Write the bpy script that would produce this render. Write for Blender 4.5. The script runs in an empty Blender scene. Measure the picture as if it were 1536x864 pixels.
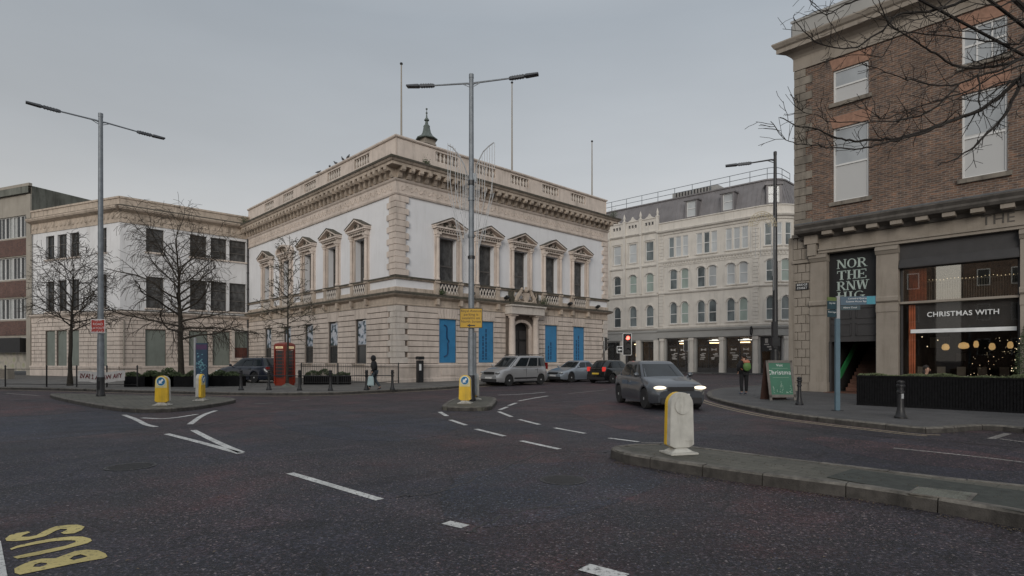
import bpy, bmesh, math, random
from mathutils import Vector, Matrix
import numpy as np
random.seed(7)
S = bpy.context.scene
COL = S.collection
R_ = math.radians
# ---------------------------------------------------------------- camera
FP, HY, CX, CAMZ = 869.0, 538.0, 768.0, 1.6
cd = bpy.data.cameras.new("camera"); cam = bpy.data.objects.new("camera", cd); COL.objects.link(cam)
cd.sensor_width = 36; cd.lens = FP/1536*36; cd.shift_y = (HY-432)/1536; cd.clip_end = 3000; cd.clip_start = .1
cam.location = (0, 0, CAMZ); cam.rotation_euler = (R_(90), 0, 0); S.camera = cam
# ---------------------------------------------------------------- sky, sun, exposure
W = bpy.data.worlds.new("World"); S.world = W; W.use_nodes = True
nt = W.node_tree; N = nt.nodes; Lk = nt.links; N.clear()
sky = N.new("ShaderNodeTexSky"); sky.sky_type = 'NISHITA'; sky.sun_disc = False
SUN_EL, SUN_AZ = R_(19), R_(192)          # azimuth clockwise from +Y: behind and to the left
sky.sun_elevation = SUN_EL; sky.sun_rotation = SUN_AZ; sky.air_density = 1.2; sky.dust_density = 2.5
tc = N.new("ShaderNodeTexCoord"); sep = N.new("ShaderNodeSeparateXYZ"); Lk.new(tc.outputs['Generated'], sep.inputs[0])
cr = N.new("ShaderNodeValToRGB"); Lk.new(sep.outputs['Z'], cr.inputs[0])   # the overcast cloud deck, pale at the horizon
el = cr.color_ramp.elements
el[0].position = 0.0; el[0].color = (.88, .82, .765, 1); el[1].position = 1.0; el[1].color = (.92, .95, .99, 1)
for p, c in ((.17, (.83, .83, .825, 1)), (.30, (.67, .70, .73, 1)), (.50, (.50, .55, .605, 1)), (.66, (.66, .70, .75, 1))):
    e = el.new(p); e.color = c
mp = N.new("ShaderNodeMapping"); mp.inputs['Scale'].default_value = (1.6, 1.6, 6); Lk.new(tc.outputs['Generated'], mp.inputs[0])
nz = N.new("ShaderNodeTexNoise"); nz.inputs['Scale'].default_value = 1.7; nz.inputs['Detail'].default_value = 5; Lk.new(mp.outputs[0], nz.inputs[0])
mr = N.new("ShaderNodeMapRange"); mr.inputs[1].default_value = .3; mr.inputs[2].default_value = .7; mr.inputs[3].default_value = .955; mr.inputs[4].default_value = 1.04
Lk.new(nz.outputs[0], mr.inputs[0])
mrx = N.new('ShaderNodeMapRange'); mrx.inputs[1].default_value = -.75; mrx.inputs[2].default_value = .1; mrx.inputs[3].default_value = .80; mrx.inputs[4].default_value = 1.0; Lk.new(sep.outputs['X'], mrx.inputs[0])
mlx = N.new('ShaderNodeMath'); mlx.operation = 'MULTIPLY'; Lk.new(mr.outputs[0], mlx.inputs[0]); Lk.new(mrx.outputs[0], mlx.inputs[1])
mul = N.new("ShaderNodeVectorMath"); mul.operation = 'MULTIPLY'; Lk.new(cr.outputs[0], mul.inputs[0]); Lk.new(mlx.outputs[0], mul.inputs[1])
bg1 = N.new("ShaderNodeBackground"); Lk.new(sky.outputs[0], bg1.inputs[0]); bg1.inputs[1].default_value = .05
bg2 = N.new("ShaderNodeBackground"); Lk.new(mul.outputs[0], bg2.inputs[0]); bg2.inputs[1].default_value = 1.0
mx = N.new("ShaderNodeMixShader"); mx.inputs[0].default_value = .88; Lk.new(bg1.outputs[0], mx.inputs[1]); Lk.new(bg2.outputs[0], mx.inputs[2])
wo = N.new("ShaderNodeOutputWorld"); Lk.new(mx.outputs[0], wo.inputs[0])
sd = bpy.data.lights.new("sun", 'SUN'); sun = bpy.data.objects.new("sun", sd); COL.objects.link(sun)
sd.energy = 1.5; sd.angle = R_(28); sd.color = (1, .95, .88)
_dir = Vector((math.sin(SUN_AZ)*math.cos(SUN_EL), math.cos(SUN_AZ)*math.cos(SUN_EL), math.sin(SUN_EL)))
sun.rotation_euler = _dir.to_track_quat('Z', 'Y').to_euler(); sun.location = (0, 0, 60)
S.view_settings.view_transform = 'Standard'; S.view_settings.look = 'None'; S.view_settings.gamma = 1
S.view_settings.exposure = -.22
S.cycles.max_bounces = 6; S.cycles.use_denoising = True

# ---------------------------------------------------------------- materials
def nodes(name):
    m = bpy.data.materials.new(name); m.use_nodes = True
    n = m.node_tree.nodes; b = n['Principled BSDF']
    return m, n, m.node_tree.links, b
def rgb(c): return (c[0], c[1], c[2], 1)
def scl(c, k): return tuple(min(1, max(0, x*k)) for x in c[:3])
def coords(n, l, kind='world', scale=(1, 1, 1)):
    if kind == 'world': o = n.new("ShaderNodeNewGeometry").outputs['Position']
    elif kind == 'uv': o = n.new("ShaderNodeTexCoord").outputs['UV']
    else: o = n.new("ShaderNodeTexCoord").outputs['Object']
    m = n.new("ShaderNodeMapping"); m.inputs['Scale'].default_value = scale; l.new(o, m.inputs[0]); return m.outputs[0]
def noise(n, l, vec, scale, detail=4, rough=.55):
    t = n.new("ShaderNodeTexNoise"); t.inputs['Scale'].default_value = scale; t.inputs['Detail'].default_value = detail
    t.inputs['Roughness'].default_value = rough; l.new(vec, t.inputs['Vector']); return t.outputs[0]
def ramp(n, l, fac, stops):
    r = n.new("ShaderNodeValToRGB"); l.new(fac, r.inputs[0]); e = r.color_ramp.elements
    e[0].position = stops[0][0]; e[0].color = rgb(stops[0][1]); e[1].position = stops[-1][0]; e[1].color = rgb(stops[-1][1])
    for p, c in stops[1:-1]:
        x = e.new(p); x.color = rgb(c)
    return r.outputs[0]
def mixc(n, l, fac, a, b, mode='MIX'):
    m = n.new("ShaderNodeMix"); m.data_type = 'RGBA'; m.blend_type = mode
    for s, v in ((0, fac), (6, a), (7, b)):
        if hasattr(v, 'is_linked') or hasattr(v, 'node'): l.new(v, m.inputs[s])
        elif s == 0: m.inputs[0].default_value = v
        else: m.inputs[s].default_value = rgb(v)
    return m.outputs[2]
def bump(n, l, b, h, strength, dist=.01):
    bp = n.new("ShaderNodeBump"); bp.inputs['Strength'].default_value = strength; bp.inputs['Distance'].default_value = dist
    l.new(h, bp.inputs['Height']); l.new(bp.outputs[0], b.inputs['Normal'])
def pbr(name, col, rough=.7, metal=0, var=.12, scale=2.5, bmp=.15, streak=0, grime=None, kind='world', emit=0, ecol=None, coat=0, spec=.5, amount=.5):
    m, n, l, b = nodes(name)
    b.inputs['Roughness'].default_value = rough; b.inputs['Metallic'].default_value = metal
    b.inputs['Coat Weight'].default_value = coat; b.inputs['Specular IOR Level'].default_value = spec
    v = coords(n, l, kind)
    a = noise(n, l, v, scale, 6)
    c = ramp(n, l, a, [(.3, scl(col, 1-var)), (.7, scl(col, 1+var))])
    if grime is not None:       # dirt with a shape of its own: rain streaks and blotches
        v2 = coords(n, l, kind, (1.6, 1.6, .22)); s = noise(n, l, v2, 1.9, 7, .65)
        f = ramp(n, l, s, [(.5, (0, 0, 0)), (.72, (amount, amount, amount))])
        c = mixc(n, l, f, c, grime)
        v3 = coords(n, l, kind); s3 = noise(n, l, v3, .55, 6, .7)
        f3 = ramp(n, l, s3, [(.5, (0, 0, 0)), (.75, (amount*.7,)*3)])
        c = mixc(n, l, f3, c, grime)
    l.new(c, b.inputs['Base Color'])
    if bmp: bump(n, l, b, noise(n, l, v, scale*9, 5), bmp, .01)
    if emit:
        b.inputs['Emission Color'].default_value = rgb(ecol or col); b.inputs['Emission Strength'].default_value = emit
    return m
M = {}
def asphalt(name='asphalt', tint=(.64, .575, .61)):
    m, n, l, b = nodes(name)
    v = coords(n, l)
    big = noise(n, l, v, .16, 5, .6)
    base = ramp(n, l, big, [(.43, (.029, .034, .045)), (.5, (.042, .039, .043)), (.57, (.064, .038, .037))])
    sy = n.new('ShaderNodeSeparateXYZ'); l.new(v, sy.inputs[0]); nq = noise(n, l, v, .35, 4)
    ma = n.new('ShaderNodeMath'); ma.operation = 'MULTIPLY_ADD'; l.new(nq, ma.inputs[0]); ma.inputs[1].default_value = 9; l.new(sy.outputs['Y'], ma.inputs[2])
    mr_ = n.new('ShaderNodeMapRange'); mr_.inputs[1].default_value = 21.5; mr_.inputs[2].default_value = 26; mr_.inputs[4].default_value = .62; l.new(ma.outputs[0], mr_.inputs[0])
    base = mixc(n, l, mr_.outputs[0], base, (.066, .038, .040))
    mid = noise(n, l, v, 1.3, 7, .75)
    base = mixc(n, l, 1.0, base, ramp(n, l, mid, [(.41, (.62, .62, .66)), (.60, (1.40, 1.33, 1.33))]), 'MULTIPLY')
    for rot, lo in ((38, .72), (-50, .8)):      # worn lanes and oily streaks along the ways the traffic runs
        mq = n.new("ShaderNodeMapping"); mq.vector_type = 'TEXTURE'; mq.inputs['Rotation'].default_value = (0, 0, R_(rot)); mq.inputs['Scale'].default_value = (7, .8, 1); l.new(v, mq.inputs[0])
        base = mixc(n, l, 1.0, base, ramp(n, l, noise(n, l, mq.outputs[0], 1.0, 4, .6), [(.42, (lo, lo, lo*1.03)), (.57, (1.15,)*3)]), 'MULTIPLY')
    vor = n.new("ShaderNodeTexVoronoi"); vor.inputs['Scale'].default_value = 62; l.new(v, vor.inputs['Vector'])
    sepc = n.new("ShaderNodeSeparateColor"); l.new(vor.outputs['Color'], sepc.inputs[0])
    chip = ramp(n, l, sepc.outputs[0], [(.66, (0, 0, 0)), (.9, (1, 1, 1))])
    ccol = ramp(n, l, sepc.outputs[1], [(.0, (.13, .075, .065)), (.35, (.07, .085, .12)), (.7, (.12, .12, .125)), (1., (.34, .32, .29))])
    fc = n.new("ShaderNodeMath"); fc.operation = 'MULTIPLY'; l.new(chip, fc.inputs[0]); fc.inputs[1].default_value = .85
    base = mixc(n, l, fc.outputs[0], base, ccol)
    fine = noise(n, l, v, 22, 5, .85)
    base = mixc(n, l, 1.0, base, ramp(n, l, fine, [(.42, (.28,)*3), (.60, (2.0,)*3)]), 'MULTIPLY')
    # long thin cracks and trench lines
    wv = n.new("ShaderNodeTexVoronoi"); wv.feature = 'DISTANCE_TO_EDGE'; wv.inputs['Scale'].default_value = .26
    nv = n.new("ShaderNodeTexNoise"); nv.inputs['Scale'].default_value = 1.2; nv.inputs['Detail'].default_value = 5; l.new(v, nv.inputs['Vector'])
    ad = n.new("ShaderNodeVectorMath"); ad.operation = 'MULTIPLY_ADD'; l.new(nv.outputs['Color'], ad.inputs[0]); ad.inputs[1].default_value = (1.1, 1.1, 0); l.new(v, ad.inputs[2])
    l.new(ad.outputs[0], wv.inputs['Vector'])
    ck = ramp(n, l, wv.outputs[0], [(.0, (.45,)*3), (.008, (1, 1, 1))])
    base = mixc(n, l, 1.0, base, ck, 'MULTIPLY')
    base = mixc(n, l, 1.0, base, ramp(n, l, noise(n, l, v, .42, 5, .7), [(.42, (.74, .76, .82)), (.5, (1, 1, 1)), (.58, (1.28, 1.12, 1.1))]), 'MULTIPLY')
    # worn wheel tracks / repair patches: straight-edged darker strips
    br = n.new("ShaderNodeTexBrick"); br.inputs['Scale'].default_value = 1; br.inputs['Brick Width'].default_value = 9.5; br.inputs['Row Height'].default_value = 4.3
    br.inputs['Mortar Size'].default_value = .02; br.inputs['Color1'].default_value = (1, 1, 1, 1); br.inputs['Color2'].default_value = (.78, .80, .86, 1); br.inputs['Mortar'].default_value = (.6, .6, .6, 1)
    mpn = n.new("ShaderNodeMapping"); mpn.inputs['Rotation'].default_value = (0, 0, R_(43)); l.new(ad.outputs[0], mpn.inputs[0]); l.new(mpn.outputs[0], br.inputs['Vector'])
    base = mixc(n, l, 1.0, base, br.outputs[0], 'MULTIPLY')
    base = mixc(n, l, 1.0, base, tint, 'MULTIPLY')
    l.new(base, b.inputs['Base Color'])
    rr = ramp(n, l, mid, [(.3, (.52,)*3), (.7, (.78,)*3)]); l.new(rr, b.inputs['Roughness'])
    b.inputs['Specular IOR Level'].default_value = .45
    h = n.new("ShaderNodeMath"); h.operation = 'ADD'; l.new(vor.outputs['Distance'], h.inputs[0]); l.new(fine, h.inputs[1])
    bump(n, l, b, h.outputs[0], .55, .012)
    return m
def paving(name, c1, c2, mortar, bw, rh, ang=0, ms=.006):
    m, n, l, b = nodes(name)
    v = coords(n, l); mpn = n.new("ShaderNodeMapping"); mpn.inputs['Rotation'].default_value = (0, 0, ang); l.new(v, mpn.inputs[0])
    br = n.new("ShaderNodeTexBrick"); br.inputs['Scale'].default_value = 1; br.inputs['Brick Width'].default_value = bw; br.inputs['Row Height'].default_value = rh
    br.inputs['Mortar Size'].default_value = ms; br.inputs['Mortar Smooth'].default_value = .3
    br.inputs['Color1'].default_value = rgb(c1); br.inputs['Color2'].default_value = rgb(c2); br.inputs['Mortar'].default_value = rgb(mortar)
    l.new(mpn.outputs[0], br.inputs['Vector'])
    c = mixc(n, l, 1.0, br.outputs[0], ramp(n, l, noise(n, l, v, .7, 7, .7), [(.3, (.62,)*3), (.7, (1.3,)*3)]), 'MULTIPLY')
    c = mixc(n, l, 1.0, c, ramp(n, l, noise(n, l, v, 40, 3, .7), [(.3, (.75,)*3), (.7, (1.25,)*3)]), 'MULTIPLY')
    l.new(c, b.inputs['Base Color']); b.inputs['Roughness'].default_value = .75
    inv = n.new("ShaderNodeMath"); inv.operation = 'SUBTRACT'; inv.inputs[0].default_value = 1; l.new(br.outputs['Fac'], inv.inputs[1])
    bump(n, l, b, inv.outputs[0], .5, .006)
    return m
def brick(name, cols, mortar, bw=.225, rh=.075):
    m, n, l, b = nodes(name)
    v = coords(n, l, 'uv')
    br = n.new("ShaderNodeTexBrick"); br.inputs['Scale'].default_value = 1; br.inputs['Brick Width'].default_value = bw; br.inputs['Row Height'].default_value = rh
    br.inputs['Mortar Size'].default_value = .013; br.inputs['Mortar Smooth'].default_value = .2; br.inputs['Bias'].default_value = -.1
    br.inputs['Color1'].default_value = rgb(cols[0]); br.inputs['Color2'].default_value = rgb(cols[1]); br.inputs['Mortar'].default_value = rgb(mortar)
    l.new(v, br.inputs['Vector'])
    c = mixc(n, l, 1.0, br.outputs[0], ramp(n, l, noise(n, l, v, .8, 7, .7), [(.3, (.66,)*3), (.7, (1.3,)*3)]), 'MULTIPLY')
    # single bricks burnt darker or redder
    vm = n.new("ShaderNodeMapping"); vm.inputs['Scale'].default_value = (1/bw, 1/rh, 1); l.new(v, vm.inputs[0])
    wn = n.new("ShaderNodeTexNoise"); wn.inputs['Scale'].default_value = 1.0; wn.inputs['Detail'].default_value = 1; l.new(vm.outputs[0], wn.inputs['Vector'])
    c = mixc(n, l, 1.0, c, ramp(n, l, wn.outputs[0], [(.3, (.6, .62, .68)), (.5, (1, 1, 1)), (.72, (1.35, 1.15, 1.0))]), 'MULTIPLY')
    l.new(c, b.inputs['Base Color']); b.inputs['Roughness'].default_value = .85
    inv = n.new("ShaderNodeMath"); inv.operation = 'SUBTRACT'; inv.inputs[0].default_value = 1; l.new(br.outputs['Fac'], inv.inputs[1])
    bump(n, l, b, inv.outputs[0], .6, .008)
    return m
def paintmark(name, col, wear=.5):
    m, n, l, b = nodes(name)
    v = coords(n, l); f = ramp(n, l, noise(n, l, v, 22, 6, .8), [(wear-.06, (0, 0, 0)), (wear+.05, (1, 1, 1))])
    c = mixc(n, l, f, (.055, .052, .055), col)
    c = mixc(n, l, 1.0, c, ramp(n, l, noise(n, l, v, 2.0, 4), [(.3, (.7,)*3), (.7, (1.1,)*3)]), 'MULTIPLY')
    l.new(c, b.inputs['Base Color']); b.inputs['Roughness'].default_value = .7
    bump(n, l, b, noise(n, l, v, 60, 3), .4, .006)
    return m
def glass(name, col, rough=.06, spec=.5, var=.3, scale=.6, coat=0):
    m, n, l, b = nodes(name); v = coords(n, l, 'world', (1, 1, .6))
    c = ramp(n, l, noise(n, l, v, scale, 4), [(.35, scl(col, 1-var)), (.65, scl(col, 1+var))]); l.new(c, b.inputs['Base Color'])
    b.inputs['Roughness'].default_value = rough; b.inputs['Specular IOR Level'].default_value = spec; b.inputs['Coat Weight'].default_value = coat
    bump(n, l, b, noise(n, l, v, 1.2, 1), .05, .02)
    return m
def clearglass():
    m, n, l, b = nodes('clear_glass'); out = n['Material Output']
    tr = n.new("ShaderNodeBsdfTransparent"); tr.inputs[0].default_value = (.8, .82, .82, 1)
    gl = n.new("ShaderNodeBsdfGlossy"); gl.inputs['Roughness'].default_value = .03
    fr = n.new("ShaderNodeFresnel"); fr.inputs[0].default_value = 1.5
    mm = n.new("ShaderNodeMixShader"); l.new(fr.outputs[0], mm.inputs[0]); l.new(tr.outputs[0], mm.inputs[1]); l.new(gl.outputs[0], mm.inputs[2]); l.new(mm.outputs[0], out.inputs[0])
    return m
M['asphalt'] = asphalt(); M['asphalt_blue'] = asphalt('bluish_tarmac_patch', (.50, .56, .68)); M['asphalt_red'] = asphalt('reddish_tarmac_patch', (.95, .62, .60)); M['tar'] = pbr('tar_seal', (.014, .014, .016), .45, var=.3, scale=6, bmp=.2)
M['paving'] = paving('paving', (.135, .128, .118), (.108, .104, .098), (.06, .057, .052), .6, .45, R_(44))
M['paving2'] = paving('paving_small', (.095, .092, .092), (.075, .074, .075), (.045, .043, .042), .4, .2, R_(46))
M['island'] = paving('island_paving', (.115, .108, .088), (.088, .086, .07), (.05, .05, .04), .4, .2, R_(52), .008)
M['patch'] = pbr('tarmac_patch', (.045, .05, .044), .8, var=.3, scale=8, bmp=.6)
M['kerb'] = pbr('kerb_granite', (.15, .138, .12), .8, var=.4, scale=9, bmp=.7, grime=(.035, .032, .028), amount=.95)
M['white_line'] = paintmark('white_road_paint', (.62, .62, .60), .43)
M['worn_line'] = paintmark('worn_white_road_paint', (.32, .30, .28), .48)
M['yellow_line'] = paintmark('faded_yellow_road_paint', (.36, .29, .20), .45)
M['bus_yellow'] = paintmark('yellow_road_paint', (.58, .48, .19), .40)
M['stucco'] = pbr('white_stucco', (.76, .76, .775), .8, var=.04, scale=.7, bmp=.12, grime=(.34, .32, .29), amount=.13)
M['stone'] = pbr('pinkish_limestone', (.64, .555, .49), .85, var=.09, scale=1.6, bmp=.3, grime=(.17, .145, .12), amount=.42)
M['stone_dirty'] = pbr('weathered_limestone', (.50, .42, .345), .9, var=.14, scale=3, bmp=.5, grime=(.11, .09, .07), amount=.65)
M['quoin'] = pbr('pale_quoin_stone', (.58, .53, .48), .85, var=.1, scale=3, bmp=.4, grime=(.25, .22, .19), amount=.4)
M['lead'] = pbr('grimy_ledge', (.085, .075, .06), .9, var=.35, scale=3, bmp=.5, grime=(.05, .055, .03), amount=.6)
M['annex_white'] = pbr('annex_stucco', (.70, .70, .71), .8, var=.06, scale=.8, bmp=.15, grime=(.27, .25, .22), amount=.25)
M['dark_glass'] = glass('dark_window_glass', (.035, .038, .04), .12, .35)
M['blind_glass'] = glass('slatted_window_glass', (.075, .075, .075), .25, .3, .5, 3)
M['sash_dark'] = pbr('dark_sash', (.10, .092, .085), .6, bmp=.1)
M['white_frame'] = pbr('white_window_frame', (.66, .66, .65), .5, bmp=.05, var=.05)
M['board'] = pbr('green_grey_board', (.20, .225, .20), .7, var=.1, scale=1.2, bmp=.1, grime=(.12, .13, .11), amount=.5)
M['blue'] = pbr('blue_hoarding', (.035, .20, .40), .5, var=.1, scale=2, bmp=.08)
M['blue_ink'] = pbr('dark_blue_print', (.012, .045, .12), .5, bmp=0)
M['copper'] = pbr('green_copper', (.10, .122, .112), .6, var=.25, scale=5, bmp=.3)
M['iron'] = pbr('black_iron', (.018, .018, .02), .45, var=.3, scale=8, bmp=.15, kind='obj')
M['steel'] = pbr('galvanised_steel', (.20, .22, .24), .5, .3, var=.2, scale=6, bmp=.15, kind='obj')
M['steel_dk'] = pbr('dark_lamp_housing', (.075, .08, .088), .5, .2, var=.2, scale=6, bmp=.1, kind='obj')
M['grey_render'] = pbr('grey_painted_render', (.60, .565, .515), .75, var=.06, scale=1, bmp=.2, grime=(.24, .23, .21), amount=.3)
M['grey_dark'] = pbr('grey_shopfront_paint', (.33, .325, .31), .6, var=.08, scale=1, bmp=.1)
M['slate'] = pbr('standing_seam_zinc', (.20, .19, .195), .6, .2, var=.18, scale=.9, bmp=.1)
M['sky_glass'] = glass('pale_window_glass', (.42, .44, .45), .12, .5, .18, .5)
M['mid_glass'] = glass('grey_window_glass', (.12, .14, .145), .1, .5, .5, .7)
M['green_glass'] = glass('greenish_window_blind', (.30, .36, .33), .15, .5, .15, .7)
M['brick'] = brick('brown_brick', ((.165, .102, .073), (.095, .064, .050)), (.205, .175, .148), .25, .086)
M['brick_red'] = brick('red_office_brick', ((.12, .058, .05), (.08, .042, .038)), (.16, .12, .10))
M['orange_brick'] = pbr('rubbed_orange_brick', (.29, .165, .115), .8, var=.22, scale=6, bmp=.3)
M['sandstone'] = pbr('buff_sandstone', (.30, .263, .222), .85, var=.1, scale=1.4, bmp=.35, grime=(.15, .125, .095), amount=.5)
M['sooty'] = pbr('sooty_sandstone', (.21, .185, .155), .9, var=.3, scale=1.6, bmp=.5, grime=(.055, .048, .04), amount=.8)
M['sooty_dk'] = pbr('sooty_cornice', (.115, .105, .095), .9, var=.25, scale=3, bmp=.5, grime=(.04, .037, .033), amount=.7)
M['concrete'] = pbr('stained_concrete', (.15, .155, .135), .9, var=.25, scale=.8, bmp=.4, grime=(.04, .038, .03), amount=.8)
M['cream'] = pbr('cream_cladding', (.34, .31, .265), .8, var=.08, scale=1.2, bmp=.1, grime=(.2, .18, .15), amount=.4)
M['black'] = pbr('black_paint', (.012, .012, .013), .5, var=.2, bmp=.05)
M['charcoal'] = pbr('charcoal_paint', (.045, .043, .044), .6, var=.15, bmp=.05)
M['blackwood'] = pbr('black_stained_timber', (.008, .008, .009), .85, spec=.15, var=.4, scale=12, bmp=.3)
M['clear'] = clearglass()
M['bark'] = pbr('tree_bark', (.040, .034, .026), .95, var=.4, scale=9, bmp=.8, kind='obj')
M['twig'] = pbr('dark_twig', (.020, .016, .013), .95, var=.3, scale=5, bmp=0, kind='obj')
M['twig_brown'] = pbr('brown_twig', (.050, .041, .032), .95, var=.3, scale=5, bmp=0, kind='obj')
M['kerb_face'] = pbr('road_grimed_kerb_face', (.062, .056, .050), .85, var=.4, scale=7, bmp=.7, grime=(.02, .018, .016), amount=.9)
M['leaf'] = pbr('evergreen_leaf', (.060, .085, .035), .7, var=.5, scale=4, bmp=0)
M['rubber'] = pbr('tyre_rubber', (.018, .018, .019), .85, bmp=.1, kind='obj')
M['rim'] = pbr('wheel_alloy', (.50, .51, .52), .4, .15, bmp=0, kind='obj')
M['chrome'] = pbr('chrome_trim', (.5, .5, .52), .2, .9, bmp=0, kind='obj')
M['car_glass'] = glass('tinted_car_glass', (.014, .020, .024), .05, .5, .2, 1.5, 0)
M['plastic'] = pbr('black_plastic', (.022, .022, .024), .55, bmp=.05, kind='obj')
M['plate_w'] = pbr('white_plate', (.6, .6, .6), .4, bmp=0); M['plate_y'] = pbr('yellow_plate', (.6, .42, .06), .4, bmp=0)
M['red_lamp'] = pbr('red_tail_lamp', (.45, .02, .02), .2, bmp=0, emit=.45, ecol=(1, .08, .06))
M['red_dull'] = pbr('unlit_tail_lamp', (.22, .012, .012), .2, bmp=0)
M['head_on'] = pbr('lit_headlamp', (.9, .85, .7), .2, bmp=0, emit=1.6, ecol=(1, .84, .6))
M['head_off'] = pbr('unlit_headlamp', (.45, .47, .48), .1, .4, bmp=0)
M['yellow'] = pbr('bollard_yellow', (.74, .47, .03), .45, var=.12, scale=5, bmp=.08, kind='obj', grime=(.25, .18, .05), amount=.6)
M['bol_white'] = pbr('dirty_white_plastic', (.50, .49, .45), .6, var=.15, scale=5, bmp=.15, kind='obj', grime=(.13, .115, .09), amount=.8)
M['sign_blue'] = pbr('sign_blue', (.008, .15, .33), .4, bmp=0); M['sign_white'] = pbr('sign_white', (.75, .76, .76), .4, bmp=0)
M['sign_red'] = pbr('sign_red', (.40, .04, .03), .5, bmp=0); M['sign_yellow'] = pbr('sign_yellow', (.52, .31, .02), .5, var=.1, bmp=0)
M['box_red'] = pbr('telephone_red', (.24, .030, .014), .4, var=.15, scale=4, bmp=.05, coat=.3)
M['skin'] = pbr('skin', (.42, .25, .18), .6, bmp=0, kind='obj'); M['hair'] = pbr('dark_hair', (.02, .015, .012), .7, bmp=.2, kind='obj')

# ---------------------------------------------------------------- mesh helper
class MB:
    def __init__(s): s.v = []; s.f = []
    def add(s, vs, fs):
        o = len(s.v); s.v += [tuple(p) for p in vs]; s.f += [tuple(o+i for i in f) for f in fs]; return s
    def hexa(s, p):      # 8 points: bottom ring 0-3, top ring 4-7
        return s.add(p, [(3, 2, 1, 0), (4, 5, 6, 7), (0, 1, 5, 4), (1, 2, 6, 5), (2, 3, 7, 6), (3, 0, 4, 7)])
    def box(s, x0, x1, y0, y1, z0, z1):
        return s.hexa([(x0, y0, z0), (x1, y0, z0), (x1, y1, z0), (x0, y1, z0), (x0, y0, z1), (x1, y0, z1), (x1, y1, z1), (x0, y1, z1)])
    def obox(s, c, ax, ay, hx, hy, z0, z1):   # oriented box, ax/ay unit 2d vectors
        P = []
        for z in (z0, z1):
            for a, b in ((-1, -1), (1, -1), (1, 1), (-1, 1)):
                P.append((c[0]+ax[0]*a*hx+ay[0]*b*hy, c[1]+ax[1]*a*hx+ay[1]*b*hy, z))
        return s.hexa(P)
    def fbox(s, F, u0, u1, n0, n1, z0, z1):
        k = F.segs(u0, u1); us = [u0+(u1-u0)*i/k for i in range(k+1)]
        vs = []
        for u in us:
            for n, z in ((n0, z0), (n1, z0), (n1, z1), (n0, z1)): vs.append(F.pos(u, n, z))
        fs = [(0, 1, 2, 3), tuple(4*k+i for i in (3, 2, 1, 0))]
        for i in range(k):
            for j in range(4):
                a = 4*i+j; b = 4*i+(j+1) % 4; fs.append((a, a+4, b+4, b))
        return s.add(vs, fs)
    def mould(s, F, u0, u1, prof, m0=0, m1=0):
        k = F.segs(u0, u1); L = len(prof); vs = []
        for i in range(k+1):
            t = i/k
            for n, z in prof:
                u = u0+(u1-u0)*t
                if i == 0: u -= m0*n
                if i == k: u += m1*n
                vs.append(F.pos(u, n, z))
        fs = [tuple(range(L)), tuple(k*L+i for i in reversed(range(L)))]
        for i in range(k):
            for j in range(L):
                a = i*L+j; b = i*L+(j+1) % L; fs.append((a, a+L, b+L, b))
        return s.add(vs, fs)
    def prism(s, pts, f):      # closed polygon pts, f(p, t) -> 3d for t in 0,1
        L = len(pts); vs = [f(p, 0) for p in pts]+[f(p, 1) for p in pts]
        fs = [tuple(reversed(range(L))), tuple(range(L, 2*L))]+[(i, (i+1) % L, L+(i+1) % L, L+i) for i in range(L)]
        return s.add(vs, fs)
    def tube(s, pts, rad, n=6, cap=True):
        pts = [Vector(p) for p in pts]; o = len(s.v)
        if not hasattr(rad, '__len__'): rad = [rad]*len(pts)
        prev = None
        for i, p in enumerate(pts):
            d = (pts[min(i+1, len(pts)-1)]-pts[max(i-1, 0)])
            d = d.normalized() if d.length > 1e-9 else Vector((0, 0, 1))
            if prev is None: x = d.orthogonal().normalized()
            else:
                x = prev-d*prev.dot(d); x = x.normalized() if x.length > 1e-6 else d.orthogonal().normalized()
            prev = x; y = d.cross(x)
            for j in range(n):
                a = 2*math.pi*j/n; q = p+(x*math.cos(a)+y*math.sin(a))*rad[i]; s.v.append(tuple(q))
        for i in range(len(pts)-1):
            for j in range(n):
                a = o+i*n+j; b = o+i*n+(j+1) % n; s.f.append((a, b, b+n, a+n))
        if cap:
            s.f.append(tuple(o+j for j in reversed(range(n)))); e = o+(len(pts)-1)*n; s.f.append(tuple(e+j for j in range(n)))
        return s
    def lathe(s, prof, c=(0, 0, 0), n=16, axis='z'):
        o = len(s.v); L = len(prof)
        for r, h in prof:
            for j in range(n):
                a = 2*math.pi*j/n; x, y = r*math.cos(a), r*math.sin(a)
                if axis == 'z': q = (c[0]+x, c[1]+y, c[2]+h)
                elif axis == 'y': q = (c[0]+x, c[1]+h, c[2]+y)
                else: q = (c[0]+h, c[1]+x, c[2]+y)
                s.v.append(q)
        for i in range(L-1):
            for j in range(n):
                a = o+i*n+j; b = o+i*n+(j+1) % n; s.f.append((a, b, b+n, a+n))
        if prof[0][0] > 1e-6: s.f.append(tuple(o+j for j in reversed(range(n))))
        if prof[-1][0] > 1e-6: e = o+(L-1)*n; s.f.append(tuple(e+j for j in range(n)))
        return s
    def blob(s, c, r, sub=2, jit=0, rnd=random):
        b = bmesh.new(); bmesh.ops.create_icosphere(b, subdivisions=sub, radius=1)
        vs = [(c[0]+v.co.x*r[0]*(1+rnd.uniform(-jit, jit)), c[1]+v.co.y*r[1]*(1+rnd.uniform(-jit, jit)), c[2]+v.co.z*r[2]*(1+rnd.uniform(-jit, jit))) for v in b.verts]
        b.verts.index_update(); fs = [tuple(v.index for v in f.verts) for f in b.faces]; b.free(); return s.add(vs, fs)
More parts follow.
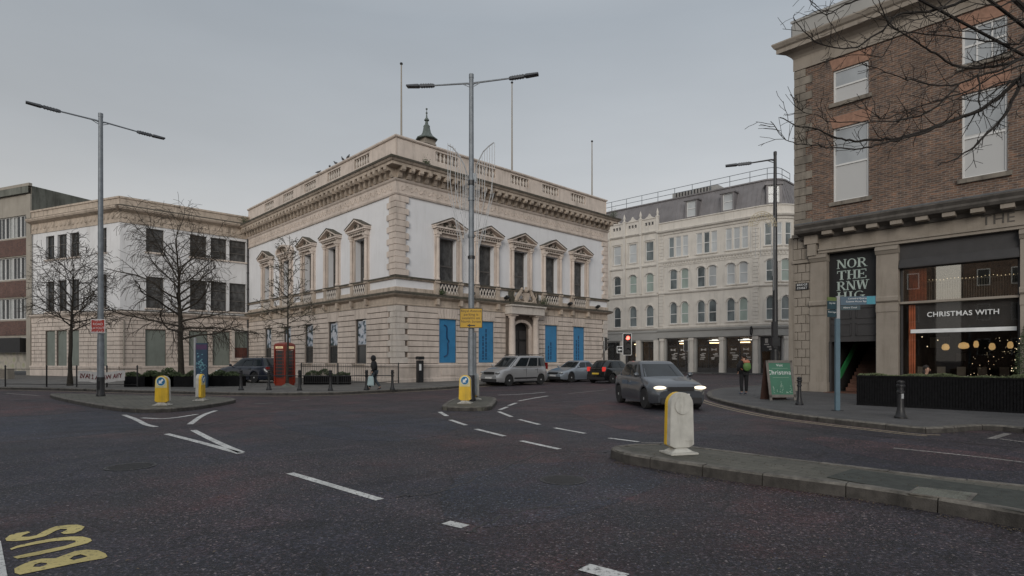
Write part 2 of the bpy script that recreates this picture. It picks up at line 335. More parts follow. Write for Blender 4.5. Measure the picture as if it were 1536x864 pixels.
    def mesh(s, name, mat, org=(0, 0, 0), smooth=30, fix=True, bev=0):
        me = bpy.data.meshes.new(name)
        me.from_pydata([(p[0]-org[0], p[1]-org[1], p[2]-org[2]) for p in s.v], [], s.f)
        if fix:
            b = bmesh.new(); b.from_mesh(me); bmesh.ops.recalc_face_normals(b, faces=b.faces)
            if bev: bmesh.ops.bevel(b, geom=[e for e in b.edges if e.is_manifold and e.calc_face_angle(0) > .5], offset=bev, segments=2, affect='EDGES', clamp_overlap=True)
            b.to_mesh(me); b.free()
        nl = len(me.loops)
        if nl:
            uv = me.uv_layers.new(name="UVMap"); cos = np.empty(len(me.vertices)*3); me.vertices.foreach_get('co', cos); cos = cos.reshape(-1, 3)+np.array(org)
            li = np.empty(nl, dtype=np.int32); me.loops.foreach_get('vertex_index', li)
            nr = np.empty(len(me.polygons)*3); me.polygons.foreach_get('normal', nr); nr = nr.reshape(-1, 3)
            lt = np.empty(len(me.polygons), dtype=np.int32); me.polygons.foreach_get('loop_total', lt)
            ln = np.repeat(nr, lt, axis=0); c = cos[li]; h = np.hypot(ln[:, 0], ln[:, 1])+1e-9
            flat = np.abs(ln[:, 2]) > .75
            u = np.where(flat, c[:, 0], (-c[:, 0]*ln[:, 1]+c[:, 1]*ln[:, 0])/h); v = np.where(flat, c[:, 1], c[:, 2])
            uv.data.foreach_set('uv', np.stack([u, v], 1).ravel())
        if smooth: me.shade_smooth(); me.set_sharp_from_angle(angle=R_(smooth))
        me.materials.append(mat if not isinstance(mat, str) else M[mat]); return me
    def build(s, name, mat, parent=None, org=None, **k):
        if org is None: org = root_loc(parent) if parent else (0, 0, 0)
        o = bpy.data.objects.new(name, s.mesh(name, mat, org, **k)); COL.objects.link(o)
        if parent: o.parent = parent
        elif org != (0, 0, 0): o.location = org
        return o
ORG = {}
def root_loc(o):
    while o.parent: o = o.parent
    return ORG.get(o.name, (0, 0, 0))
def tag(o, label=None, cat=None, group=None, kind=None):
    if label: o['label'] = label
    if cat: o['category'] = cat
    if group: o['group'] = group
    if kind: o['kind'] = kind
    return o
def thing(name, loc, label, cat, group=None, rz=0, world=False):
    o = bpy.data.objects.new(name, None); COL.objects.link(o); o.empty_display_size = .2
    o.location = loc; o.rotation_euler = (0, 0, rz)
    if world: ORG[o.name] = tuple(loc)      # children are given in world coordinates
    return tag(o, label, cat, group)
def kids(o): return [c for c in bpy.data.objects if c.parent == o]
def dup(root, loc=None, rz=None, label=None, skip=()):
    def cp(o, par):
        c = o.copy(); COL.objects.link(c); c.parent = par
        for ch in kids(o):
            if ch.name.split('.')[0] not in skip: cp(ch, c)
        return c
    r = cp(root, None)
    if loc is not None: r.location = loc
    if rz is not None: r.rotation_euler = (0, 0, rz)
    if label: r['label'] = label
    return r
def textmesh(txt, size, mat, name, depth=.004, align='CENTER', bold=0):
    cu = bpy.data.curves.new(name, 'FONT'); cu.body = txt; cu.size = size; cu.align_x = align; cu.align_y = 'CENTER'; cu.extrude = depth; cu.offset = bold; cu.resolution_u = 3; cu.space_line = .9; cu.space_character = 1.06
    o = bpy.data.objects.new(name, cu); COL.objects.link(o); bpy.context.view_layer.update()
    me = bpy.data.meshes.new_from_object(o.evaluated_get(bpy.context.evaluated_depsgraph_get())); me.name = name
    me.materials.clear(); me.materials.append(M[mat]); bpy.data.objects.remove(o); return me
def put_text(me, name, parent, pos, right, up=(0, 0, 1)):
    o = bpy.data.objects.new(name, me); COL.objects.link(o); o.parent = parent
    r = Vector(right).normalized(); u = Vector(up); nn = r.cross(u); o.matrix_local = Matrix.Translation(pos) @ Matrix((tuple(r), tuple(u), tuple(nn))).transposed().to_4x4(); return o

# ---------------------------------------------------------------- facades
def G(px, py, z=0.0):
    Y = (CAMZ-z)*FP/(py-HY); return ((px-CX)/FP*Y, Y)
def G3(px, py, z=0.0): a = G(px, py, z); return (a[0], a[1], z)
def PX(px, py, Y): return Vector(((px-CX)/FP*Y, Y, CAMZ+(HY-py)/FP*Y))
class Fac:
    def __init__(s, P, vx, arc=None):
        v = (vx-CX, FP); n = math.hypot(*v); s.P = P; s.d = (v[0]/n, v[1]/n); s.n = (-s.d[1], s.d[0]); s.arc = arc
        if s.n[0]*-P[0]+s.n[1]*-P[1] < 0: s.n = (-s.n[0], -s.n[1])
    def frame(s, u):
        if s.arc and u < s.arc[0]:
            u0, r, amax = s.arc; th = min((u0-u)/r, amax)
            A = (s.P[0]+s.d[0]*u0, s.P[1]+s.d[1]*u0); C = (A[0]-s.n[0]*r, A[1]-s.n[1]*r)
            c, q = math.cos(th), math.sin(th); n = (s.n[0]*c-s.n[1]*q, s.n[0]*q+s.n[1]*c); d = (s.d[0]*c-s.d[1]*q, s.d[0]*q+s.d[1]*c)
            rest = max(0, (u0-u)-amax*r); return (C[0]+n[0]*r-d[0]*rest, C[1]+n[1]*r-d[1]*rest), d, n
        return (s.P[0]+s.d[0]*u, s.P[1]+s.d[1]*u), s.d, s.n
    def pos(s, u, n, z):
        p, d, nn = s.frame(u); return (p[0]+nn[0]*n, p[1]+nn[1]*n, z)
    def segs(s, u0, u1):
        if not s.arc or min(u0, u1) >= s.arc[0]: return 1
        return max(1, int(abs(u1-u0)/.5)+1)
    def rot(s, u):      # z rotation so that local y points outward
        p, d, n = s.frame(u); return math.atan2(-n[0], n[1])
    def uz(s, px, py, off=0):
        r = ((px-CX)/FP, 1.); n = s.n; t = (n[0]*s.P[0]+n[1]*s.P[1]+off)/(n[0]*r[0]+n[1]*r[1])
        return (r[0]*t-s.P[0])*s.d[0]+(t-s.P[1])*s.d[1], CAMZ+t*(HY-py)/FP
    def place(s, me, name, parent, u, n, z, org=None):
        o = bpy.data.objects.new(name, me); COL.objects.link(o); o.parent = parent
        p = s.pos(u, n, z); g = root_loc(parent); o.location = (p[0]-g[0], p[1]-g[1], p[2]-g[2]); o.rotation_euler = (0, 0, s.rot(u)); return o
    def right(s, u=0):      # unit vector that reads left-to-right for someone facing the wall
        p, d, n = s.frame(u); return (-n[1], n[0], 0)
def sub(me, name, parent):      # a sub-part sharing its part's local frame
    o = bpy.data.objects.new(name, me); COL.objects.link(o); o.parent = parent; return o
def wall(mb, F, u0, u1, z0, z1, holes, depth=.25, n=0.0):
    """wall face at n with openings (ua, ub, za, zb, arch) and their reveals"""
    us = sorted({u0, u1} | {h[i] for h in holes for i in (0, 1) if u0 < h[i] < u1}); 
    if F.arc:
        k = int((u1-u0)/.5)+1; us = sorted(set(us) | {u0+(u1-u0)*i/k for i in range(k+1) if u0+(u1-u0)*i/k < F.arc[0]+.1})
    zs = sorted({z0, z1} | {h[i] for h in holes for i in (2, 3) if z0 < h[i] < z1})
    for a, b in zip(us, us[1:]):
        if b-a < 1e-6: continue
        for c, d in zip(zs, zs[1:]):
            um, zm = (a+b)/2, (c+d)/2
            if any(h[0] < um < h[1] and h[2] < zm < h[3] for h in holes): continue
            mb.add([F.pos(a, n, c), F.pos(b, n, c), F.pos(b, n, d), F.pos(a, n, d)], [(0, 1, 2, 3)])
    for h in holes:
        a, b, c, d = h[:4]; q = lambda u, z, m=0: F.pos(u, n-depth*m, z)
        arch = h[4] if len(h) > 4 else 0
        mb.add([q(a, c), q(b, c), q(b, c, 1), q(a, c, 1)], [(0, 1, 2, 3)])
        zt = d-arch
        for u in (a, b): mb.add([q(u, c), q(u, zt), q(u, zt, 1), q(u, c, 1)], [(0, 1, 2, 3)])
        if arch:
            w = (b-a)/2; K = 10; cu = [(a+w-w*math.cos(math.pi*i/K), zt+arch*math.sin(math.pi*i/K)) for i in range(K+1)]
            for p, r in zip(cu, cu[1:]):
                mb.add([q(*p), q(*r), q(r[0], d), q(p[0], d)], [(0, 1, 2, 3)]); mb.add([q(*p), q(*r), q(*r, 1), q(*p, 1)], [(0, 1, 2, 3)])
        else: mb.add([q(a, d), q(b, d), q(b, d, 1), q(a, d, 1)], [(0, 1, 2, 3)])
def courses(mb, F, u0, u1, z0, z1, holes, h, n0, n1, gap=.03, blocks=0, rnd=random):
    """rusticated courses with real open joints, cut round the openings"""
    k = max(1, round((z1-z0)/h)); h = (z1-z0)/k
    for i in range(k):
        a, b = z0+i*h, z0+(i+1)*h-gap
        hs = sorted([(x[0], x[1]) for x in holes if x[2] < b-.02 and x[3] > a+.02]); cur = u0; iv = []
        for p, q in hs:
            if p > cur+.02: iv.append((cur, p))
            cur = max(cur, q)
        if cur < u1-.02: iv.append((cur, u1))
        for p, q in iv:
            if blocks:
                m = max(1, round((q-p)/blocks)); off = (.5 if i % 2 else 0)
                cuts = [p]+[p+(q-p)*(j+off)/m for j in range(0 if off else 1, m) if .15 < (q-p)*(j+off)/m < (q-p)-.15]+[q]
                for c, d in zip(cuts, cuts[1:]): mb.fbox(F, c+(gap/2 if c > p else 0), d-(gap/2 if d < q else 0), n0, n1, a, b)
            else: mb.fbox(F, p, q, n0, n1, a, b)
# window unit pieces in local space: x across, y outward, z from the sill
def pane_mesh(w, h, arch, mat, y=-.02, name='pane'):
    mb = MB(); w /= 2
    if arch:
        K = 10; pts = [(-w, 0), (w, 0)]+[(w*math.cos(math.pi*i/K), h-arch+arch*math.sin(math.pi*i/K)) for i in range(K+1)]
    else: pts = [(-w, 0), (w, 0), (w, h), (-w, h)]
    mb.prism(pts, lambda p, t: (p[0], y-.012+.012*t, p[1])); return mb.mesh(name, mat, smooth=0)
def frame_mesh(w, h, arch, mat, t=.06, y0=-.03, y1=.04, vert=(), hor=(.5,), bar=.04, name='frame'):
    mb = MB(); w /= 2
    mb.box(-w, -w+t, y0, y1, 0, h-arch); mb.box(w-t, w, y0, y1, 0, h-arch); mb.box(-w+t, w-t, y0, y1, 0, t)
    if arch:
        K = 10
        def P(i, r, rz): a = math.pi*i/K; return (r*math.cos(a), h-arch+rz*math.sin(a))
        for i in range(K):
            a, b, c, d = P(i, w, arch), P(i+1, w, arch), P(i+1, w-t, arch-t), P(i, w-t, arch-t)
            mb.prism([a, b, c, d], lambda p, q: (p[0], y0+(y1-y0)*q, p[1]))
    else: mb.box(-w+t, w-t, y0, y1, h-t, h)
    top = (h-t) if not arch else h-arch*.35
    for v in vert: x = -w+2*w*v; mb.box(x-bar/2, x+bar/2, y0+.01, y1-.012, t, top)
    for v in hor: mb.box(-w+t, w-t, y0+.012, y1-.006, h*v-bar*.7, h*v+bar*.7)
    return mb.mesh(name, mat, smooth=0)
# ================================================================ SETTING: road, pavements, islands, markings
def ground_poly(name, pts, z0, z1, mat, org=None):
    mb = MB(); mb.prism(pts, lambda p, t: (p[0], p[1], z0+(z1-z0)*t)); o = mb.build(name, mat, smooth=0)
    b = bmesh.new(); b.from_mesh(o.data); bmesh.ops.triangulate(b, faces=[f for f in b.faces if len(f.verts) > 4]); b.to_mesh(o.data); b.free(); return tag(o, kind='structure')
def resample(pts, step):
    out = [Vector(pts[0][:2])]
    for a, b in zip(pts, pts[1:]):
        a, b = Vector(a[:2]), Vector(b[:2]); k = max(1, int((b-a).length/step))
        out += [a+(b-a)*(i+1)/k for i in range(k)]
    return out
def kerb(pts, h=.12, w=.16, step=.9, closed=False, side=1, rnd=random.Random(3)):
    """granite kerbstones, each with its joint, along pts (outer face on pts); side=+1: stones lie left of the direction"""
    P = smooth_line(pts, closed); mb = MB()
    # walk along the polyline and cut stones
    L = [0]
    for a, b in zip(P, P[1:]): L.append(L[-1]+(b-a).length)
    def at(s):
        s = min(max(s, 0), L[-1]-1e-6)
        for i in range(len(P)-1):
            if L[i+1] >= s: t = (s-L[i])/max(1e-9, L[i+1]-L[i]); return P[i]+(P[i+1]-P[i])*t, (P[i+1]-P[i]).normalized()
    s = 0
    while s < L[-1]-.05:
        e = min(L[-1], s+step*rnd.uniform(.85, 1.1)); j = rnd.uniform(-.006, .006)
        for q in range(2):
            a, b = s+(e-s)*q/2, s+(e-s)*(q+1)/2
            if q == 1: b -= .014
            (p, d), (r, g) = at(a), at(b-1e-4); n1 = Vector((-d.y, d.x))*side; n2 = Vector((-g.y, g.x))*side
            o = .004+j; c = .022
            def ring(p, n): return [(*(p-n*o), -.05), (*(p-n*(o-.012)), h-c), (*(p-n*(o-.012)+n*c), h+.004+j*.5), (*(p+n*w), h+.004+j*.5), (*(p+n*w), -.05)]
            A, B = ring(p, n1), ring(r, n2)
            mb.add(A+B, [(0, 1, 2, 3, 4), (9, 8, 7, 6, 5)]+[(i, (i+1) % 5, 5+(i+1) % 5, 5+i) for i in range(5)])
        s = e
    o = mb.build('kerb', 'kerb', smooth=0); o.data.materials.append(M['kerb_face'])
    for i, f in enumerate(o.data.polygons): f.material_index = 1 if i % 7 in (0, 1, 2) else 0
    return tag(o, kind='structure')
def smooth_line(pts, closed=False, it=2):
    P = [Vector(p[:2]) for p in pts]
    if closed: P = P+[P[0]]
    for _ in range(it):
        Q = [P[0]] if not closed else []
        for a, b in zip(P, P[1:]): Q += [a*.75+b*.25, a*.25+b*.75]
        P = Q+([P[-1]] if not closed else [Q[0]])
    return P
def strip(pts, w, mat, z=.005, name='road_marking', it=2):
    P = smooth_line(pts, it=it) if len(pts) > 2 else [Vector(p[:2]) for p in pts]
    mb = MB(); vs = []
    for i, p in enumerate(P):
        d = (P[min(i+1, len(P)-1)]-P[max(0, i-1)]).normalized(); n = Vector((-d.y, d.x))*w/2
        vs += [(*(p+n), z), (*(p-n), z)]
    mb.add(vs, [(2*i, 2*i+1, 2*i+3, 2*i+2) for i in range(len(P)-1)])
    return tag(mb.build(name, mat, smooth=0), kind='structure')
def pxs(*p): return [G(x, y) for x, y in p]
ground_poly('road', [(-500, -200), (500, -200), (500, 900), (-500, 900)], -.3, 0, 'asphalt')

# facades of the place (metres, derived from the vanishing points)
C0 = G(594, 574, .12)
FR = Fac(C0, 1670); FL = Fac(C0, -70)
A0 = G(180, 565.6, .12); FAR = Fac(A0, 1670); FAL = Fac(A0, -1240)
B0 = FAL.pos(12.1, 0, 0); FB = Fac(B0[:2], -1400)
V0 = G(1036, 558, .12); FV = Fac(V0, -150, arc=(-7.3, 3.2, R_(88)))
W0 = G(1193, 586, .12); FW = Fac(W0, -50); FWS = Fac(W0, 1670)

# left pavement with its plaza
kl = [G(-420, 580.5), G(-200, 582), G(0, 584), G(100, 586), G(200, 589), G(280, 591), G(360, 592.8), G(430, 593.5), G(500, 592.5), G(560, 589.5), G(640, 585.5), G(689, 582), G(740, 577.5)]
kl += [FR.pos(u, 3.0, 0)[:2] for u in (14, 18, 22)]+[FR.pos(24, 2.4, 0)[:2], FR.pos(24.6, .5, 0)[:2], FR.pos(24.8, -6, 0)[:2], FR.pos(24.8, -40, 0)[:2]]
sl = [tuple(p) for p in smooth_line(kl)]
def inset(line, d): 
    out = []
    for i, p in enumerate(line):
        a = Vector(line[max(0, i-1)]); b = Vector(line[min(len(line)-1, i+1)]); t = (b-a).normalized(); out.append((p[0]-t.y*d, p[1]+t.x*d))
    return out
ground_poly('pavement', inset(sl, .1)+[(-60, 140), (-140, 120), (-140, 40)], -.2, .12, 'paving')
kerb(kl, .12, .16)
ky = inset(sl, -.32); yl = [p for p in ky if -60 < p[0] < 5 and p[1] < 45]
strip(yl, .09, 'yellow_line', it=0); strip([p for p in inset(sl, -.5) if -60 < p[0] < 5 and p[1] < 45], .09, 'yellow_line', it=0)

# right pavement
kr = [(34, -12.5), G(1700, 668), G(1536, 650.6), G(1508, 647), G(1481, 644.6), G(1435, 648), G(1393, 651.5), G(1340, 645.5), G(1280, 638.8), G(1180, 627), G(1120, 615), G(1088, 607.3), G(1068, 601.5), G(1059, 596.5), G(1061, 590), G(1080, 585.5), G(1130, 581.5)]
a = Vector(kr[-1]); kr += [tuple(a+Vector(FWS.d)*k) for k in (6, 20, 45)]
sr = [tuple(p) for p in smooth_line(kr)]
ground_poly('pavement', inset(sr, -.1)+[(110, 90), (110, -40)], -.2, .12, 'paving2')
kerb(kr, .12, .2, side=-1)
yr = [p for p in inset(sr, .26) if p[0] < 9 and p[1] < 33 and p[1] > 11.9]
strip(yr, .11, 'yellow_line', it=0); strip([p for p in inset(sr, .5) if p[0] < 9 and p[1] < 33 and p[1] > 11.9], .1, 'yellow_line', it=0)
# far pavement in front of the grey building
kv = [FV.pos(u, 2.3, 0)[:2] for u in (45, 30, 14, 5, 0, -4, -7.3, -9, -10.5, -12, -14, -20, -40)]
ground_poly('pavement', [tuple(p) for p in smooth_line(kv)]+[(90, 120), (0, 160), (-30, 130)], -.2, .12, 'paving2')
kerb(kv, .12, .16, side=1)

def island(bottom, h, mat, near=True):
    s = [tuple(p) for p in smooth_line(bottom, True)][:-1]
    c = Vector((sum(p[0] for p in s)/len(s), sum(p[1] for p in s)/len(s)))
    area = sum(a[0]*b[1]-b[0]*a[1] for a, b in zip(s, s[1:]+s[:1])); sd = 1 if area > 0 else -1
    ins = []
    for i, p in enumerate(s):
        t = (Vector(s[(i+1) % len(s)])-Vector(s[i-1])).normalized(); ins.append((p[0]-t.y*.03*sd, p[1]+t.x*.03*sd))
    ground_poly('traffic_island', ins, -.1, h-.004, mat); kerb(bottom, h, .15, closed=True, side=sd)
island([G(66, 594.5), G(105.6, 605), G(176, 617.5), G(218, 620), G(281.5, 617), G(337.8, 608), G(360, 603), G(335, 599.6), G(200, 596.5), G(100, 593.8)], .12, 'island')
island([G(661, 614), G(665, 616.5), G(735, 617.3), G(741, 611), G(747, 603.5), G(741, 599), G(690, 599), G(672, 606)], .12, 'island')
I3 = [G(911, 684), G(925, 692), G(953, 698.5), G(1067, 717), G(1150, 730), G(1237.5, 741.5), G(1320, 753.5), G(1497, 786), G(1560, 798), G(1850, 853),
      (9.5, 1.0), (12, -1.2), (14, .2)]+[G(x, y, .15) for x, y in ((1850, 759), (1700, 743.5), (1536, 726.8), (1387, 711.5), (1198, 688.6), (1100, 676.4), (1047, 670.2), (1003, 665.5), (969, 664.5), (938, 666.5))]
island(I3, .15, 'island')
# tarmac reinstatement, drain cover and joints on the near island
def decal(pts, z, mat, name, kind='structure', h=.004):
    mb = MB(); mb.prism(pts, lambda p, t: (p[0], p[1], z+h*t)); return tag(mb.build(name, mat, smooth=0), kind=kind)
decal([G(x, y, .15) for x, y in ((1240, 716), (1278, 704), (1536, 737), (1660, 756), (1590, 779), (1497, 762), (1400, 744))], .151, 'patch', 'pavement')
t = thing('drain_cover', G3(1422, 743, .157), 'rectangular cast iron drain cover set in the long traffic island', 'drain cover', world=True)
cv = [G(x, y, .157) for x, y in ((1377, 730.5), (1466, 740.5), (1455, 752.5), (1360, 740))]; ce = Vector((sum(p[0] for p in cv)/4, sum(p[1] for p in cv)/4))
mb = MB(); mb.prism(cv, lambda p, q: (p[0], p[1], .152+.012*q)); mb.build('rim', 'kerb', t, smooth=0)
mb = MB(); q4 = [tuple(ce+(Vector(p)-ce)*.86) for p in cv]; mb.prism(q4, lambda p, q: (p[0], p[1], .160+.007*q))
for i in range(1, 8):
    for A, B, C, D in ((0, 1, 3, 2), (1, 2, 0, 3)):
        f = i/8; p = Vector(q4[A]).lerp(Vector(q4[B]), f); r = Vector(q4[C]).lerp(Vector(q4[D]), f); mb.tube([(p.x, p.y, .167), (r.x, r.y, .167)], .006, 4)
mb.build('lid', 'concrete', t, smooth=0)
# road markings
WL = 'white_line'
for pts, w in (([(186, 622.5), (205, 629.5), (219, 637.5), (234, 640.5)], .13), ([(213, 627), (250, 629), (296, 621.5)], .13), ([(324, 616), (304, 622.5), (285, 636.5)], .14),
               ([(250, 651), (300, 663.5), (361, 680.5)], .13), ([(290, 645.5), (325, 663.5), (362, 679)], .13), ([(435, 710), (570, 750)], .115), ([(669, 784), (698, 790.5)], .13),
               ([(876, 851), (936, 867)], .17), ([(659.5, 618), (670.5, 624.3)], .13), ([(675.5, 630), (699, 638)], .12), ([(714, 643.8), (757, 654.5)], .12), ([(782, 661.5), (839, 674)], .12),
               ([(747, 592.8), (785, 591.3), (818, 588.4)], .12), ([(778, 601.6), (800, 597.4), (822, 594)], .12), ([(763, 608.5), (774.5, 604.5)], .13), ([(749, 615), (761, 610.5)], .13),
               ([(748, 617.6), (767.5, 625.4)], .12), ([(778.5, 629.3), (809, 637)], .12), ([(832, 642), (877.5, 650.3)], .11), ([(913, 657.3), (958, 663)], .10)):
    strip(pxs(*pts), w, WL)
for pts, w in (([(853, 590.5), (911, 584.7)], .11), ([(382, 606), (410, 604.6)], .12), ([(434.6, 601.5), (464, 599.2)], .12), ([(9, 590), (58, 593.6)], .14), ([(1340, 672.4), (1427, 681), (1536, 693.5), (1700, 716)], .10),
               ([(1500, 658.5), (1600, 672)], .10), ([(1486, 658.5), (1512, 650.5)], .14), ([(962, 664), (1010, 664.5)], .08)):
    strip(pxs(*pts), w, 'worn_line', it=1)
for mt, pts in (('asphalt_red', ((-120, 600), (60, 602), (150, 614), (60, 624), (-160, 628))), ('asphalt_blue', ((-80, 628), (70, 623), (170, 618), (236, 640), (150, 652), (-60, 668))), ('asphalt_blue', ((420, 612), (655, 622), (700, 648), (560, 668), (400, 640))),
                ('asphalt_red', ((842, 612), (930, 600), (1000, 630), (1080, 640), (1000, 655), (905, 640))), ('asphalt_blue', ((700, 700), (905, 690), (1010, 712), (960, 745), (760, 800), (640, 770))), ('asphalt_red', ((1180, 650), (1420, 672), (1560, 690), (1560, 712), (1300, 690)))):
    ground_poly('road_patch', [tuple(q) for q in smooth_line(pxs(*pts), True, 1)][:-1], -.02, .0018, mt)
for pts in (((598, 745), (650, 742), (731, 711), (804, 681), (850, 676), (912, 679)), ((160, 655), (300, 640), (420, 612), (520, 604)), ((700, 800), (760, 770), (860, 752), (960, 742)), ((1150, 636), (1260, 650), (1400, 661), (1536, 672))):
    P = smooth_line(pxs(*pts), it=3); rk_ = random.Random(len(pts)); strip([(p.x+rk_.gauss(0, .03), p.y+rk_.gauss(0, .03)) for p in P], .035, 'tar', z=.003, name='road_crack', it=0)
def manhole(px, py, r, lab):
    g = G(px, py); t = thing('manhole_cover', (g[0], g[1], .0), lab, 'manhole cover', world=False); mb = MB(); mb.lathe([(r*1.12, .001), (r*1.12, .007), (r, .007), (r, .001)], n=28); mb.build('frame', 'iron', t)
    mb = MB(); mb.lathe([(r*.985, .001), (r*.985, .006)], n=28)
    for i in range(-4, 5):
        w = math.sqrt(max(0, r*r*.85-(i*r*.2)**2))
        if w > .02: mb.box(-w, w, i*r*.2-.012, i*r*.2+.012, .006, .010)
    mb.build('lid', 'iron', t, smooth=0)
manhole(196, 700, .30, 'round iron manhole cover in the road to the side of the yellow bus lettering'); manhole(845, 720, .28, 'round iron manhole cover in the road ahead of the long island tip')
# grit, dead leaves and scraps swept against the kerbs
rl = random.Random(41); mb = MB()
def scraps(line, n, spread, z, s):
    for _ in range(n):
        i = rl.randrange(len(line)-1); a, b = Vector(line[i]), Vector(line[i+1]); p = a.lerp(b, rl.random()); d = (b-a).normalized(); o = abs(rl.gauss(0, spread)); p = p+Vector((-d.y, d.x))*o*(1 if spread > 0 else -1)
        q = s*rl.uniform(.4, 1.3); an = rl.uniform(0, 3.1); c, w = math.cos(an)*q, math.sin(an)*q; h = z+rl.uniform(.002, .012)
        mb.add([(p.x-c, p.y-w, h), (p.x+w*.5, p.y-c*.5, h+.004), (p.x+c, p.y+w, h), (p.x-w*.5, p.y+c*.5, h+.006)], [(0, 1, 2, 3)])
near_k = [G(x, y) for x, y in ((925, 693), (953, 700), (1067, 719), (1150, 732), (1237, 743), (1320, 755), (1497, 788), (1560, 801))]
scraps(near_k, 420, -.09, 0, .014); scraps([p for p in sr if p[1] < 30 and p[0] < 14], 260, .12, 0, .02)
scraps([G(x, y, .15) for x, y in ((960, 680), (1100, 694), (1300, 722), (1536, 752))], 160, .14, .15, .011)
for _ in range(160): p = G(rl.uniform(60, 1500), rl.uniform(640, 860)); scraps([p, (p[0]+.02, p[1]+.02)], 1, .02, 0, .016)
M['litter'] = pbr('dead_leaf_and_grit', (.12, .095, .065), .9, var=.6, scale=3, bmp=0); tag(mb.build('leaf_litter', 'litter', smooth=0, fix=False), 'dead leaves, grit and scraps gathered along the kerbs', 'litter', kind='stuff')
# BUS, painted in yellow and read by traffic coming from the side
def fill(outer, holes, z, mat, name):
    b = bmesh.new()
    for loop in [outer]+holes:
        vs = [b.verts.new((*p, z)) for p in loop]
        for i in range(len(vs)): b.edges.new((vs[i], vs[(i+1) % len(vs)]))
    bmesh.ops.triangle_fill(b, use_beauty=True, edges=b.edges[:])
    me = bpy.data.meshes.new(name); b.to_mesh(me); b.free(); me.materials.append(M[mat]); o = bpy.data.objects.new(name, me); COL.objects.link(o); return tag(o, kind='structure')
def bp(l, k=7.68): return [G(x/k, 760+y/k) for x, y in l]
fill(bp([(975, 235), (900, 212), (780, 215), (640, 232), (560, 262), (480, 300), (420, 335), (330, 352), (245, 352), (262, 335), (350, 300), (320, 290), (200, 310), (110, 335), (60, 375), (75, 400), (180, 402), (320, 390), (420, 368), (520, 345), (590, 310), (640, 282), (700, 262), (770, 262), (770, 275), (700, 305), (740, 322), (860, 310), (940, 275)]), [], .005, 'bus_yellow', 'road_marking')
fill(bp([(115, 490), (200, 455), (420, 405), (620, 370), (800, 350), (950, 350), (1040, 372), (1060, 398), (1010, 425), (900, 455), (700, 505), (450, 560), (200, 605), (150, 585), (300, 550), (520, 505), (760, 455), (870, 415), (870, 395), (760, 392), (600, 405), (400, 440), (200, 480), (130, 505)]), [], .005, 'bus_yellow', 'road_marking')
fill(bp([(165, 720), (220, 690), (330, 640), (480, 605), (640, 600), (750, 560), (860, 520), (1000, 500), (1130, 508), (1215, 545), (1238, 580), (1200, 600), (1050, 625), (860, 660), (620, 710), (400, 755), (230, 790), (170, 770)]),
     [bp([(800, 610), (850, 575), (930, 555), (1010, 578), (940, 600), (850, 620)]), bp([(380, 700), (400, 670), (470, 650), (545, 655), (530, 680), (460, 700)])], .005, 'bus_yellow', 'road_marking')
fill([G(-60, 800), G(1, 812), G(14, 880), G(-90, 880)], [], .005, WL, 'road_marking')
M['stone_dark'] = pbr('grimy_joint_stone', (.19, .155, .13), .95, var=.2, scale=3, bmp=.3)
# ================================================================ OLD CORNER HALL (rusticated below, white stucco above)
LR, LLn = 21.4, 25.0
hall = thing('corner_hall', (*C0, .12), 'disused two storey stuccoed hall with pedimented windows, bracketed cornice and blue boarded ground floor windows', 'building', world=True)
UC_R = [4.0, 7.4, 10.8, 14.2, 17.6]; UC_L = [4.25, 8.2, 12.1, 16.1, 20.1]
UW = .72; holesU_R = [(c-UW, c+UW, 6.72, 9.6) for c in UC_R]; holesU_L = [(c-UW, c+UW, 6.72, 9.6) for c in UC_L]
LWd = .72; holesG_R = [(c-LWd, c+LWd, 1.32, 4.25) for c in (4.0, 7.4, 14.2, 17.6)]+[(10.0, 11.8, .12, 4.35, .55)]
holesG_L = [(c-LWd, c+LWd, 1.25, 4.25) for c in UC_L]
FB_R = Fac(FR.pos(LR, 0, 0)[:2], -70); FB_R.n = FR.d           # the far end wall
back = MB()
for F, L, hu, hg in ((FR, LR, holesU_R, holesG_R), (FL, LLn, holesU_L, holesG_L)):
    wall(back, F, 0, L, 4.9, 14.0, hu, .55, 0)
wall(back, FB_R, 0, 25, 0, 14.0, [], 0, 0)
back.build('stucco_wall', 'stucco', hall, smooth=0)
joint = MB()
for F, L, hg in ((FR, LR, holesG_R), (FL, LLn, holesG_L)):
    rust = MB()
    wall(joint, F, 0, L, 0, 4.95, hg, .5, -.045)
    rh = [(h[0]-(.28 if h[2] > 1 else 0), h[1]+(.28 if h[2] > 1 else 0), h[2], h[3]+.0) for h in hg]
    hx = [(9.25, 12.55, 0, 4.95)] if F is FR else []
    courses(rust, F, .85, L-(.7 if F is FR else .2), 1.3, 4.95, [(a, b, c, 4.95) for a, b, c, d in [(h[0]-.001, h[1]+.001, h[2], h[3]) for h in hg] if c > 1]+hx, .362, -.04, .035, .05)
    for h in hg:      # radiating lintel stones, kept as separate wedges
        if h[2] < 1: continue
        c, top = (h[0]+h[1])/2, 4.9
        for i in range(7):
            a0, a1 = (i-3.5)/3.5, (i-2.5)/3.5; w0, w1 = LWd, LWd+.22
            P = [(c+a0*w0+.012, h[3]), (c+a1*w0-.012, h[3]), (c+a1*w1-.012, top), (c+a0*w1+.012, top)]
            rust.prism(P, lambda p, t, F=F: F.pos(p[0], -.03+.075*t, p[1]))
        for s in (-1, 1):
            for k in range(8):
                z = h[2]+k*.362
                rust.fbox(F, c+s*LWd, c+s*(LWd+.001+.0), -.03, .03, z, z+.33)
    rust.build('rusticated_wall', 'stone', hall, smooth=0)
joint.build('recessed_joints', 'stone_dark', hall, smooth=0)
pl = MB()
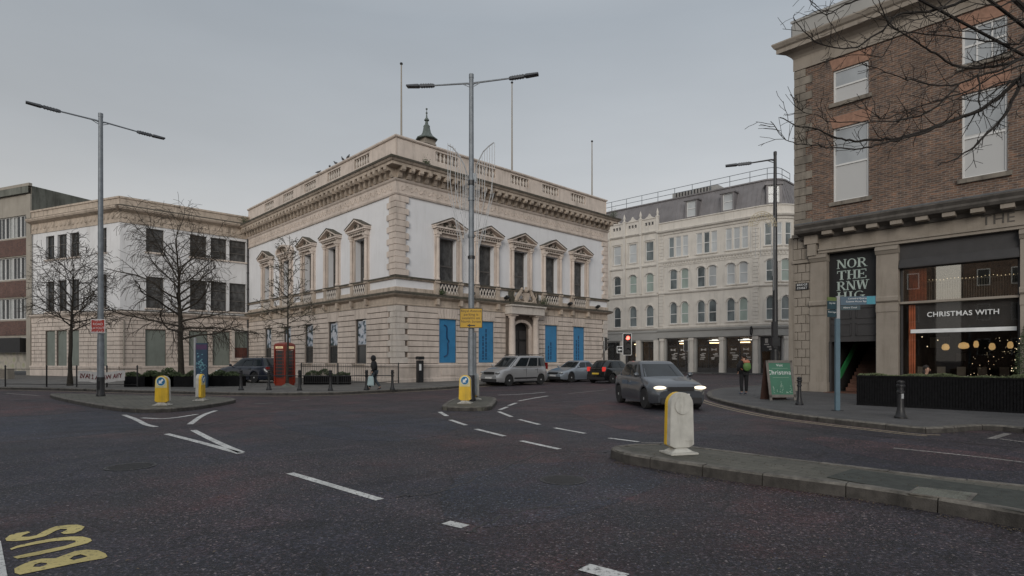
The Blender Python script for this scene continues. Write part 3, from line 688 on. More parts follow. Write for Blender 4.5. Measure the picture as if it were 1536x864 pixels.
for F, L in ((FR, LR), (FL, LLn)):
    hx = [(9.3, 12.5)] if F is FR else []
    iv = [(0, 9.3), (12.5, L)] if F is FR else [(0, L)]
    for i, (a, b) in enumerate(iv):
        m0 = 1 if a == 0 else 0; m1 = 1 if (b == L and F is FR) else 0
        pl.mould(F, a, b, [(-.1, .05), (.16, .05), (.16, .32), (.11, .36), (.11, 1.02), (.16, 1.06), (.18, 1.2), (.06, 1.26), (-.1, 1.26)], m0, m1)
    for c in ([4.0, 7.4, 14.2, 17.6] if F is FR else UC_L): pl.fbox(F, c-.62, c+.62, .105, .135, .5, .9)
pl.build('plinth', 'stone', hall, smooth=0)
belt = MB()
for F, L, UC in ((FR, LR, UC_R), (FL, LLn, UC_L)):
    m1 = 1 if F is FR else 0
    belt.mould(F, 0, L, [(-.05, 4.93), (.06, 4.93), (.09, 5.0), (.05, 5.05), (.05, 5.42), (.14, 5.46), (.3, 5.52), (.38, 5.58), (.38, 5.68), (.06, 5.76), (-.05, 5.76)], 1, m1)
    belt.mould(F, 0, L, [(-.05, 5.765), (.1, 5.765), (.1, 6.02), (.05, 6.06), (-.05, 6.06)], 1, m1)
    belt.mould(F, 0, L, [(-.05, 6.55), (.1, 6.55), (.16, 6.6), (.16, 6.69), (.04, 6.73), (-.05, 6.73)], 1, m1)
    for c in UC:      # pedestals under each window
        if F is FR and c == 10.8: continue
        for s in (-1, 1): belt.fbox(F, c+s*.98-.17, c+s*.98+.17, .0, .2, 5.77, 6.55); belt.fbox(F, c+s*.98-.2, c+s*.98+.2, .0, .27, 6.53, 6.66)
        for s in (-1, 1): belt.fbox(F, c+s*.98-.11, c+s*.98+.11, .04, .3, 5.12, 5.5)
belt.build('belt_course', 'stone_dirty', hall, smooth=0)
for F, L, UC in ((FR, LR, UC_R), (FL, LLn, UC_L)):
    for c in UC:
        if F is FR and c == 10.8: continue
        x0, x1, z0, z1 = c-.8, c+.8, 5.86, 6.48; fr = MB()
        for i in range(3):
            a = x0+(x1-x0)*i/3; b = x0+(x1-x0)*(i+1)/3; m = (a+b)/2
            for (p, q, r, s_) in ((a, z0, m, z1), (m, z1, b, z0), (a, z1, m, z0), (m, z0, b, z1)):
                A, B = F.pos(p, .13, q), F.pos(r, .13, s_); fr.tube([A, B], .035, 4)
        fo = fr.build('fretwork_panel', 'quoin', hall, smooth=0); fd = MB(); fd.fbox(F, c-.81, c+.81, .0, .075, 5.8, 6.53); fd.build('fretwork_backing', 'charcoal', fo, smooth=0)
lg = MB()
for F, L in ((FR, LR), (FL, LLn)):
    m1 = 1 if F is FR else 0
    lg.mould(F, 0, L, [(0, 6.732), (.165, 6.62), (.18, 6.62), (.18, 6.73), (.0, 6.77)], 1, m1); lg.mould(F, 0, L, [(0.05, 5.766), (.385, 5.60), (.40, 5.60), (.40, 5.71), (.1, 5.81)], 1, m1)
lg.build('ledge_weathering', 'lead', hall, smooth=0)
ent = MB(); 
for F, L in ((FR, LR), (FL, LLn)):
    m1 = 1 if F is FR else 0
    ent.mould(F, 0, L, [(-.05, 11.75), (.1, 11.75), (.14, 11.85), (.07, 11.9), (.07, 12.55), (.15, 12.62), (.2, 12.72), (-.05, 12.72)], 1, m1)
ent.build('entablature', 'stone', hall, smooth=0)
rr = random.Random(5)      # carved scroll frieze
for F, L in ((FR, LR), (FL, LLn)):
    k = int((L-.6)/.34); zi = MB()
    for i in range(k):
        u = .4+(L-.8)*i/k; s = 1 if i % 2 else -1
        pts = [F.pos(u+.15*math.cos(a)*(1-a/9), .085, 12.22+s*.2*math.sin(a)*(1-a/9)) for a in [j*.9 for j in range(7)]]
        zi.tube(pts, [.03, .028, .026, .022, .02, .016, .016], 4)
    zi.build('carved_frieze', 'stone', hall, smooth=40)
cor = MB()
for F, L in ((FR, LR), (FL, LLn)):
    m1 = 1 if F is FR else 0
    cor.mould(F, 0, L, [(-.05, 12.725), (.12, 12.725), (.12, 13.28), (.2, 13.33), (.72, 13.34), (.72, 13.5), (.80, 13.54), (.9, 13.68), (.9, 13.74), (.1, 13.95), (-.05, 13.95)], 1, m1)
cor.build('cornice', 'stone_dirty', hall, smooth=0)
lg = MB()
for F, L in ((FR, LR), (FL, LLn)):
    m1 = 1 if F is FR else 0
    lg.mould(F, 0, L, [(0.0, 13.955), (.905, 13.66), (.925, 13.66), (.925, 13.79), (.05, 14.03)], 1, m1)
lg.build('cornice_capping', 'lead', hall, smooth=0)
bm_ = MB(); prof = [(0, -.56), (.13, -.58), (.2, -.46), (.24, -.26), (.38, -.22), (.54, -.28), (.62, -.18), (.62, 0), (0, 0)]
bm_.prism(prof, lambda p, t: (-.14+.28*t, p[0], p[1])); br_me = bm_.mesh('bracket', 'stone_dirty', smooth=0)
pn = MB(); pn.box(-.13, .13, 0, .05, -.48, -.1); 
for F, L in ((FR, LR), (FL, LLn)):
    k = round((L-.2)/.66)
    for i in range(k+1):
        u = .12+(L-.24-(0 if F is FR else .5))*i/k
        F.place(br_me, 'bracket', hall, u, .12, 13.34)
# parapet with balustrade panels
par = MB(); NB = -.28
holesP = {id(FR): [(c-.95, c+.95, 14.52, 15.16) for c in UC_R], id(FL): [(c-1.0, c+1.0, 14.52, 15.16) for c in UC_L]}
for F, L in ((FR, LR), (FL, LLn)):
    hp = holesP[id(F)]
    wall(par, F, .0 if F is FR else .0, L, 13.9, 15.3, hp, .3, -.05)
    wall(par, F, .3, L, 13.9, 15.3, [], 0, -.35)
    m1 = 1 if F is FR else 0
    par.mould(F, 0, L, [(-.4, 15.301), (.02, 15.301), (.07, 15.36), (.07, 15.44), (-.1, 15.5), (-.4, 15.46)], 1, m1)
FBW = FB_R; wall(par, FB_R, .0, 25, 13.9, 15.3, [], 0, -.05)
par.build('parapet', 'stone', hall, smooth=0)
ba = MB(); ba.lathe([(.075, 0), (.075, .05), (.05, .08), (.10, .25), (.08, .38), (.045, .5), (.06, .55), (.08, .58), (.08, .64)], n=8); ba_me = ba.mesh('baluster', 'quoin', smooth=40)
for F, L in ((FR, LR), (FL, LLn)):
    for h in holesP[id(F)]:
        for i in range(6): F.place(ba_me, 'baluster', hall, h[0]+(h[1]-h[0])*(i+.5)/6, -.17, 14.52)
roof = MB(); P = [FR.pos(.4, -.4, 0), FR.pos(LR-.4, -.4, 0), FR.pos(LR-.4, -24.6, 0), FR.pos(.4, -24.6, 0)]; c = FR.pos(LR/2, -12.5, 0)
roof.prism([p[:2] for p in P], lambda p, t: (p[0], p[1], 13.9+.15*t)); roof.build('roof', 'lead', hall, smooth=0)
# corner quoins
q = MB(); rr = random.Random(11)
def quoin(F, u0, L2, z0, z1, h, ws, out, sgn=1):
    k = round((z1-z0)/h); h = (z1-z0)/k
    for i in range(k):
        wR, wL = (ws[0], ws[1]) if i % 2 else (ws[1], ws[0]); z = z0+i*h
        o = out+rr.uniform(-.01, .01)
        q.fbox(F, *((u0-o, u0+wR) if sgn > 0 else (u0-wR, u0+o)), -wL, o, z+.015, z+h-.02)
        q.fbox(F, *((u0-o+.05, u0+wR-.05) if sgn > 0 else (u0-wR+.05, u0+o-.05)), -wL+.05, o-.04, z+h-.021, z+h+.016)
quoin(FR, 0, 0, 6.78, 11.7, .38, (.62, .88), .13); q.build('quoin_stones', 'stone', hall, smooth=0); q = MB(); quoin(FR, LR, 0, 6.78, 11.7, .38, (.45, .7), .11, -1)
q.build('quoin_stones', 'stone', hall, smooth=0)
q = MB(); quoin(FR, 0, 0, 1.3, 4.9, .36, (.6, .85), .075); q.build('pale_quoin_stones', 'quoin', hall, smooth=0); q = MB(); quoin(FR, LR, 0, 1.3, 4.9, .36, (.5, .7), .07, -1); q.build('pale_quoin_stones', 'quoin', hall, smooth=0)
# upper windows: pedimented surround > sash, pane
def surround(seg=False):
    mb = MB()
    for s in (-1, 1):
        mb.box(s*.95-.15, s*.95+.15, 0, .1, 0, 3.0); mb.lathe([(.14, 0), (.14, .12), (.105, .16), (.10, 2.6), (.09, 2.75), (.14, 2.8), (.15, 2.9), (.15, 2.98)], (s*.95, .2, 0), 10)
        mb.box(s*.95-.18, s*.95+.18, 0, .36, 2.96, 3.08)
    mb.box(-1.13, 1.13, 0, .32, 3.08, 3.34); mb.box(-.80, .80, 0, .12, 2.86, 3.08)
    mb.box(-.80, -.72, 0, .1, 0, 2.87); mb.box(.72, .80, 0, .1, 0, 2.87)
    mb.box(-1.27, 1.27, 0, .48, 3.34, 3.45)
    if not seg:
        for s in (-1, 1): mb.prism([(s*1.30, 3.455), (s*1.30, 3.56), (0, 4.12), (0, 4.0)], lambda p, t: (p[0], .52*t, p[1]))
        mb.prism([(-1.1, 3.455), (1.1, 3.455), (0, 3.98)], lambda p, t: (p[0], .2*t, p[1]))
    else:
        K = 8; o = [(1.3*math.cos(math.pi*i/K), 3.48+.62*math.sin(math.pi*i/K)) for i in range(K+1)]; n_ = [(1.1*math.cos(math.pi*i/K), 3.46+.5*math.sin(math.pi*i/K)) for i in range(K+1)]
        for i in range(K): mb.prism([o[i], o[i+1], n_[i+1], n_[i]], lambda p, t: (p[0], .52*t, p[1]))
        mb.prism([(-1.1, 3.45)]+list(reversed(n_))[1:-1]+[(1.1, 3.45)], lambda p, t: (p[0], .2*t, p[1]))
    for i in range(13): x = -1.1+2.2*i/12; mb.box(x-.045, x+.045, .32, .41, 3.24, 3.335)
    return mb.mesh('window', 'stone', smooth=35)
sur_me = surround(); seg_me = surround(True)
ped = MB()
def ped_top(seg):
    mb = MB()
    if not seg:
        for s in (-1, 1): mb.prism([(s*1.33, 3.565), (s*1.33, 3.6), (0, 4.17), (0, 4.125)], lambda p, t: (p[0], .56*t, p[1]))
    rnd = random.Random(2)
    for i in range(10): mb.blob((rnd.uniform(-.45, .45), .22, 3.53+rnd.uniform(0, .22)), (.12, .05, .09), 1, .2, rnd)
    for i in range(9): x = -.9+1.8*i/8; mb.blob((x, .33, 3.2), (.07, .04, .07), 1)
    return mb.mesh('carving', 'lead' if not seg else 'stone_dirty', smooth=40)
pt0, pt1 = ped_top(False), ped_top(True)
sash_me = frame_mesh(1.44, 2.88, 0, 'sash_dark', .09, -.03, .05, (), (.36,), .07, 'sash'); pan_me = pane_mesh(1.3, 2.8, 0, 'blind_glass', -.0)
rr = random.Random(4)
for F, UC in ((FR, UC_R), (FL, UC_L)):
    for i, c in enumerate(UC):
        sg = F is FL and i == 3
        w = F.place(seg_me if sg else sur_me, 'window', hall, c, 0, 6.73)
        sub(pt1 if sg else pt0, 'carving', w)
        for me, nm in ((sash_me, 'sash'), (pan_me, 'pane')):
            o = sub(me, nm, w); o.location = (0, -.42, 0)
# ground floor windows: posters on the left side, blue boards on the right
bl = MB(); bl.box(-.70, .70, -.06, 0, 0, 2.9); bl_me = bl.mesh('blue_board', 'blue', smooth=0)
def brace_mesh():
    mb = MB(); pts = []
    for t in range(25):
        f = t/24; z = 2.5-2.1*f; x = .05*math.sin(f*2*math.pi*1)+(.16 if f in (0, 1) else 0)*1+(-.14*math.exp(-((f-.5)/.045)**2))+.1*math.exp(-((f-.0)/.06)**2)+.1*math.exp(-((f-1)/.06)**2); pts.append((x, .012, z))
    mb.tube(pts, .05, 4); return mb.mesh('printed_brace', 'blue_ink', smooth=0)
for c, k in zip((4.0, 7.4, 14.2, 17.6), range(4)):
    w = FR.place(bl_me, 'window', hall, c, -.06, 1.33); w['label'] = 'blue printed board covering the ground floor window'
    mb = MB(); mb.box(-.8, .8, -.1, .12, -.09, -.01); mb.box(-.78, .84, 0, .12, 2.9, 2.96); sub(mb.mesh('sill', 'stone_dirty', smooth=0), 'sill', w)
    if k == 0: sub(brace_mesh(), 'print', w)
    else:
        mb = MB(); r2 = random.Random(k)
        for j in range(2):      # two vertical rows of unreadably small vertical print
            z = .2
            while z < (1.5+.7*(k % 2)+j*-.4): h = r2.uniform(.12, .3); mb.box(-.1+j*.28, .02+j*.28, .001, .006, z, z+h); z += h+.06
        sub(mb.mesh('print', 'blue_ink', smooth=0), 'print', w)
fm = frame_mesh(1.44, 3.0, 0, 'sash_dark', .07, -.03, .05, (), (.42,), .06, 'frame')
pm1 = pane_mesh(1.32, 2.9, 0, 'dark_glass', -.0)
def poster_mesh(s):
    mb = MB(); mb.box(-.6, .6, -.005, .004, 1.25, 2.88); me = mb.mesh('poster', 'poster', smooth=0); return me
m, n, l, b = nodes('poster'); v = coords(n, l); c = ramp(n, l, noise(n, l, v, 2.6, 3), [(.46, (.55, .57, .62)), (.52, (.30, .36, .45)), (.58, (.03, .06, .07))]); l.new(c, b.inputs['Base Color']); b.inputs['Roughness'].default_value = .3; M['poster'] = m
pos_me = poster_mesh(0)
for i, c in enumerate(UC_L):
    w = FL.place(fm, 'window', hall, c, -.14, 1.25); sub(pm1, 'pane', w); sub(pos_me, 'poster', w)
    mb = MB(); mb.box(-.8, .8, -.0, .42, -.08, 0); sub(mb.mesh('sill', 'stone_dirty', smooth=0), 'sill', w)
# portico, door, royal arms
po = MB()
for u in (9.62, 12.1):
    po = MB(); po.fbox(FR, u-.3, u+.3, 0, .62, .1, 1.1); p = FR.pos(u, .33, 0)
    po.lathe([(.3, 1.1), (.3, 1.2), (.25, 1.28), (.25, 3.0), (.22, 4.5), (.28, 4.6), (.3, 4.72)], (p[0], p[1], 0), 14)
    po.fbox(FR, u-.34, u+.34, 0, .68, 4.72, 4.84); po.build('portico_column', 'stone', hall, smooth=35)
po = MB(); po.fbox(FR, 9.15, 12.6, .0, .8, 4.845, 5.4); po.fbox(FR, 9.05, 12.7, .0, .92, 5.4, 5.5); po.build('portico_beam', 'quoin', hall, smooth=0)
po = MB(); po.fbox(FR, 9.3, 12.45, .02, .8, 5.5, 5.72); po.fbox(FR, 9.5, 9.8, .05, .4, 5.72, 6.5); po.fbox(FR, 12.1, 12.35, .05, .4, 5.72, 6.5); po.build('balcony_blocking', 'lead', hall, smooth=0)
dr = MB(); dr.fbox(FR, 10.02, 11.78, -.4, -.34, .12, 4.33); door = dr.build('door', 'black', hall, smooth=0)
dd = MB()
for x0, x1 in ((10.12, 10.82), (10.98, 11.68)):
    for z0, z1 in ((.35, 1.5), (1.65, 2.9), (3.05, 3.7)): dd.fbox(FR, x0, x1, -.34, -.31, z0, z1)
dd.build('door_panel', 'charcoal', door, smooth=0)
ds = MB(); K = 12
for s in (0, 1):
    u = 9.98 if s == 0 else 11.82; ds.fbox(FR, u-.14, u+.14, -.03, .1, .12, 3.85)
for i in range(K):
    a, b_ = math.pi*i/K, math.pi*(i+1)/K; f = lambda r, q, h: (10.9+r*math.cos(q), 3.8+h*math.sin(q))
    ds.prism([f(1.06, a, .7), f(1.06, b_, .7), f(.86, b_, .5), f(.86, a, .5)], lambda p, t: FR.pos(p[0], -.03+.15*t, p[1]))
ds.build('door_surround', 'stone', hall, smooth=0)
st = MB(); st.fbox(FR, 9.9, 11.9, .0, .35, .12, .26); st.build('door_step', 'stone', hall, smooth=0)
arms = MB(); r3 = random.Random(9); cu, cn, cz = 10.9, .45, 5.72
def at(du, dn, dz): return FR.pos(cu+du, cn+dn, cz+dz)
arms.prism([(-.34, .75), (.34, .75), (.34, .4), (.18, .12), (0, 0), (-.18, .12), (-.34, .4)], lambda p, t: at(p[0], .08*t, p[1]))
arms.blob(at(0, .05, .92), (.16, .14, .17), 2, .1, r3); arms.blob(at(0, .05, 1.12), (.1, .1, .09), 2, .1, r3)
for s in (-1, 1):
    arms.tube([at(s*1.0, 0, .08), at(s*.85, 0, .4), at(s*.62, .02, .68), at(s*.5, .04, .92)], [.14, .17, .15, .1], 8)
    arms.blob(at(s*.46, .08, 1.0), (.11, .11, .12), 2, .15, r3)
    arms.tube([at(s*.6, .05, .62), at(s*.42, .14, .5)], [.06, .04], 6); arms.tube([at(s*.62, .05, .75), at(s*.42, .14, .84)], [.05, .04], 6)
    arms.tube([at(s*.88, 0, .35), at(s*.7, .1, .12), at(s*.5, .1, .05)], [.09, .06, .05], 6); arms.tube([at(s*1.0, 0, .2), at(s*1.2, -.02, .5), at(s*1.1, 0, .75)], [.03, .03, .05], 5)
arms.tube([at(-1.15, .02, .03), at(0, .12, .02), at(1.15, .02, .03)], .07, 6)
tag(arms.build('coat_of_arms', 'stone_dirty', hall, smooth=40))
gu = MB(); p = FL.pos(LLn-.35, .12, 0); gu.tube([(p[0], p[1], 5.9), (p[0], p[1], 12.7)], .07, 8); gu.tube([(p[0], p[1], .15), (p[0], p[1], 5.3)], .07, 8)
for z in (6.5, 8, 9.5, 11, 12.2): gu.lathe([(.1, -.05), (.1, .05)], (p[0], p[1], z), 8)
gu.build('downpipe', 'charcoal', hall)
# turret, flagpoles
tb = PX(640, 205, 46); t = thing('roof_turret', (tb.x, tb.y, 14.05), 'small green copper topped turret with a finial rising behind the parapet', 'turret', world=True)
mb = MB(); mb.obox((tb.x, tb.y), FR.d, FR.n, .5, .5, 14.0, 19.0)
for z in (17.3, 17.9, 18.5): mb.obox((tb.x, tb.y), FR.d, FR.n, .55, .55, z, z+.1)
mb.build('turret_base', 'sandstone', t, smooth=0)
mb = MB(); mb.lathe([(.86, 18.95), (.88, 19.02), (.52, 19.25), (.34, 19.55), (.25, 19.95), (.27, 20.05), (.14, 20.2), (.10, 20.45), (.2, 20.5), (.2, 20.56), (.07, 20.75), (.03, 21.1), (.02, 21.45)], (tb.x, tb.y, 0), 8)
for z in (21.1, 21.42): mb.blob((tb.x, tb.y, z), (.09, .09, .09), 1)
mb.build('turret_roof', 'copper', t, smooth=25)
for px, py0, py1, F, u, lab in ((602, 97, 198, FR, .75, 'tall flagpole standing at the corner of the white hall roof'), (768, 125, 250, FR, 10.2, 'tall flagpole halfway along the roof above the hall doorway'), (888, 213, 288, FR, 20, 'flagpole at the far end of the hall roof')):
    r = (px-CX)/FP; n_ = F.n; off = -.9; tt = (n_[0]*F.P[0]+n_[1]*F.P[1]+off)/(n_[0]*r+n_[1]); x, y = r*tt, tt; zt = CAMZ+(HY-py0)/FP*y
    t = thing('flagpole', (x, y, 14), lab, 'flagpole', 'bare flagpoles on the hall roof', world=True)
    mb = MB(); mb.tube([(x, y, 14), (x, y, zt)], [.075, .04], 8); mb.build('pole', 'cream', t)
    mb = MB(); mb.blob((x, y, zt+.06), (.1, .1, .09), 2); mb.build('truck', 'iron', t)

# ================================================================ ANNEX (three storeys, white above, boarded ground floor)
ann = thing('annex_building', (*A0, .12), 'three storey annex with white upper walls, carved frieze, dark blinds and green boarded ground floor', 'building', world=True)
LA, LB2 = 10.6, 12.1
hAR = [(1.81, 3.1, 10.45, 12.4), (1.81, 3.1, 5.8, 8.4)]+[(a, b, z0, z1) for a, b in ((5.09, 6.42), (6.75, 8.08), (8.31, 9.76)) for z0, z1 in ((10.45, 12.35), (5.85, 8.45))]
hAL = [(1.68, 2.75, 10.3, 12.3), (1.68, 2.75, 5.8, 8.5)]+[(a, b, z0, z1) for a, b in ((5.27, 6.55), (7.0, 8.3), (8.75, 9.95)) for z0, z1 in ((10.2, 12.25), (5.65, 8.3))]
hGR = [(1.75, 3.25, 1.0, 4.0), (5.0, 6.5, 1.0, 4.0), (6.9, 8.35, 1.0, 4.0), (8.75, 10.15, 1.65, 4.1)]
hGL = [(1.6, 2.75, 1.0, 4.0), (5.27, 6.75, .95, 4.0), (6.95, 8.4, .95, 4.0), (8.6, 10.0, .95, 4.0)]
mb = MB(); wall(mb, FAR, 0, LA, 5.3, 14.2, hAR, .3); wall(mb, FAL, 0, LB2, 5.3, 14.2, hAL, .3); mb.build('upper_wall', 'annex_white', ann, smooth=0)
mb = MB(); mj = MB()
for F, L, hg in ((FAR, LA, hGR), (FAL, LB2, hGL)):
    wall(mj, F, 0, L, 0, 5.35, hg, .35, -.02); courses(mb, F, .0, L, 1.0, 4.75, hg, .34, -.015, .025, .045, 1.2)
    mb.mould(F, 0, L, [(-.05, .05), (.12, .05), (.12, .8), (.17, .84), (.17, .98), (0.02, 1.0), (-.05, 1.0)], .35, 0)
    mb.mould(F, 0, L, [(-.05, 4.75), (.05, 4.75), (.05, 5.15), (.2, 5.25), (.3, 5.36), (.3, 5.45), (.02, 5.52), (-.05, 5.52)], .35, 0)
mb.build('rusticated_wall', 'stone', ann, smooth=0); mj.build('recessed_joints', 'stone_dark', ann, smooth=0)
mb = MB()
for F, L in ((FAR, LA), (FAL, LB2)):
    mb.mould(F, 0, L, [(-.05, 12.6), (.06, 12.6), (.06, 12.72), (.03, 12.74), (.03, 13.45), (.12, 13.5), (.42, 13.62), (.5, 13.75), (.5, 13.85), (.05, 14.0), (.05, 14.5), (.12, 14.53), (.12, 14.68), (-.3, 14.68), (-.3, 13), (-.05, 12.9)], .35, 0)
    k = int(L/.55)
    for i in range(k):      # rosette frieze
        u = .3+(L-.6)*i/(k-1); p = F.pos(u, .035, 13.1); q_ = F.pos(u, .1, 13.1)
        mb.tube([p, q_], [.2, .13], 8)
mb.build('cornice', 'stone_dirty', ann, smooth=30)
mb = MB()
for F, L in ((FAR, LA), (FAL, LB2)): mb.mould(F, 0, L, [(.02, 14.005), (.5, 13.855), (.52, 13.87), (.05, 14.05)], .35, 0); mb.mould(F, 0, L, [(.0, 5.523), (.3, 5.453), (.32, 5.47), (.02, 5.56)], .35, 0)
mb.build('ledge_weathering', 'lead', ann, smooth=0)
mb = MB(); P = [FAR.pos(0, -.1, 0), FAR.pos(LA, -.1, 0), FAR.pos(LA+4, -9, 0), FAL.pos(LB2, -9, 0), FAL.pos(LB2, -.1, 0)]; mb.prism([p[:2] for p in P], lambda p, t: (p[0], p[1], 14.2+.1*t)); mb.build('roof', 'lead', ann, smooth=0)
def simple_windows(F, hs, fmat, gmat, par_, vert=(), hor=(.5,), t=.07, sill='stone', nn=-.22, arch_i=None, surround=None):
    for h in hs:
        w, ht = h[1]-h[0], h[3]-h[2]; a = h[4] if len(h) > 4 else 0
        g = gmat if isinstance(gmat, str) else random.choice(gmat)
        key = (round(w, 2), round(ht, 2), round(a, 2), fmat, vert, hor); 
        if key not in WC: WC[key] = frame_mesh(w, ht, a, fmat, t, -.03, .05, vert, hor, .05, 'window')
        o = F.place(WC[key], 'window', par_, (h[0]+h[1])/2, nn, h[2]); k2 = key[:3]+(g,)
        if k2 not in WC: WC[k2] = pane_mesh(w-.04, ht-.02, a, g, 0)
        sub(WC[k2], 'pane', o)
        if sill:
            k3 = (round(w, 2), sill, nn)
            if k3 not in WC: mb = MB(); mb.box(-w/2-.09, w/2+.09, -.02, -nn+.12, -.12, -.003); WC[k3] = mb.mesh('sill', sill, smooth=0)
            sub(WC[k3], 'sill', o)
WC = {}
simple_windows(FAR, hAR, 'sash_dark', 'blind_glass', ann, (), (.38, .7)); simple_windows(FAL, hAL, 'sash_dark', 'dark_glass', ann, (.5,), (.6,))
for F, hs in ((FAR, hGR[:3]), (FAL, hGL)):
    for h in hs:
        mb = MB(); w = (h[1]-h[0])/2; mb.box(-w+.02, w-.02, -.04, 0, 0, h[3]-h[2]-.01); F.place(mb.mesh('window_board', 'board', smooth=0), 'window_board', ann, (h[0]+h[1])/2, -.12, h[2])
h = hGR[3]; mb = MB(); mb.box(-.68, .68, -.04, 0, .95, 2.42); F = FAR; F.place(mb.mesh('window_board', 'board', smooth=0), 'window_board', ann, 9.45, -.2, 1.66)
M['brown'] = pbr('red_brown_panel', (.115, .04, .03), .6, bmp=.1); mb = MB(); mb.box(-.68, .68, -.03, 0.01, 0, .95); F.place(mb.mesh('window_panel', 'brown', smooth=0), 'window_panel', ann, 9.45, -.2, 1.66)
mb = MB(); w = .72
for a in ((-w-.22, -w, 0, .1, -.15, 2.5), (w, w+.22, 0, .1, -.15, 2.5), (-w-.25, w+.25, 0, .13, 2.5, 2.75), (-w-.25, w+.25, 0, .15, -.3, -.15)): mb.box(*a)
FAR.place(mb.mesh('window_surround', 'quoin', smooth=0), 'window_surround', ann, 9.45, .02, 1.66)
mb = MB(); p = FAR.pos(.25, .1, 0); mb.tube([(p[0], p[1], .15), (p[0], p[1], 4.7)], .05, 6)
for L2 in (LA-.45,): p = FAR.pos(L2, .12, 0); mb.tube([(p[0], p[1], 5.6), (p[0], p[1], 12.6)], .06, 6)
p = FAL.pos(LB2-.2, .12, 0); mb.tube([(p[0], p[1], 5.6), (p[0], p[1], 12.6)], .06, 6); mb.build('downpipe', 'cream', ann)

# ================================================================ OFFICE BLOCK at the far left
off = thing('office_block', (B0[0], B0[1], .12), 'four storey cream and red brick office block with ribbon windows beside the white annex', 'building', world=True)
LO = 26
mb = MB(); wall(mb, FB, -.02, LO, 3.6, 17.1, [(.6, LO, 12.5, 14.45), (.6, LO, 8.75, 10.75), (.6, LO, 5.15, 7.05)], .3)
mb.fbox(FB, -.05, .55, .01, .12, .1, 16.2); mb.fbox(FB, -.1, LO, .0, .25, 16.9, 17.15)
mb.build('front_wall', 'cream', off, smooth=0)
mb = MB(); 
for z0, z1 in ((10.85, 12.35), (7.15, 8.6), (3.7, 5.0)): mb.fbox(FB, .56, LO, .0, .06, z0, z1)
mb.build('brick_band', 'brick_red', off, smooth=0)
FBS = Fac(B0[:2], 1670); nrm = (FB.d[0], FB.d[1])
mb = MB(); bx = [FB.pos(0, 0, 0), FB.pos(0, -14, 0), FB.pos(.3, -14, 0), FB.pos(.3, 0, 0)]
mb.hexa([(*FB.pos(0, 0, 0)[:2], 13.5), (*FB.pos(0.3, 0, 0)[:2], 13.5), (*FB.pos(.3, -16, 0)[:2], 13.5), (*FB.pos(0, -16, 0)[:2], 13.5), (*FB.pos(0, 0, 0)[:2], 16.95), (*FB.pos(.3, 0, 0)[:2], 16.95), (*FB.pos(.3, -16, 0)[:2], 16.95), (*FB.pos(0, -16, 0)[:2], 16.95)])
mb.fbox(FB, .3, LO, -16, -.3, 14.6, 16.3)
mb.fbox(FB, .0, LO, .252, .26, 16.3, 16.88)
mb.build('parapet', 'concrete', off, smooth=0)
mb = MB(); wall(mb, FB, 0, LO, 0, 3.6, [(.75, 6.2, .12, 3.5), (6.8, 12, .12, 3.5)], .3); mb.build('shopfront_wall', 'cream', off, smooth=0)
mb = MB(); mb.fbox(FB, .75, 12, .0, .5, 2.15, 3.45); mb.build('shop_fascia', 'black', off, smooth=0)
mb = MB(); mb.fbox(FB, .75, 12, -.2, -.15, .5, 2.15); mb.build('shop_window', 'posterwall', off, smooth=0) if 'posterwall' in M else None
m, n, l, b = nodes('posterwall'); v = coords(n, l); vo = n.new("ShaderNodeTexVoronoi"); vo.inputs['Scale'].default_value = 1.6; l.new(v, vo.inputs['Vector']); c = ramp(n, l, vo.outputs['Distance'], [(.2, (.33, .33, .22)), (.5, (.42, .38, .33)), (.8, (.25, .24, .2))]); l.new(c, b.inputs['Base Color']); M['posterwall'] = m
mb.build('shop_window', 'posterwall', off, smooth=0)
mb = MB(); mb.fbox(FB, .6, LO, -.34, -.3, 3.7, 16.2); mb.build('curtain_backing', 'dark_glass', off, smooth=0)
M['net'] = pbr('net_curtain', (.33, .34, .33), .7, var=.2, scale=4, bmp=.1)
wf = None
for z0, z1 in ((12.5, 14.45), (8.75, 10.75), (5.15, 7.05)):
    for i in range(11):
        u = .68+i*1.14; ht = z1-z0
        if wf is None or abs(wf[0]-ht) > .01: wf = (ht, frame_mesh(1.1, ht, 0, 'white_frame', .07, -.03, .06, (.52,), (), .06, 'window'), pane_mesh(.5, ht-.1, 0, 'dark_glass', .0), pane_mesh(.38, ht-.2, 0, 'net', .004, 'curtain'))
        o = FB.place(wf[1], 'window', off, u+.55, -.2, z0)
        s = sub(wf[2], 'pane', o); s.location = (.26, 0, .05)
        s = sub(wf[2], 'pane', o); s.location = (-.28, 0, .05)
        if (i*7+int(z0)) % 3: s = sub(wf[3], 'curtain', o); s.location = (-.26+.5*(i % 2), .012, .1)
t = thing('rooftop_vent', (*FB.pos(.6, -9, 0)[:2], 16.9), 'low flat capped vent on the dark office roof edge', 'vent', world=True)
p = FB.pos(.6, -9.5, 0); mb = MB(); mb.obox(p, FB.d, FB.n, .5, 1.2, 16.3, 17.25); mb.build('vent_body', 'concrete', t, smooth=0); mb = MB(); mb.obox(p, FB.d, FB.n, .6, 1.35, 17.25, 17.37); mb.build('vent_cap', 'cream', t, smooth=0)
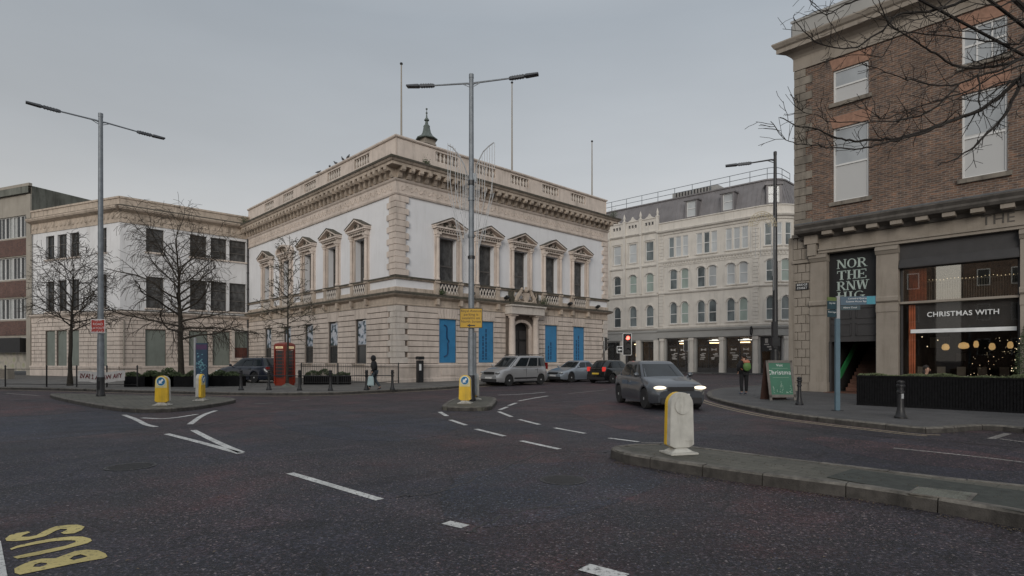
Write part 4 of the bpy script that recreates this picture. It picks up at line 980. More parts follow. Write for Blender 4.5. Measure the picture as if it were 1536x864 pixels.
# ================================================================ GREY VICTORIAN BUILDING across the far street
vic = thing('grey_victorian_building', (*V0, .12), 'pale grey four storey victorian building with arched windows, zinc mansard roof and ground floor shopfronts', 'building', world=True)
UA0, UA1, UB1 = -14.5, 3.95, 16.0
PA = [(1.30, .41, 2.10, .41), (-2.49, .49, -1.20, .5), (-5.83, .48, -4.50, .42)]
grp1 = [1.28, 2.1, -1.18+-.02, -2.45, -4.5, -5.8]
arcw = [-8.55, -10.0]
c1 = [2.10, .72, -1.2, -2.5, -4.5, -5.84]+arcw
hF1 = [(c-.45, c+.45, 5.55, 8.0, .45) for c in c1]; hF2 = [(c-.45, c+.45, 9.45, 11.7, .22) for c in c1]
c3 = []
for g in (1.5, -1.84, -5.13): c3 += [g-.85, g, g+.85]
c3 += [-8.3, -9.3, -10.3]
hF3 = [(c-.34, c+.34, 13.1, 15.4) for c in c3]
hB3 = [(c-.55, c+.55, 13.05, 15.3) for c in (5.1, 7.35, 9.55, 11.8)]; hB2 = [(c-.5, c+.5, 9.4, 11.6, .3) for c in (5.1, 7.35, 9.55, 11.8)]; hB1 = [(c-.5, c+.5, 5.4, 7.85, .5) for c in (5.1, 7.35, 9.55, 11.8)]
mb = MB(); wall(mb, FV, UA0, UA1, 4.9, 16.1, hF1+hF2+hF3, .22); wall(mb, FV, UA1, UB1, 4.9, 17.2, hB1+hB2+hB3, .22, .05)
mb.build('upper_wall', 'grey_render', vic, smooth=0)
mb = MB()
def st(a, b, prof): mb.mould(FV, a, b, prof)
for z in (8.95, 4.98): st(UA0, UA1, [(-.05, z), (.1, z), (.17, z+.12), (.17, z+.2), (-.05, z+.28)]); 
st(UA0, UA1, [(-.05, 12.5), (.08, 12.5), (.16, 12.66), (.16, 12.76), (-.05, 12.84)])
st(UA0, UA1, [(-.05, 12.1), (.05, 12.1), (.05, 12.2), (-.05, 12.25)])
st(UA0, UA1, [(-.05, 15.75), (.1, 15.75), (.15, 15.95), (.35, 16.05), (.42, 16.2), (.1, 16.35), (.1, 17.05), (.2, 17.1), (.2, 17.2), (-.3, 17.2), (-.3, 15.8)])
for z, o in ((8.85, .05), (4.98, .05), (12.35, .05)): st(UA1, UB1, [(-.05, z), (.1+o, z), (.17+o, z+.12), (.17+o, z+.2), (-.05, z+.28)])
st(UA1, UB1, [(-.05, 16.2), (.15, 16.2), (.3, 16.35), (.3, 16.45), (-.05, 16.5)])
k = 44
for i in range(k): u = UA1-.2-(UA1-UA0-4.4)*i/k; mb.fbox(FV, u-.07, u+.07, .02, .1, 12.25, 12.48)
mb.build('string_course', 'grey_render', vic, smooth=0)
def arch_hood(c, w, zt, rise, t=.13, o=.0):
    K = 10; mb = MB()
    for i in range(K):
        a, b_ = math.pi*i/K, math.pi*(i+1)/K; f = lambda r, q, h: (c-r*math.cos(q), zt+h*math.sin(q))
        mb.prism([f(w+t, a, rise+t), f(w+t, b_, rise+t), f(w+.02, b_, rise+.02), f(w+.02, a, rise+.02)], lambda p, t_: FV.pos(p[0], o+.11*t_, p[1]))
    mb.build('arch_moulding', 'grey_render', vic, smooth=30)
for h in hF1+hF2: arch_hood((h[0]+h[1])/2, .45, h[3]-h[4], h[4])
for h in hB1+hB2: arch_hood((h[0]+h[1])/2, .5, h[3]-h[4], h[4], .16, .05)
for c0 in (1.41, -1.85, -5.17, -9.27):
    for z0, z1 in ((5.55, 7.5), (9.45, 11.4)):
        mb = MB(); mb.tube([FV.pos(c0, .06, z0), FV.pos(c0, .06, z1)], .085, 8); mb.fbox(FV, c0-.14, c0+.14, 0, .16, z1, z1+.16); mb.fbox(FV, c0-.13, c0+.13, 0, .15, z0-.1, z0+.05); mb.build('colonnette', 'grey_render', vic, smooth=30)
for h in hB3: 
    c = (h[0]+h[1])/2; mb = MB(); mb.prism([(c-.75, 15.45), (c+.75, 15.45), (c, 15.95)], lambda p, t: FV.pos(p[0], .05+.1*t, p[1])); mb.fbox(FV, c-.68, c-.56, .05, .15, 13.0, 15.4); mb.fbox(FV, c+.56, c+.68, .05, .15, 13.0, 15.4); mb.build('window_pediment', 'grey_render', vic, smooth=30)
for u in (3.62, -7.1, -11.2):
    mb = MB()
    for i in range(28): z = 5.3+i*.385; mb.fbox(FV, u-.28-(.06 if i % 2 else 0), u+.28, .0, .07, z, z+.35)
    mb.build('quoin_strip', 'grey_render', vic, smooth=0)
for u in (4.0, 6.22, 8.45, 10.68, 12.9): 
    mb = MB(); mb.fbox(FV, u-.14, u+.14, .05, .2, 9.2, 16.2); mb.fbox(FV, u-.17, u+.17, .05, .28, 16.2, 18.0); mb.fbox(FV, u-.2, u+.2, .02, .31, 18.0, 18.12)
    p = FV.pos(u, .17, 0); mb.lathe([(.16, 18.12), (.1, 18.25), (.16, 18.5), (.1, 18.72), (.02, 19.0)], (p[0], p[1], 0), 8); mb.build('pilaster', 'grey_render', vic, smooth=30)
mb = MB()      # pierced parapet of the ornate bay
hp = []
for c in (5.1, 7.35, 9.55, 11.8):
    for d in (-.42, 0, .42): hp.append((c+d-.14, c+d+.14, 17.0, 17.55))
wall(mb, FV, UA1, UB1, 16.4, 17.9, hp, .2, .12); wall(mb, FV, UA1, UB1, 16.4, 17.9, hp, 0, -.08); mb.mould(FV, UA1, UB1, [(-.1, 17.9), (.2, 17.9), (.2, 18.0), (-.1, 18.02)])
for c in (5.1, 7.35, 9.55, 11.8): mb.prism([(c-.6, 18.0), (c+.6, 18.0), (c+.2, 18.25), (c, 18.55), (c-.2, 18.25)], lambda p, t: FV.pos(p[0], -.05+.2*t, p[1]))
mb.build('pierced_parapet', 'grey_render', vic, smooth=0)
# mansard with standing seams
mb = MB(); us = [UB1-(UB1-UA0)*i/60 for i in range(61)]
for a, b_ in zip(us, us[1:]):
    mb.add([FV.pos(a, -.5, 17.1), FV.pos(b_, -.5, 17.1), FV.pos(b_, -1.5, 20.1), FV.pos(a, -1.5, 20.1)], [(0, 1, 2, 3)]); mb.add([FV.pos(a, -1.5, 20.1), FV.pos(b_, -1.5, 20.1), FV.pos(b_, -3.1, 20.3), FV.pos(a, -3.1, 20.3)], [(0, 1, 2, 3)])
    mb.tube([FV.pos(a, -.49, 17.1), FV.pos(a, -1.49, 20.1)], .035, 4)
mb.mould(FV, UA0, UB1, [(-1.6, 20.1), (-1.38, 20.1), (-1.38, 20.24), (-1.6, 20.24)])
mb.build('mansard_roof', 'slate', vic, smooth=20)
mb = MB()      # solid core keeps daylight from showing through
mb.prism([FV.pos(u, -3.0, 0)[:2] for u in (UB1, 4, -7.3)]+[FV.pos(-12, -3.0, 0)[:2], FV.pos(-14.4, -3, 0)[:2], (40, 95), (10, 100)], lambda p, t: (p[0], p[1], .1+20.1*t)); mb.build('roof_core', 'slate', vic, smooth=0)
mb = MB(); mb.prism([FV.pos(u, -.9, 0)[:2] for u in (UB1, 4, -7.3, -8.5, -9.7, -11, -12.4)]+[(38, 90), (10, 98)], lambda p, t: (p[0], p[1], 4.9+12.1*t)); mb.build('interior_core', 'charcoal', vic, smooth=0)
dm = MB(); dm.box(-.72, -.55, -1.3, .35, 0, 1.9); dm.box(.55, .72, -1.3, .35, 0, 1.9); dm.box(-.85, .85, -1.4, .45, 1.9, 2.05); dm.box(-.55, .55, -1.3, .3, 0, .12); dme = dm.mesh('dormer', 'slate', smooth=0)
dfr = frame_mesh(1.1, 1.78, 0, 'white_frame', .07, .1, .2, (), (.5,), .05, 'frame'); dpa = pane_mesh(1.0, 1.7, 0, 'sky_glass', .14)
for u, z in ((.1, 17.35), (-4.05, 17.35), (-8.9, 17.35)):
    o = FV.place(dme, 'dormer', vic, u, -.6, z); s = sub(dfr, 'frame', o); s.location = (0, 0, .12); s = sub(dpa, 'pane', o); s.location = (0, 0, .12)
random.seed(21)
simple_windows(FV, hF3+hB3, 'white_frame', ('sky_glass', 'sky_glass', 'mid_glass'), vic, (), (.5,), .07, 'grey_render', -.12)
simple_windows(FV, hF2+hB2, 'white_frame', ('mid_glass', 'sky_glass', 'mid_glass', 'green_glass'), vic, (), (.5,), .07, 'grey_render', -.12)
simple_windows(FV, hF1+hB1, 'white_frame', ('mid_glass', 'green_glass', 'mid_glass'), vic, (), (.45,), .07, 'grey_render', -.12)
# shopfronts
hS = [(.33, 3.0, .12, 3.85), (-3.25, -.66, .12, 3.85), (-6.75, -3.95, .12, 3.85), (-9.6, -7.55, .12, 3.85), (-12.5, -10.3, .12, 3.85)]
hT = [(4.5, 6.2, .12, 3.6), (6.9, 8.3, .12, 3.6), (9.2, 11.3, .12, 3.6), (12, 15, .12, 3.6)]
mb = MB(); wall(mb, FV, UA0, UA1, 0, 4.95, hS, .5, .02); wall(mb, FV, UA1, UB1, 0, 4.95, hT, .5, .05)
mb.build('ground_floor_wall', 'grey_dark', vic, smooth=0)
mb = MB(); mb.mould(FV, UA0, UA1, [(.02, 3.95), (.3, 3.95), (.3, 4.6), (.42, 4.72), (.46, 4.9), (.02, 5.0)]); mb.mould(FV, UA1, UB1, [(.05, 3.75), (.22, 3.75), (.22, 4.5), (.3, 4.7), (.05, 4.85)])
mb.build('shop_fascia', 'grey_dark', vic, smooth=0)
for u in (3.42, -.16, -3.6, -7.15, -9.95):
    mb = MB(); mb.fbox(FV, u-.26, u+.26, .0, .28, .12, 1.1); mb.fbox(FV, u-.21, u+.21, .0, .22, 1.1, 3.6); mb.fbox(FV, u-.28, u+.28, .0, .3, 3.6, 3.9); mb.build('shop_pier', 'grey_render', vic, smooth=0)
for u in (4.2, 6.55, 8.7): mb = MB(); mb.fbox(FV, u-.3, u+.3, .0, .2, .12, 3.75); mb.fbox(FV, u-.34, u+.34, .0, .24, .12, .5); mb.build('shop_pier', 'grey_render', vic, smooth=0)
mb = MB()
for i, h in enumerate(hS+hT):
    w = h[1]-h[0]; m_ = (h[0]+h[1])/2
    mb.fbox(FV, h[0], h[1], -.34, -.26, .12, .62)
    for u in (h[0]+.05, m_, h[1]-.05): mb.fbox(FV, u-.035, u+.035, -.34, -.25, .62, h[3])
    mb.fbox(FV, h[0], h[1], -.34, -.25, 3.0, 3.07)
mb.build('shopfront_frame', 'charcoal', vic, smooth=0)
mb = MB()
for h in hS+hT: mb.fbox(FV, h[0], h[1], -.33, -.31, .62, h[3])
mb.build('shop_glass', 'clear', vic, smooth=0)
mb = MB(); r4 = random.Random(8)      # dim interiors: back wall, counters
mb.fbox(FV, UA0, UB1, -2.9, -2.8, .1, 4.2); mb.fbox(FV, UA0, UB1, -2.9, -.4, 3.86, 3.95)
for h in hS: mb.fbox(FV, h[0]+.3, h[1]-.6, -2.0, -1.4, .12, 1.05)
M['shop_in'] = pbr('brown_shop_interior', (.12, .085, .06), .8, var=.4, scale=1.2, bmp=0); mb.build('shop_interior', 'shop_in', vic, smooth=0)
M['warm_lamp_and_fill'] = pbr('warm_lamp_and_fill', (.8, .5, .2), .5, bmp=0, emit=7, ecol=(1, .66, .34)); M['strip_lamp'] = pbr('strip_lamp', (.8, .8, .8), .5, bmp=0, emit=2.5, ecol=(1, .95, .88))
M['decal_white'] = pbr('white_window_lettering', (.38, .36, .34), .6, bmp=0)
mb = MB()
for h in hS[:3]: c = (h[0]+h[1])/2; mb.fbox(FV, c-.75, c-.15, -.9, -.75, 3.62, 3.7); mb.fbox(FV, c-.9, c+.9, -2.3, -2.1, 3.6, 3.66)
mb.build('shop_lamp_or_fill', 'strip_lamp', vic, smooth=0); mb = MB(); mb.fbox(FV, 7.3, 7.65, -1.2, -1.1, 1.9, 2.2)
for u in (1.6, -2.0, -5.4, -8.6, 7.6): mb.fbox(FV, u-.5, u+.5, -1.7, -1.5, 3.3, 3.4)  # unseen warm bars added below the ceiling to brighten the shop interiors
mb.build('shop_lamp_or_fill', 'warm_lamp_and_fill', vic, smooth=0)
mb = MB(); r4 = random.Random(18)      # garland-like lettering and baubles on the glass
for h in hS[:3]:
    for s in (.27, .73):
        c = h[0]+(h[1]-h[0])*s
        for k_ in range(5): u = c+r4.uniform(-.36, .36)*.9; z = 1.5+k_*.16+r4.uniform(-.05, .05); mb.fbox(FV, u-r4.uniform(.12, .34), u+r4.uniform(.12, .34), -.305, -.298, z, z+.1)
        mb.prism([(c, 2.6), (c-.3, 2.75), (c-.3, 2.45), (c, 2.55), (c+.3, 2.45), (c+.3, 2.75)], lambda p, t: FV.pos(p[0], -.305+.007*t, p[1]))
mb.build('window_lettering', 'decal_white', vic, smooth=0)
mb = MB()      # projecting round sign and boards by the corner door
p = FV.pos(-6.9, .55, 4.45); d = FV.frame(-6.9)
K = 16
for i in range(K):
    a, b_ = 2*math.pi*i/K, 2*math.pi*(i+1)/K; mb.tube([FV.pos(-6.9, .62+.24*math.cos(a), 4.45+.42*math.sin(a)), FV.pos(-6.9, .62+.24*math.cos(b_), 4.45+.42*math.sin(b_))], .07, 5)
mb.fbox(FV, -6.92, -6.88, .2, .5, 4.85, 4.92); mb.build('projecting_sign', 'black', vic)
mb = MB(); mb.fbox(FV, -9.5, -7.65, -.2, -.12, 2.35, 3.85); mb.build('signboard', 'black', vic, smooth=0)
mb = MB(); 
for a in ((-8.3, -8.0, 3.2, 3.65), (-8.4, -7.9, 3.0, 3.1), (-9.0, -8.2, 2.75, 2.86), (-8.9, -8.4, 2.5, 2.62), (-9.3, -8.7, 3.1, 3.2)): mb.fbox(FV, a[0], a[1], -.119, -.11, a[2], a[3])
mb.build('signboard_lettering', 'decal_white', vic, smooth=0)
mb = MB(); mb.fbox(FV, -10.2, -9.7, .0, .05, .6, 3.7); mb.build('notice_panel', 'sign_white', vic, smooth=0)
mb = MB(); mb.fbox(FV, -10.08, -9.8, .051, .06, 2.1, 2.5); mb.build('notice_emblem', 'copper', vic, smooth=0)
# roof railing and plant
mb = MB()
for z in (20.9, 21.5): mb.tube([FV.pos(UB1-(UB1-UA0)*i/24, -1.9, z) for i in range(25)], .035, 5)
for i in range(15): u = UB1-(UB1-UA0)*i/14; mb.tube([FV.pos(u, -1.9, 20.2), FV.pos(u, -1.9, 21.5)], .035, 5)
mb.build('roof_railing', 'steel', vic)
t = thing('rooftop_plant', (*FV.pos(1.5, -4, 0)[:2], 20.2), 'grey louvred plant housing behind the zinc roof edge', 'roof plant', world=True)
mb = MB(); mb.fbox(FV, -1.6, 3.9, -5, -3.2, 20.2, 21.35); mb.build('housing', 'grey_dark', t, smooth=0)
mb = MB(); 
for i in range(12): mb.fbox(FV, -.9+i*.38, -.75+i*.38, -3.19, -3.12, 20.35, 21.25)
mb.build('louvre', 'charcoal', t, smooth=0)

# ================================================================ BRICK CORNER BUILDING on the right
brk = thing('brick_corner_building', (*W0, .12), 'brown brick corner building with stone ground floor arcade, orange window heads and heavy dark cornice', 'building', world=True)
UE = -22.0
colc = [(-2.99, -1.61), (-7.50, -6.16), (-11.95, -10.6), (-16.4, -15.05)]
hU = [(a, b_, 12.85, 14.3) for a, b_ in colc]+[(a, b_, 8.5, 11.75) for a, b_ in colc]
mb = MB(); wall(mb, FW, UE, 0, 7.2, 15.0, hU, .2); wall(mb, FWS, 0, 18, 7.2, 15.0, [], .2); mb.build('brick_wall', 'brick', brk, smooth=0)
for a, b_ in colc:
    for z in (14.3, 11.75):
        zz = .5 if z > 12 else .52; mb = MB()
        mb.prism([(a-.02, z+.003), (b_+.02, z+.003), (b_+.15, z+zz), (a-.15, z+zz)], lambda p, t: FW.pos(p[0], -.1+.115*t, p[1])); mb.build('window_head', 'orange_brick', brk, smooth=0)
mb = MB(); r5 = random.Random(6)
k = 21; h_ = (14.85-7.25)/k
for i in range(k):
    z = 7.25+i*h_; w1, w2 = ((.74, .42) if i % 2 else (.46, .74)); o = .04+r5.uniform(-.008, .008)
    mb.fbox(FW, -w1, o, -w2, o, z+.012, z+h_-.012)
mb.build('quoin_stones', 'sooty', brk, smooth=0)
mb = MB()
for F, a, b_ in ((FW, UE, 0), (FWS, 0, 18)):
    m0, m1 = (0, 1) if F is FW else (1, 0)
    mb.mould(F, a, b_, [(-.05, 14.86), (.07, 14.86), (.07, 15.4), (.14, 15.5), (.3, 15.62), (.62, 15.68), (.62, 15.86), (.7, 15.92), (.78, 16.06), (.78, 16.12), (-.05, 16.3)], m0, m1)
mb.build('top_cornice', 'sandstone', brk, smooth=0)
mb = MB()
for F, a, b_ in ((FW, UE, 0), (FWS, 0, 18)):
    m0, m1 = (0, 1) if F is FW else (1, 0)
    mb.mould(F, a, b_, [(-.3, 16.3), (.1, 16.28), (.1, 17.05), (.16, 17.08), (.16, 17.18), (-.3, 17.18)], m0, m1)
mb.build('parapet', 'grey_dark', brk, smooth=0)
mb = MB(); P = [FW.pos(-.2, -.3, 0), FW.pos(UE, -.3, 0), FW.pos(UE, -17, 0), FW.pos(-.2, -17, 0)]; mb.prism([p[:2] for p in P], lambda p, t: (p[0], p[1], 15.2+.1*t)); mb.build('roof', 'lead', brk, smooth=0)
sill_k = 'sooty'
for h in hU:
    two = h[0] < -5; up = h[2] > 12
    w, ht = h[1]-h[0], h[3]-h[2]
    f = frame_mesh(w, ht, 0, 'white_frame', .07, -.03, .05, (.333, .667) if (two and up) else (), (.5,) if not two or up else (.48,), .05, 'window')
    o = FW.place(f, 'window', brk, (h[0]+h[1])/2, -.12, h[2]); sub(pane_mesh(w-.06, ht-.02, 0, 'painted_reflection_glass' if up and two else 'pale_pane', 0), 'pane', o) if 'pale_pane' in M else None
    if 'pale_pane' not in M:
        M['pale_pane'] = glass('pane_over_white_blind', (.47, .47, .465), .06, .6, .05, .3); M['painted_reflection_glass'] = glass('sky_reflection_toned_glass', (.34, .36, .375), .04, .8, .2, .5)  # second glass: grey of a reflected sky put into its base colour
        sub(pane_mesh(w-.06, ht-.02, 0, 'painted_reflection_glass' if up and two else 'pale_pane', 0), 'pane', o)
    if not (up and two): ub = sub(pane_mesh(w-.14, ht*(.49 if up else .5)-.08, 0, 'painted_reflection_glass', 0), 'pane', o); ub.location = (0, .006, ht*.515)
    s = MB(); s.box(-w/2-.14, w/2+.14, -.05, .24, -.17, -.004); sub(s.mesh('sill', 'sooty', smooth=0), 'sill', o)
# belt cornice with dentil blocks, frieze
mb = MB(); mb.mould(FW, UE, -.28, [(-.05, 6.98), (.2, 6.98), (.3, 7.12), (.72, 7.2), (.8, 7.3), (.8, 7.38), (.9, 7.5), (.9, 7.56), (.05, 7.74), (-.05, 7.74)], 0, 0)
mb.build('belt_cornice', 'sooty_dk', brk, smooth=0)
mb = MB(); mb.mould(FW, UE, -.28, [(.05, 7.745), (.9, 7.565), (.91, 7.6), (.05, 7.79)]); mb.build('cornice_flashing', 'steel', brk, smooth=0)
mb = MB()
for i in range(24):
    u = -1.55-i*.86
    if u > UE: mb.fbox(FW, u-.2, u+.2, .3, .66, 7.03, 7.195)
mb.build('cornice_block', 'sandstone', brk, smooth=0)
mb = MB(); mb.mould(FW, UE, -1.05, [(-.3, 6.3), (.16, 6.3), (.16, 6.45), (.1, 6.5), (.1, 7.0), (-.3, 7.0)]); mb.mould(FW, UE, -1.05, [(.16, 6.42), (.22, 6.42), (.22, 6.5), (.1, 6.52)])
mb.fbox(FW, -1.07, -.5, .02, .34, 6.75, 7.2); mb.fbox(FW, -.98, -.62, .02, .3, 6.22, 6.75)
mb.build('frieze', 'sandstone', brk, smooth=0)
tm = textmesh('THE', .52, 'sooty_dk', 'frieze_lettering', .012, 'LEFT'); put_text(tm, 'frieze_lettering', brk, Vector(FW.pos(-6.75, .105, 6.76))-Vector(root_loc(brk)), FW.right())
# ground floor: rusticated corner pier, pilasters, end walls
mb = MB()
mb.fbox(FW, -.63, -.02, -.6, -.03, .1, 7.2); courses(mb, FW, -.64, .06, .5, 5.95, [], .39, -.4, .03, .03, .33); mb.fbox(FWS, 0, 18, -.3, 0, .1, 7.2)
courses(mb, FWS, .04, 18, .5, 5.95, [], .39, -.2, .03, .03, .8)
mb.fbox(FW, -.68, .08, -.5, .08, .12, .48); courses(mb, FW, -.66, .06, 6.15, 7.15, [], .5, -.4, .06, .03, .33); mb.fbox(FW, -.72, .12, -.5, .12, 7.15, 7.3); mb.fbox(FW, -.7, .1, -.5, .1, 5.97, 6.12)
mb.build('corner_pier', 'sandstone', brk, smooth=0)
mb = MB()
def pilaster(a, b_, z0=.12):
    mb = MB()
    mb.fbox(FW, a, b_, -.5, .08, z0, 5.95); mb.fbox(FW, a-.03, b_+.03, -.5, .12, z0, .55)
    mb.mould(FW, a-.02, b_+.02, [(-.4, 5.95), (.12, 5.95), (.2, 6.08), (.24, 6.1), (.24, 6.2), (.1, 6.295), (-.4, 6.295)])
    mb.mould(FW, a-.02, b_+.02, [(-.4, 3.95), (.12, 3.95), (.17, 4.0), (.17, 4.14), (.12, 4.2), (-.4, 4.2)]); mb.fbox(FW, a-.01, b_+.01, -.4, .11, 3.55, 3.85)
    for z in (5.0, 3.0, 2.4, 1.8, 1.2): mb.fbox(FW, a-.004, b_+.004, -.3, .084, z, z+.018)
    mb.build('pilaster', 'sandstone', brk, smooth=0)
pilaster(-1.36, -.67); pilaster(-4.08, -3.29); pilaster(-8.65, -7.86); pilaster(-13.2, -12.4); pilaster(-17.7, -16.9)
# entrance: lettered fanlight panel, dark panelled overdoor, stair inside
mb = MB(); mb.fbox(FW, -3.29, -1.36, -.32, -.26, 4.15, 6.3); mb.build('entrance_sign', 'black', brk, smooth=0)
mb = MB(); mb.fbox(FW, -3.29, -1.36, -.3, -.16, 4.02, 4.15); mb.fbox(FW, -3.29, -1.36, -.34, -.28, 2.35, 4.02)
for z0, z1 in ((3.35, 3.85), (2.6, 3.15)):
    for a, b_ in ((-3.2, -2.42), (-2.25, -1.45)):
        for q_ in ((a, b_, z0, z0+.05), (a, b_, z1-.05, z1), (a, a+.05, z0, z1), (b_-.05, b_, z0, z1)): mb.fbox(FW, q_[0], q_[1], -.28, -.245, q_[2], q_[3])
mb.fbox(FW, -3.29, -3.2, -.34, -.2, .12, 2.35); mb.fbox(FW, -1.46, -1.36, -.34, -.2, .12, 2.35)
mb.build('overdoor_panel', 'charcoal', brk, smooth=0)
mb = MB(); mb.fbox(FW, -3.29, -1.36, -.3, -.12, 4.15, 4.2); mb.build('door_transom', 'sandstone', brk, smooth=0)
# slab-serif lettering drawn stroke by stroke
def slab(txt, h, w, f, mb):
    T, t = .20*h, .07*h
    def rect(x0, x1, z0, z1): mb.prism([(x0, z0), (x1, z0), (x1, z1), (x0, z1)], f)
    def seg(x0, z0, x1, z1, a): mb.prism([(x0-a/2, z0), (x0+a/2, z0), (x1+a/2, z1), (x1-a/2, z1)], f)
    x = 0
    for ch in txt:
        def stem_(cx, a=None, full=True):
            a = a or T; rect(cx-a/2, cx+a/2, 0, h)
            for z in (0, h-t): rect(cx-a/2-.09*h, cx+a/2+.09*h, z, z+t)
        def bowl(cx, cz, rx, rz, a0, a1, k0=T*.9, k1=t):
            K = 12
            for i in range(K):
                p, q = a0+(a1-a0)*i/K, a0+(a1-a0)*(i+1)/K
                th = lambda a: k1+(k0-k1)*abs(math.cos(a))
                P = [(cx+rx*math.cos(p), cz+rz*math.sin(p)), (cx+rx*math.cos(q), cz+rz*math.sin(q)), (cx+(rx-th(q))*math.cos(q), cz+(rz-t)*math.sin(q)), (cx+(rx-th(p))*math.cos(p), cz+(rz-t)*math.sin(p))]
                mb.prism(P, f)
        W_ = w
        if ch == 'N': stem_(x+.14*W_, t*1.4); stem_(x+.86*W_, t*1.4); seg(x+.16*W_, h, x+.84*W_, 0, T)
        elif ch == 'O': bowl(x+.5*W_, h/2, .48*W_, h/2, 0, 2*math.pi)
        elif ch == 'R': stem_(x+.2*W_); bowl(x+.45*W_, .74*h, .38*W_, .26*h, -math.pi/2, math.pi/2); rect(x+.2*W_, x+.45*W_, h-t, h); rect(x+.2*W_, x+.45*W_, .48*h, .48*h+t); seg(x+.9*W_, 0, x+.5*W_, .5*h, T*.9); rect(x+.72*W_, x+1.02*W_, 0, t)
        elif ch == 'T': stem_(x+.5*W_); rect(x+.02*W_, x+.98*W_, h-t, h); rect(x+.02*W_, x+.02*W_+t, .72*h, h); rect(x+.98*W_-t, x+.98*W_, .72*h, h)
        elif ch == 'H': stem_(x+.2*W_); stem_(x+.8*W_); rect(x+.2*W_, x+.8*W_, .47*h, .47*h+t)
        elif ch == 'E': stem_(x+.2*W_); rect(x+.2*W_, x+.92*W_, h-t, h); rect(x+.2*W_, x+.92*W_, 0, t); rect(x+.2*W_, x+.68*W_, .47*h, .47*h+t); rect(x+.92*W_-t, x+.92*W_, 0, .26*h); rect(x+.92*W_-t, x+.92*W_, .74*h, h); rect(x+.68*W_-t, x+.68*W_, .36*h, .64*h)
        elif ch == 'W': W_ = w*1.35; seg(x+.3*W_, 0, x+.12*W_, h, T*.9); seg(x+.3*W_, 0, x+.5*W_, h, t); seg(x+.72*W_, 0, x+.5*W_, h, T*.9); seg(x+.72*W_, 0, x+.9*W_, h, t); [rect(x+q*W_-.16*h, x+q*W_+.16*h, h-t, h) for q in (.12, .5, .9)]
        elif ch == 'I': W_ = w*.5; stem_(x+.5*W_)
        elif ch == 'G': bowl(x+.5*W_, h/2, .48*W_, h/2, .7, 2*math.pi-.35); rect(x+.72*W_, x+.72*W_+T, .0, .45*h); rect(x+.55*W_, x+1.0*W_, .42*h, .42*h+t)
        x += W_+.06*w
    return x
mb = MB(); u0 = -1.68
for r, (tx, z, w) in enumerate((('NOR', 5.52, .38), ('THE', 5.02, .38), ('RNW', 4.55, .36), ('HIG', 4.13, .42))):
    hh = .40 if r < 3 else .36
    slab(tx, hh, w, lambda p, t, z=z, tx=tx: FW.pos(u0-p[0]-(.0), -.26+.02*t, z+p[1]+.06), mb)
mb.build('sign_lettering', 'sign_letter', brk, smooth=0) if 'sign_letter' in M else None
M['sign_letter'] = pbr('pale_sign_letter', (.42, .50, .46), .5, bmp=0); mb.build('sign_lettering', 'sign_letter', brk, smooth=0)
M['stair_green'] = pbr('green_stair_wall', (.03, .22, .07), .5, bmp=.05); M['tile'] = pbr('terracotta_tile', (.13, .06, .04), .6, bmp=.1); M['darkroom'] = pbr('dark_interior', (.025, .02, .018), .8, bmp=.05)
mb = MB(); mb.fbox(FW, -3.6, -1.2, -6, -.3, 4.3, 4.4); mb.fbox(FW, -3.3, -3.25, -6, -.34, .1, 4.3); mb.fbox(FW, -1.4, -1.35, -6, -.34, .1, 4.3); mb.fbox(FW, -3.3, -1.3, -6.1, -6.0, .1, 4.3); mb.build('hallway', 'darkroom', brk, smooth=0)
mb = MB(); mb.fbox(FW, -3.25, -1.4, -1.0, .6, .1, .135)
for i in range(12): mb.fbox(FW, -3.0, -1.75, -6, -1.2-i*.3, .13+i*.17, .13+(i+1)*.17)
mb.build('stair', 'tile', brk, smooth=0)
mb = MB(); mb.prism([(-1.0, .7), (-1.0, 1.05), (-4.5, 3.3), (-4.5, 2.9)], lambda p, t: FW.pos(-1.62+.06*t, p[0], p[1])); mb.fbox(FW, -2.95, -2.2, -4.6, -4.5, 1.7, 2.6); mb.prism([(-3.2, 1.3), (-5.9, 1.6), (-5.9, 3.2), (-3.2, 2.6)], lambda p, t: FW.pos(-3.2-.04*t+.1, p[0], p[1]))
mb.build('stair_rail', 'stair_green', brk, smooth=0)
M['room_brown'] = pbr('brown_dining_wall', (.055, .038, .028), .8, var=.5, scale=1.3, bmp=0); M['fascia_grey'] = pbr('dark_grey_fascia', (.075, .07, .07), .7, bmp=0)
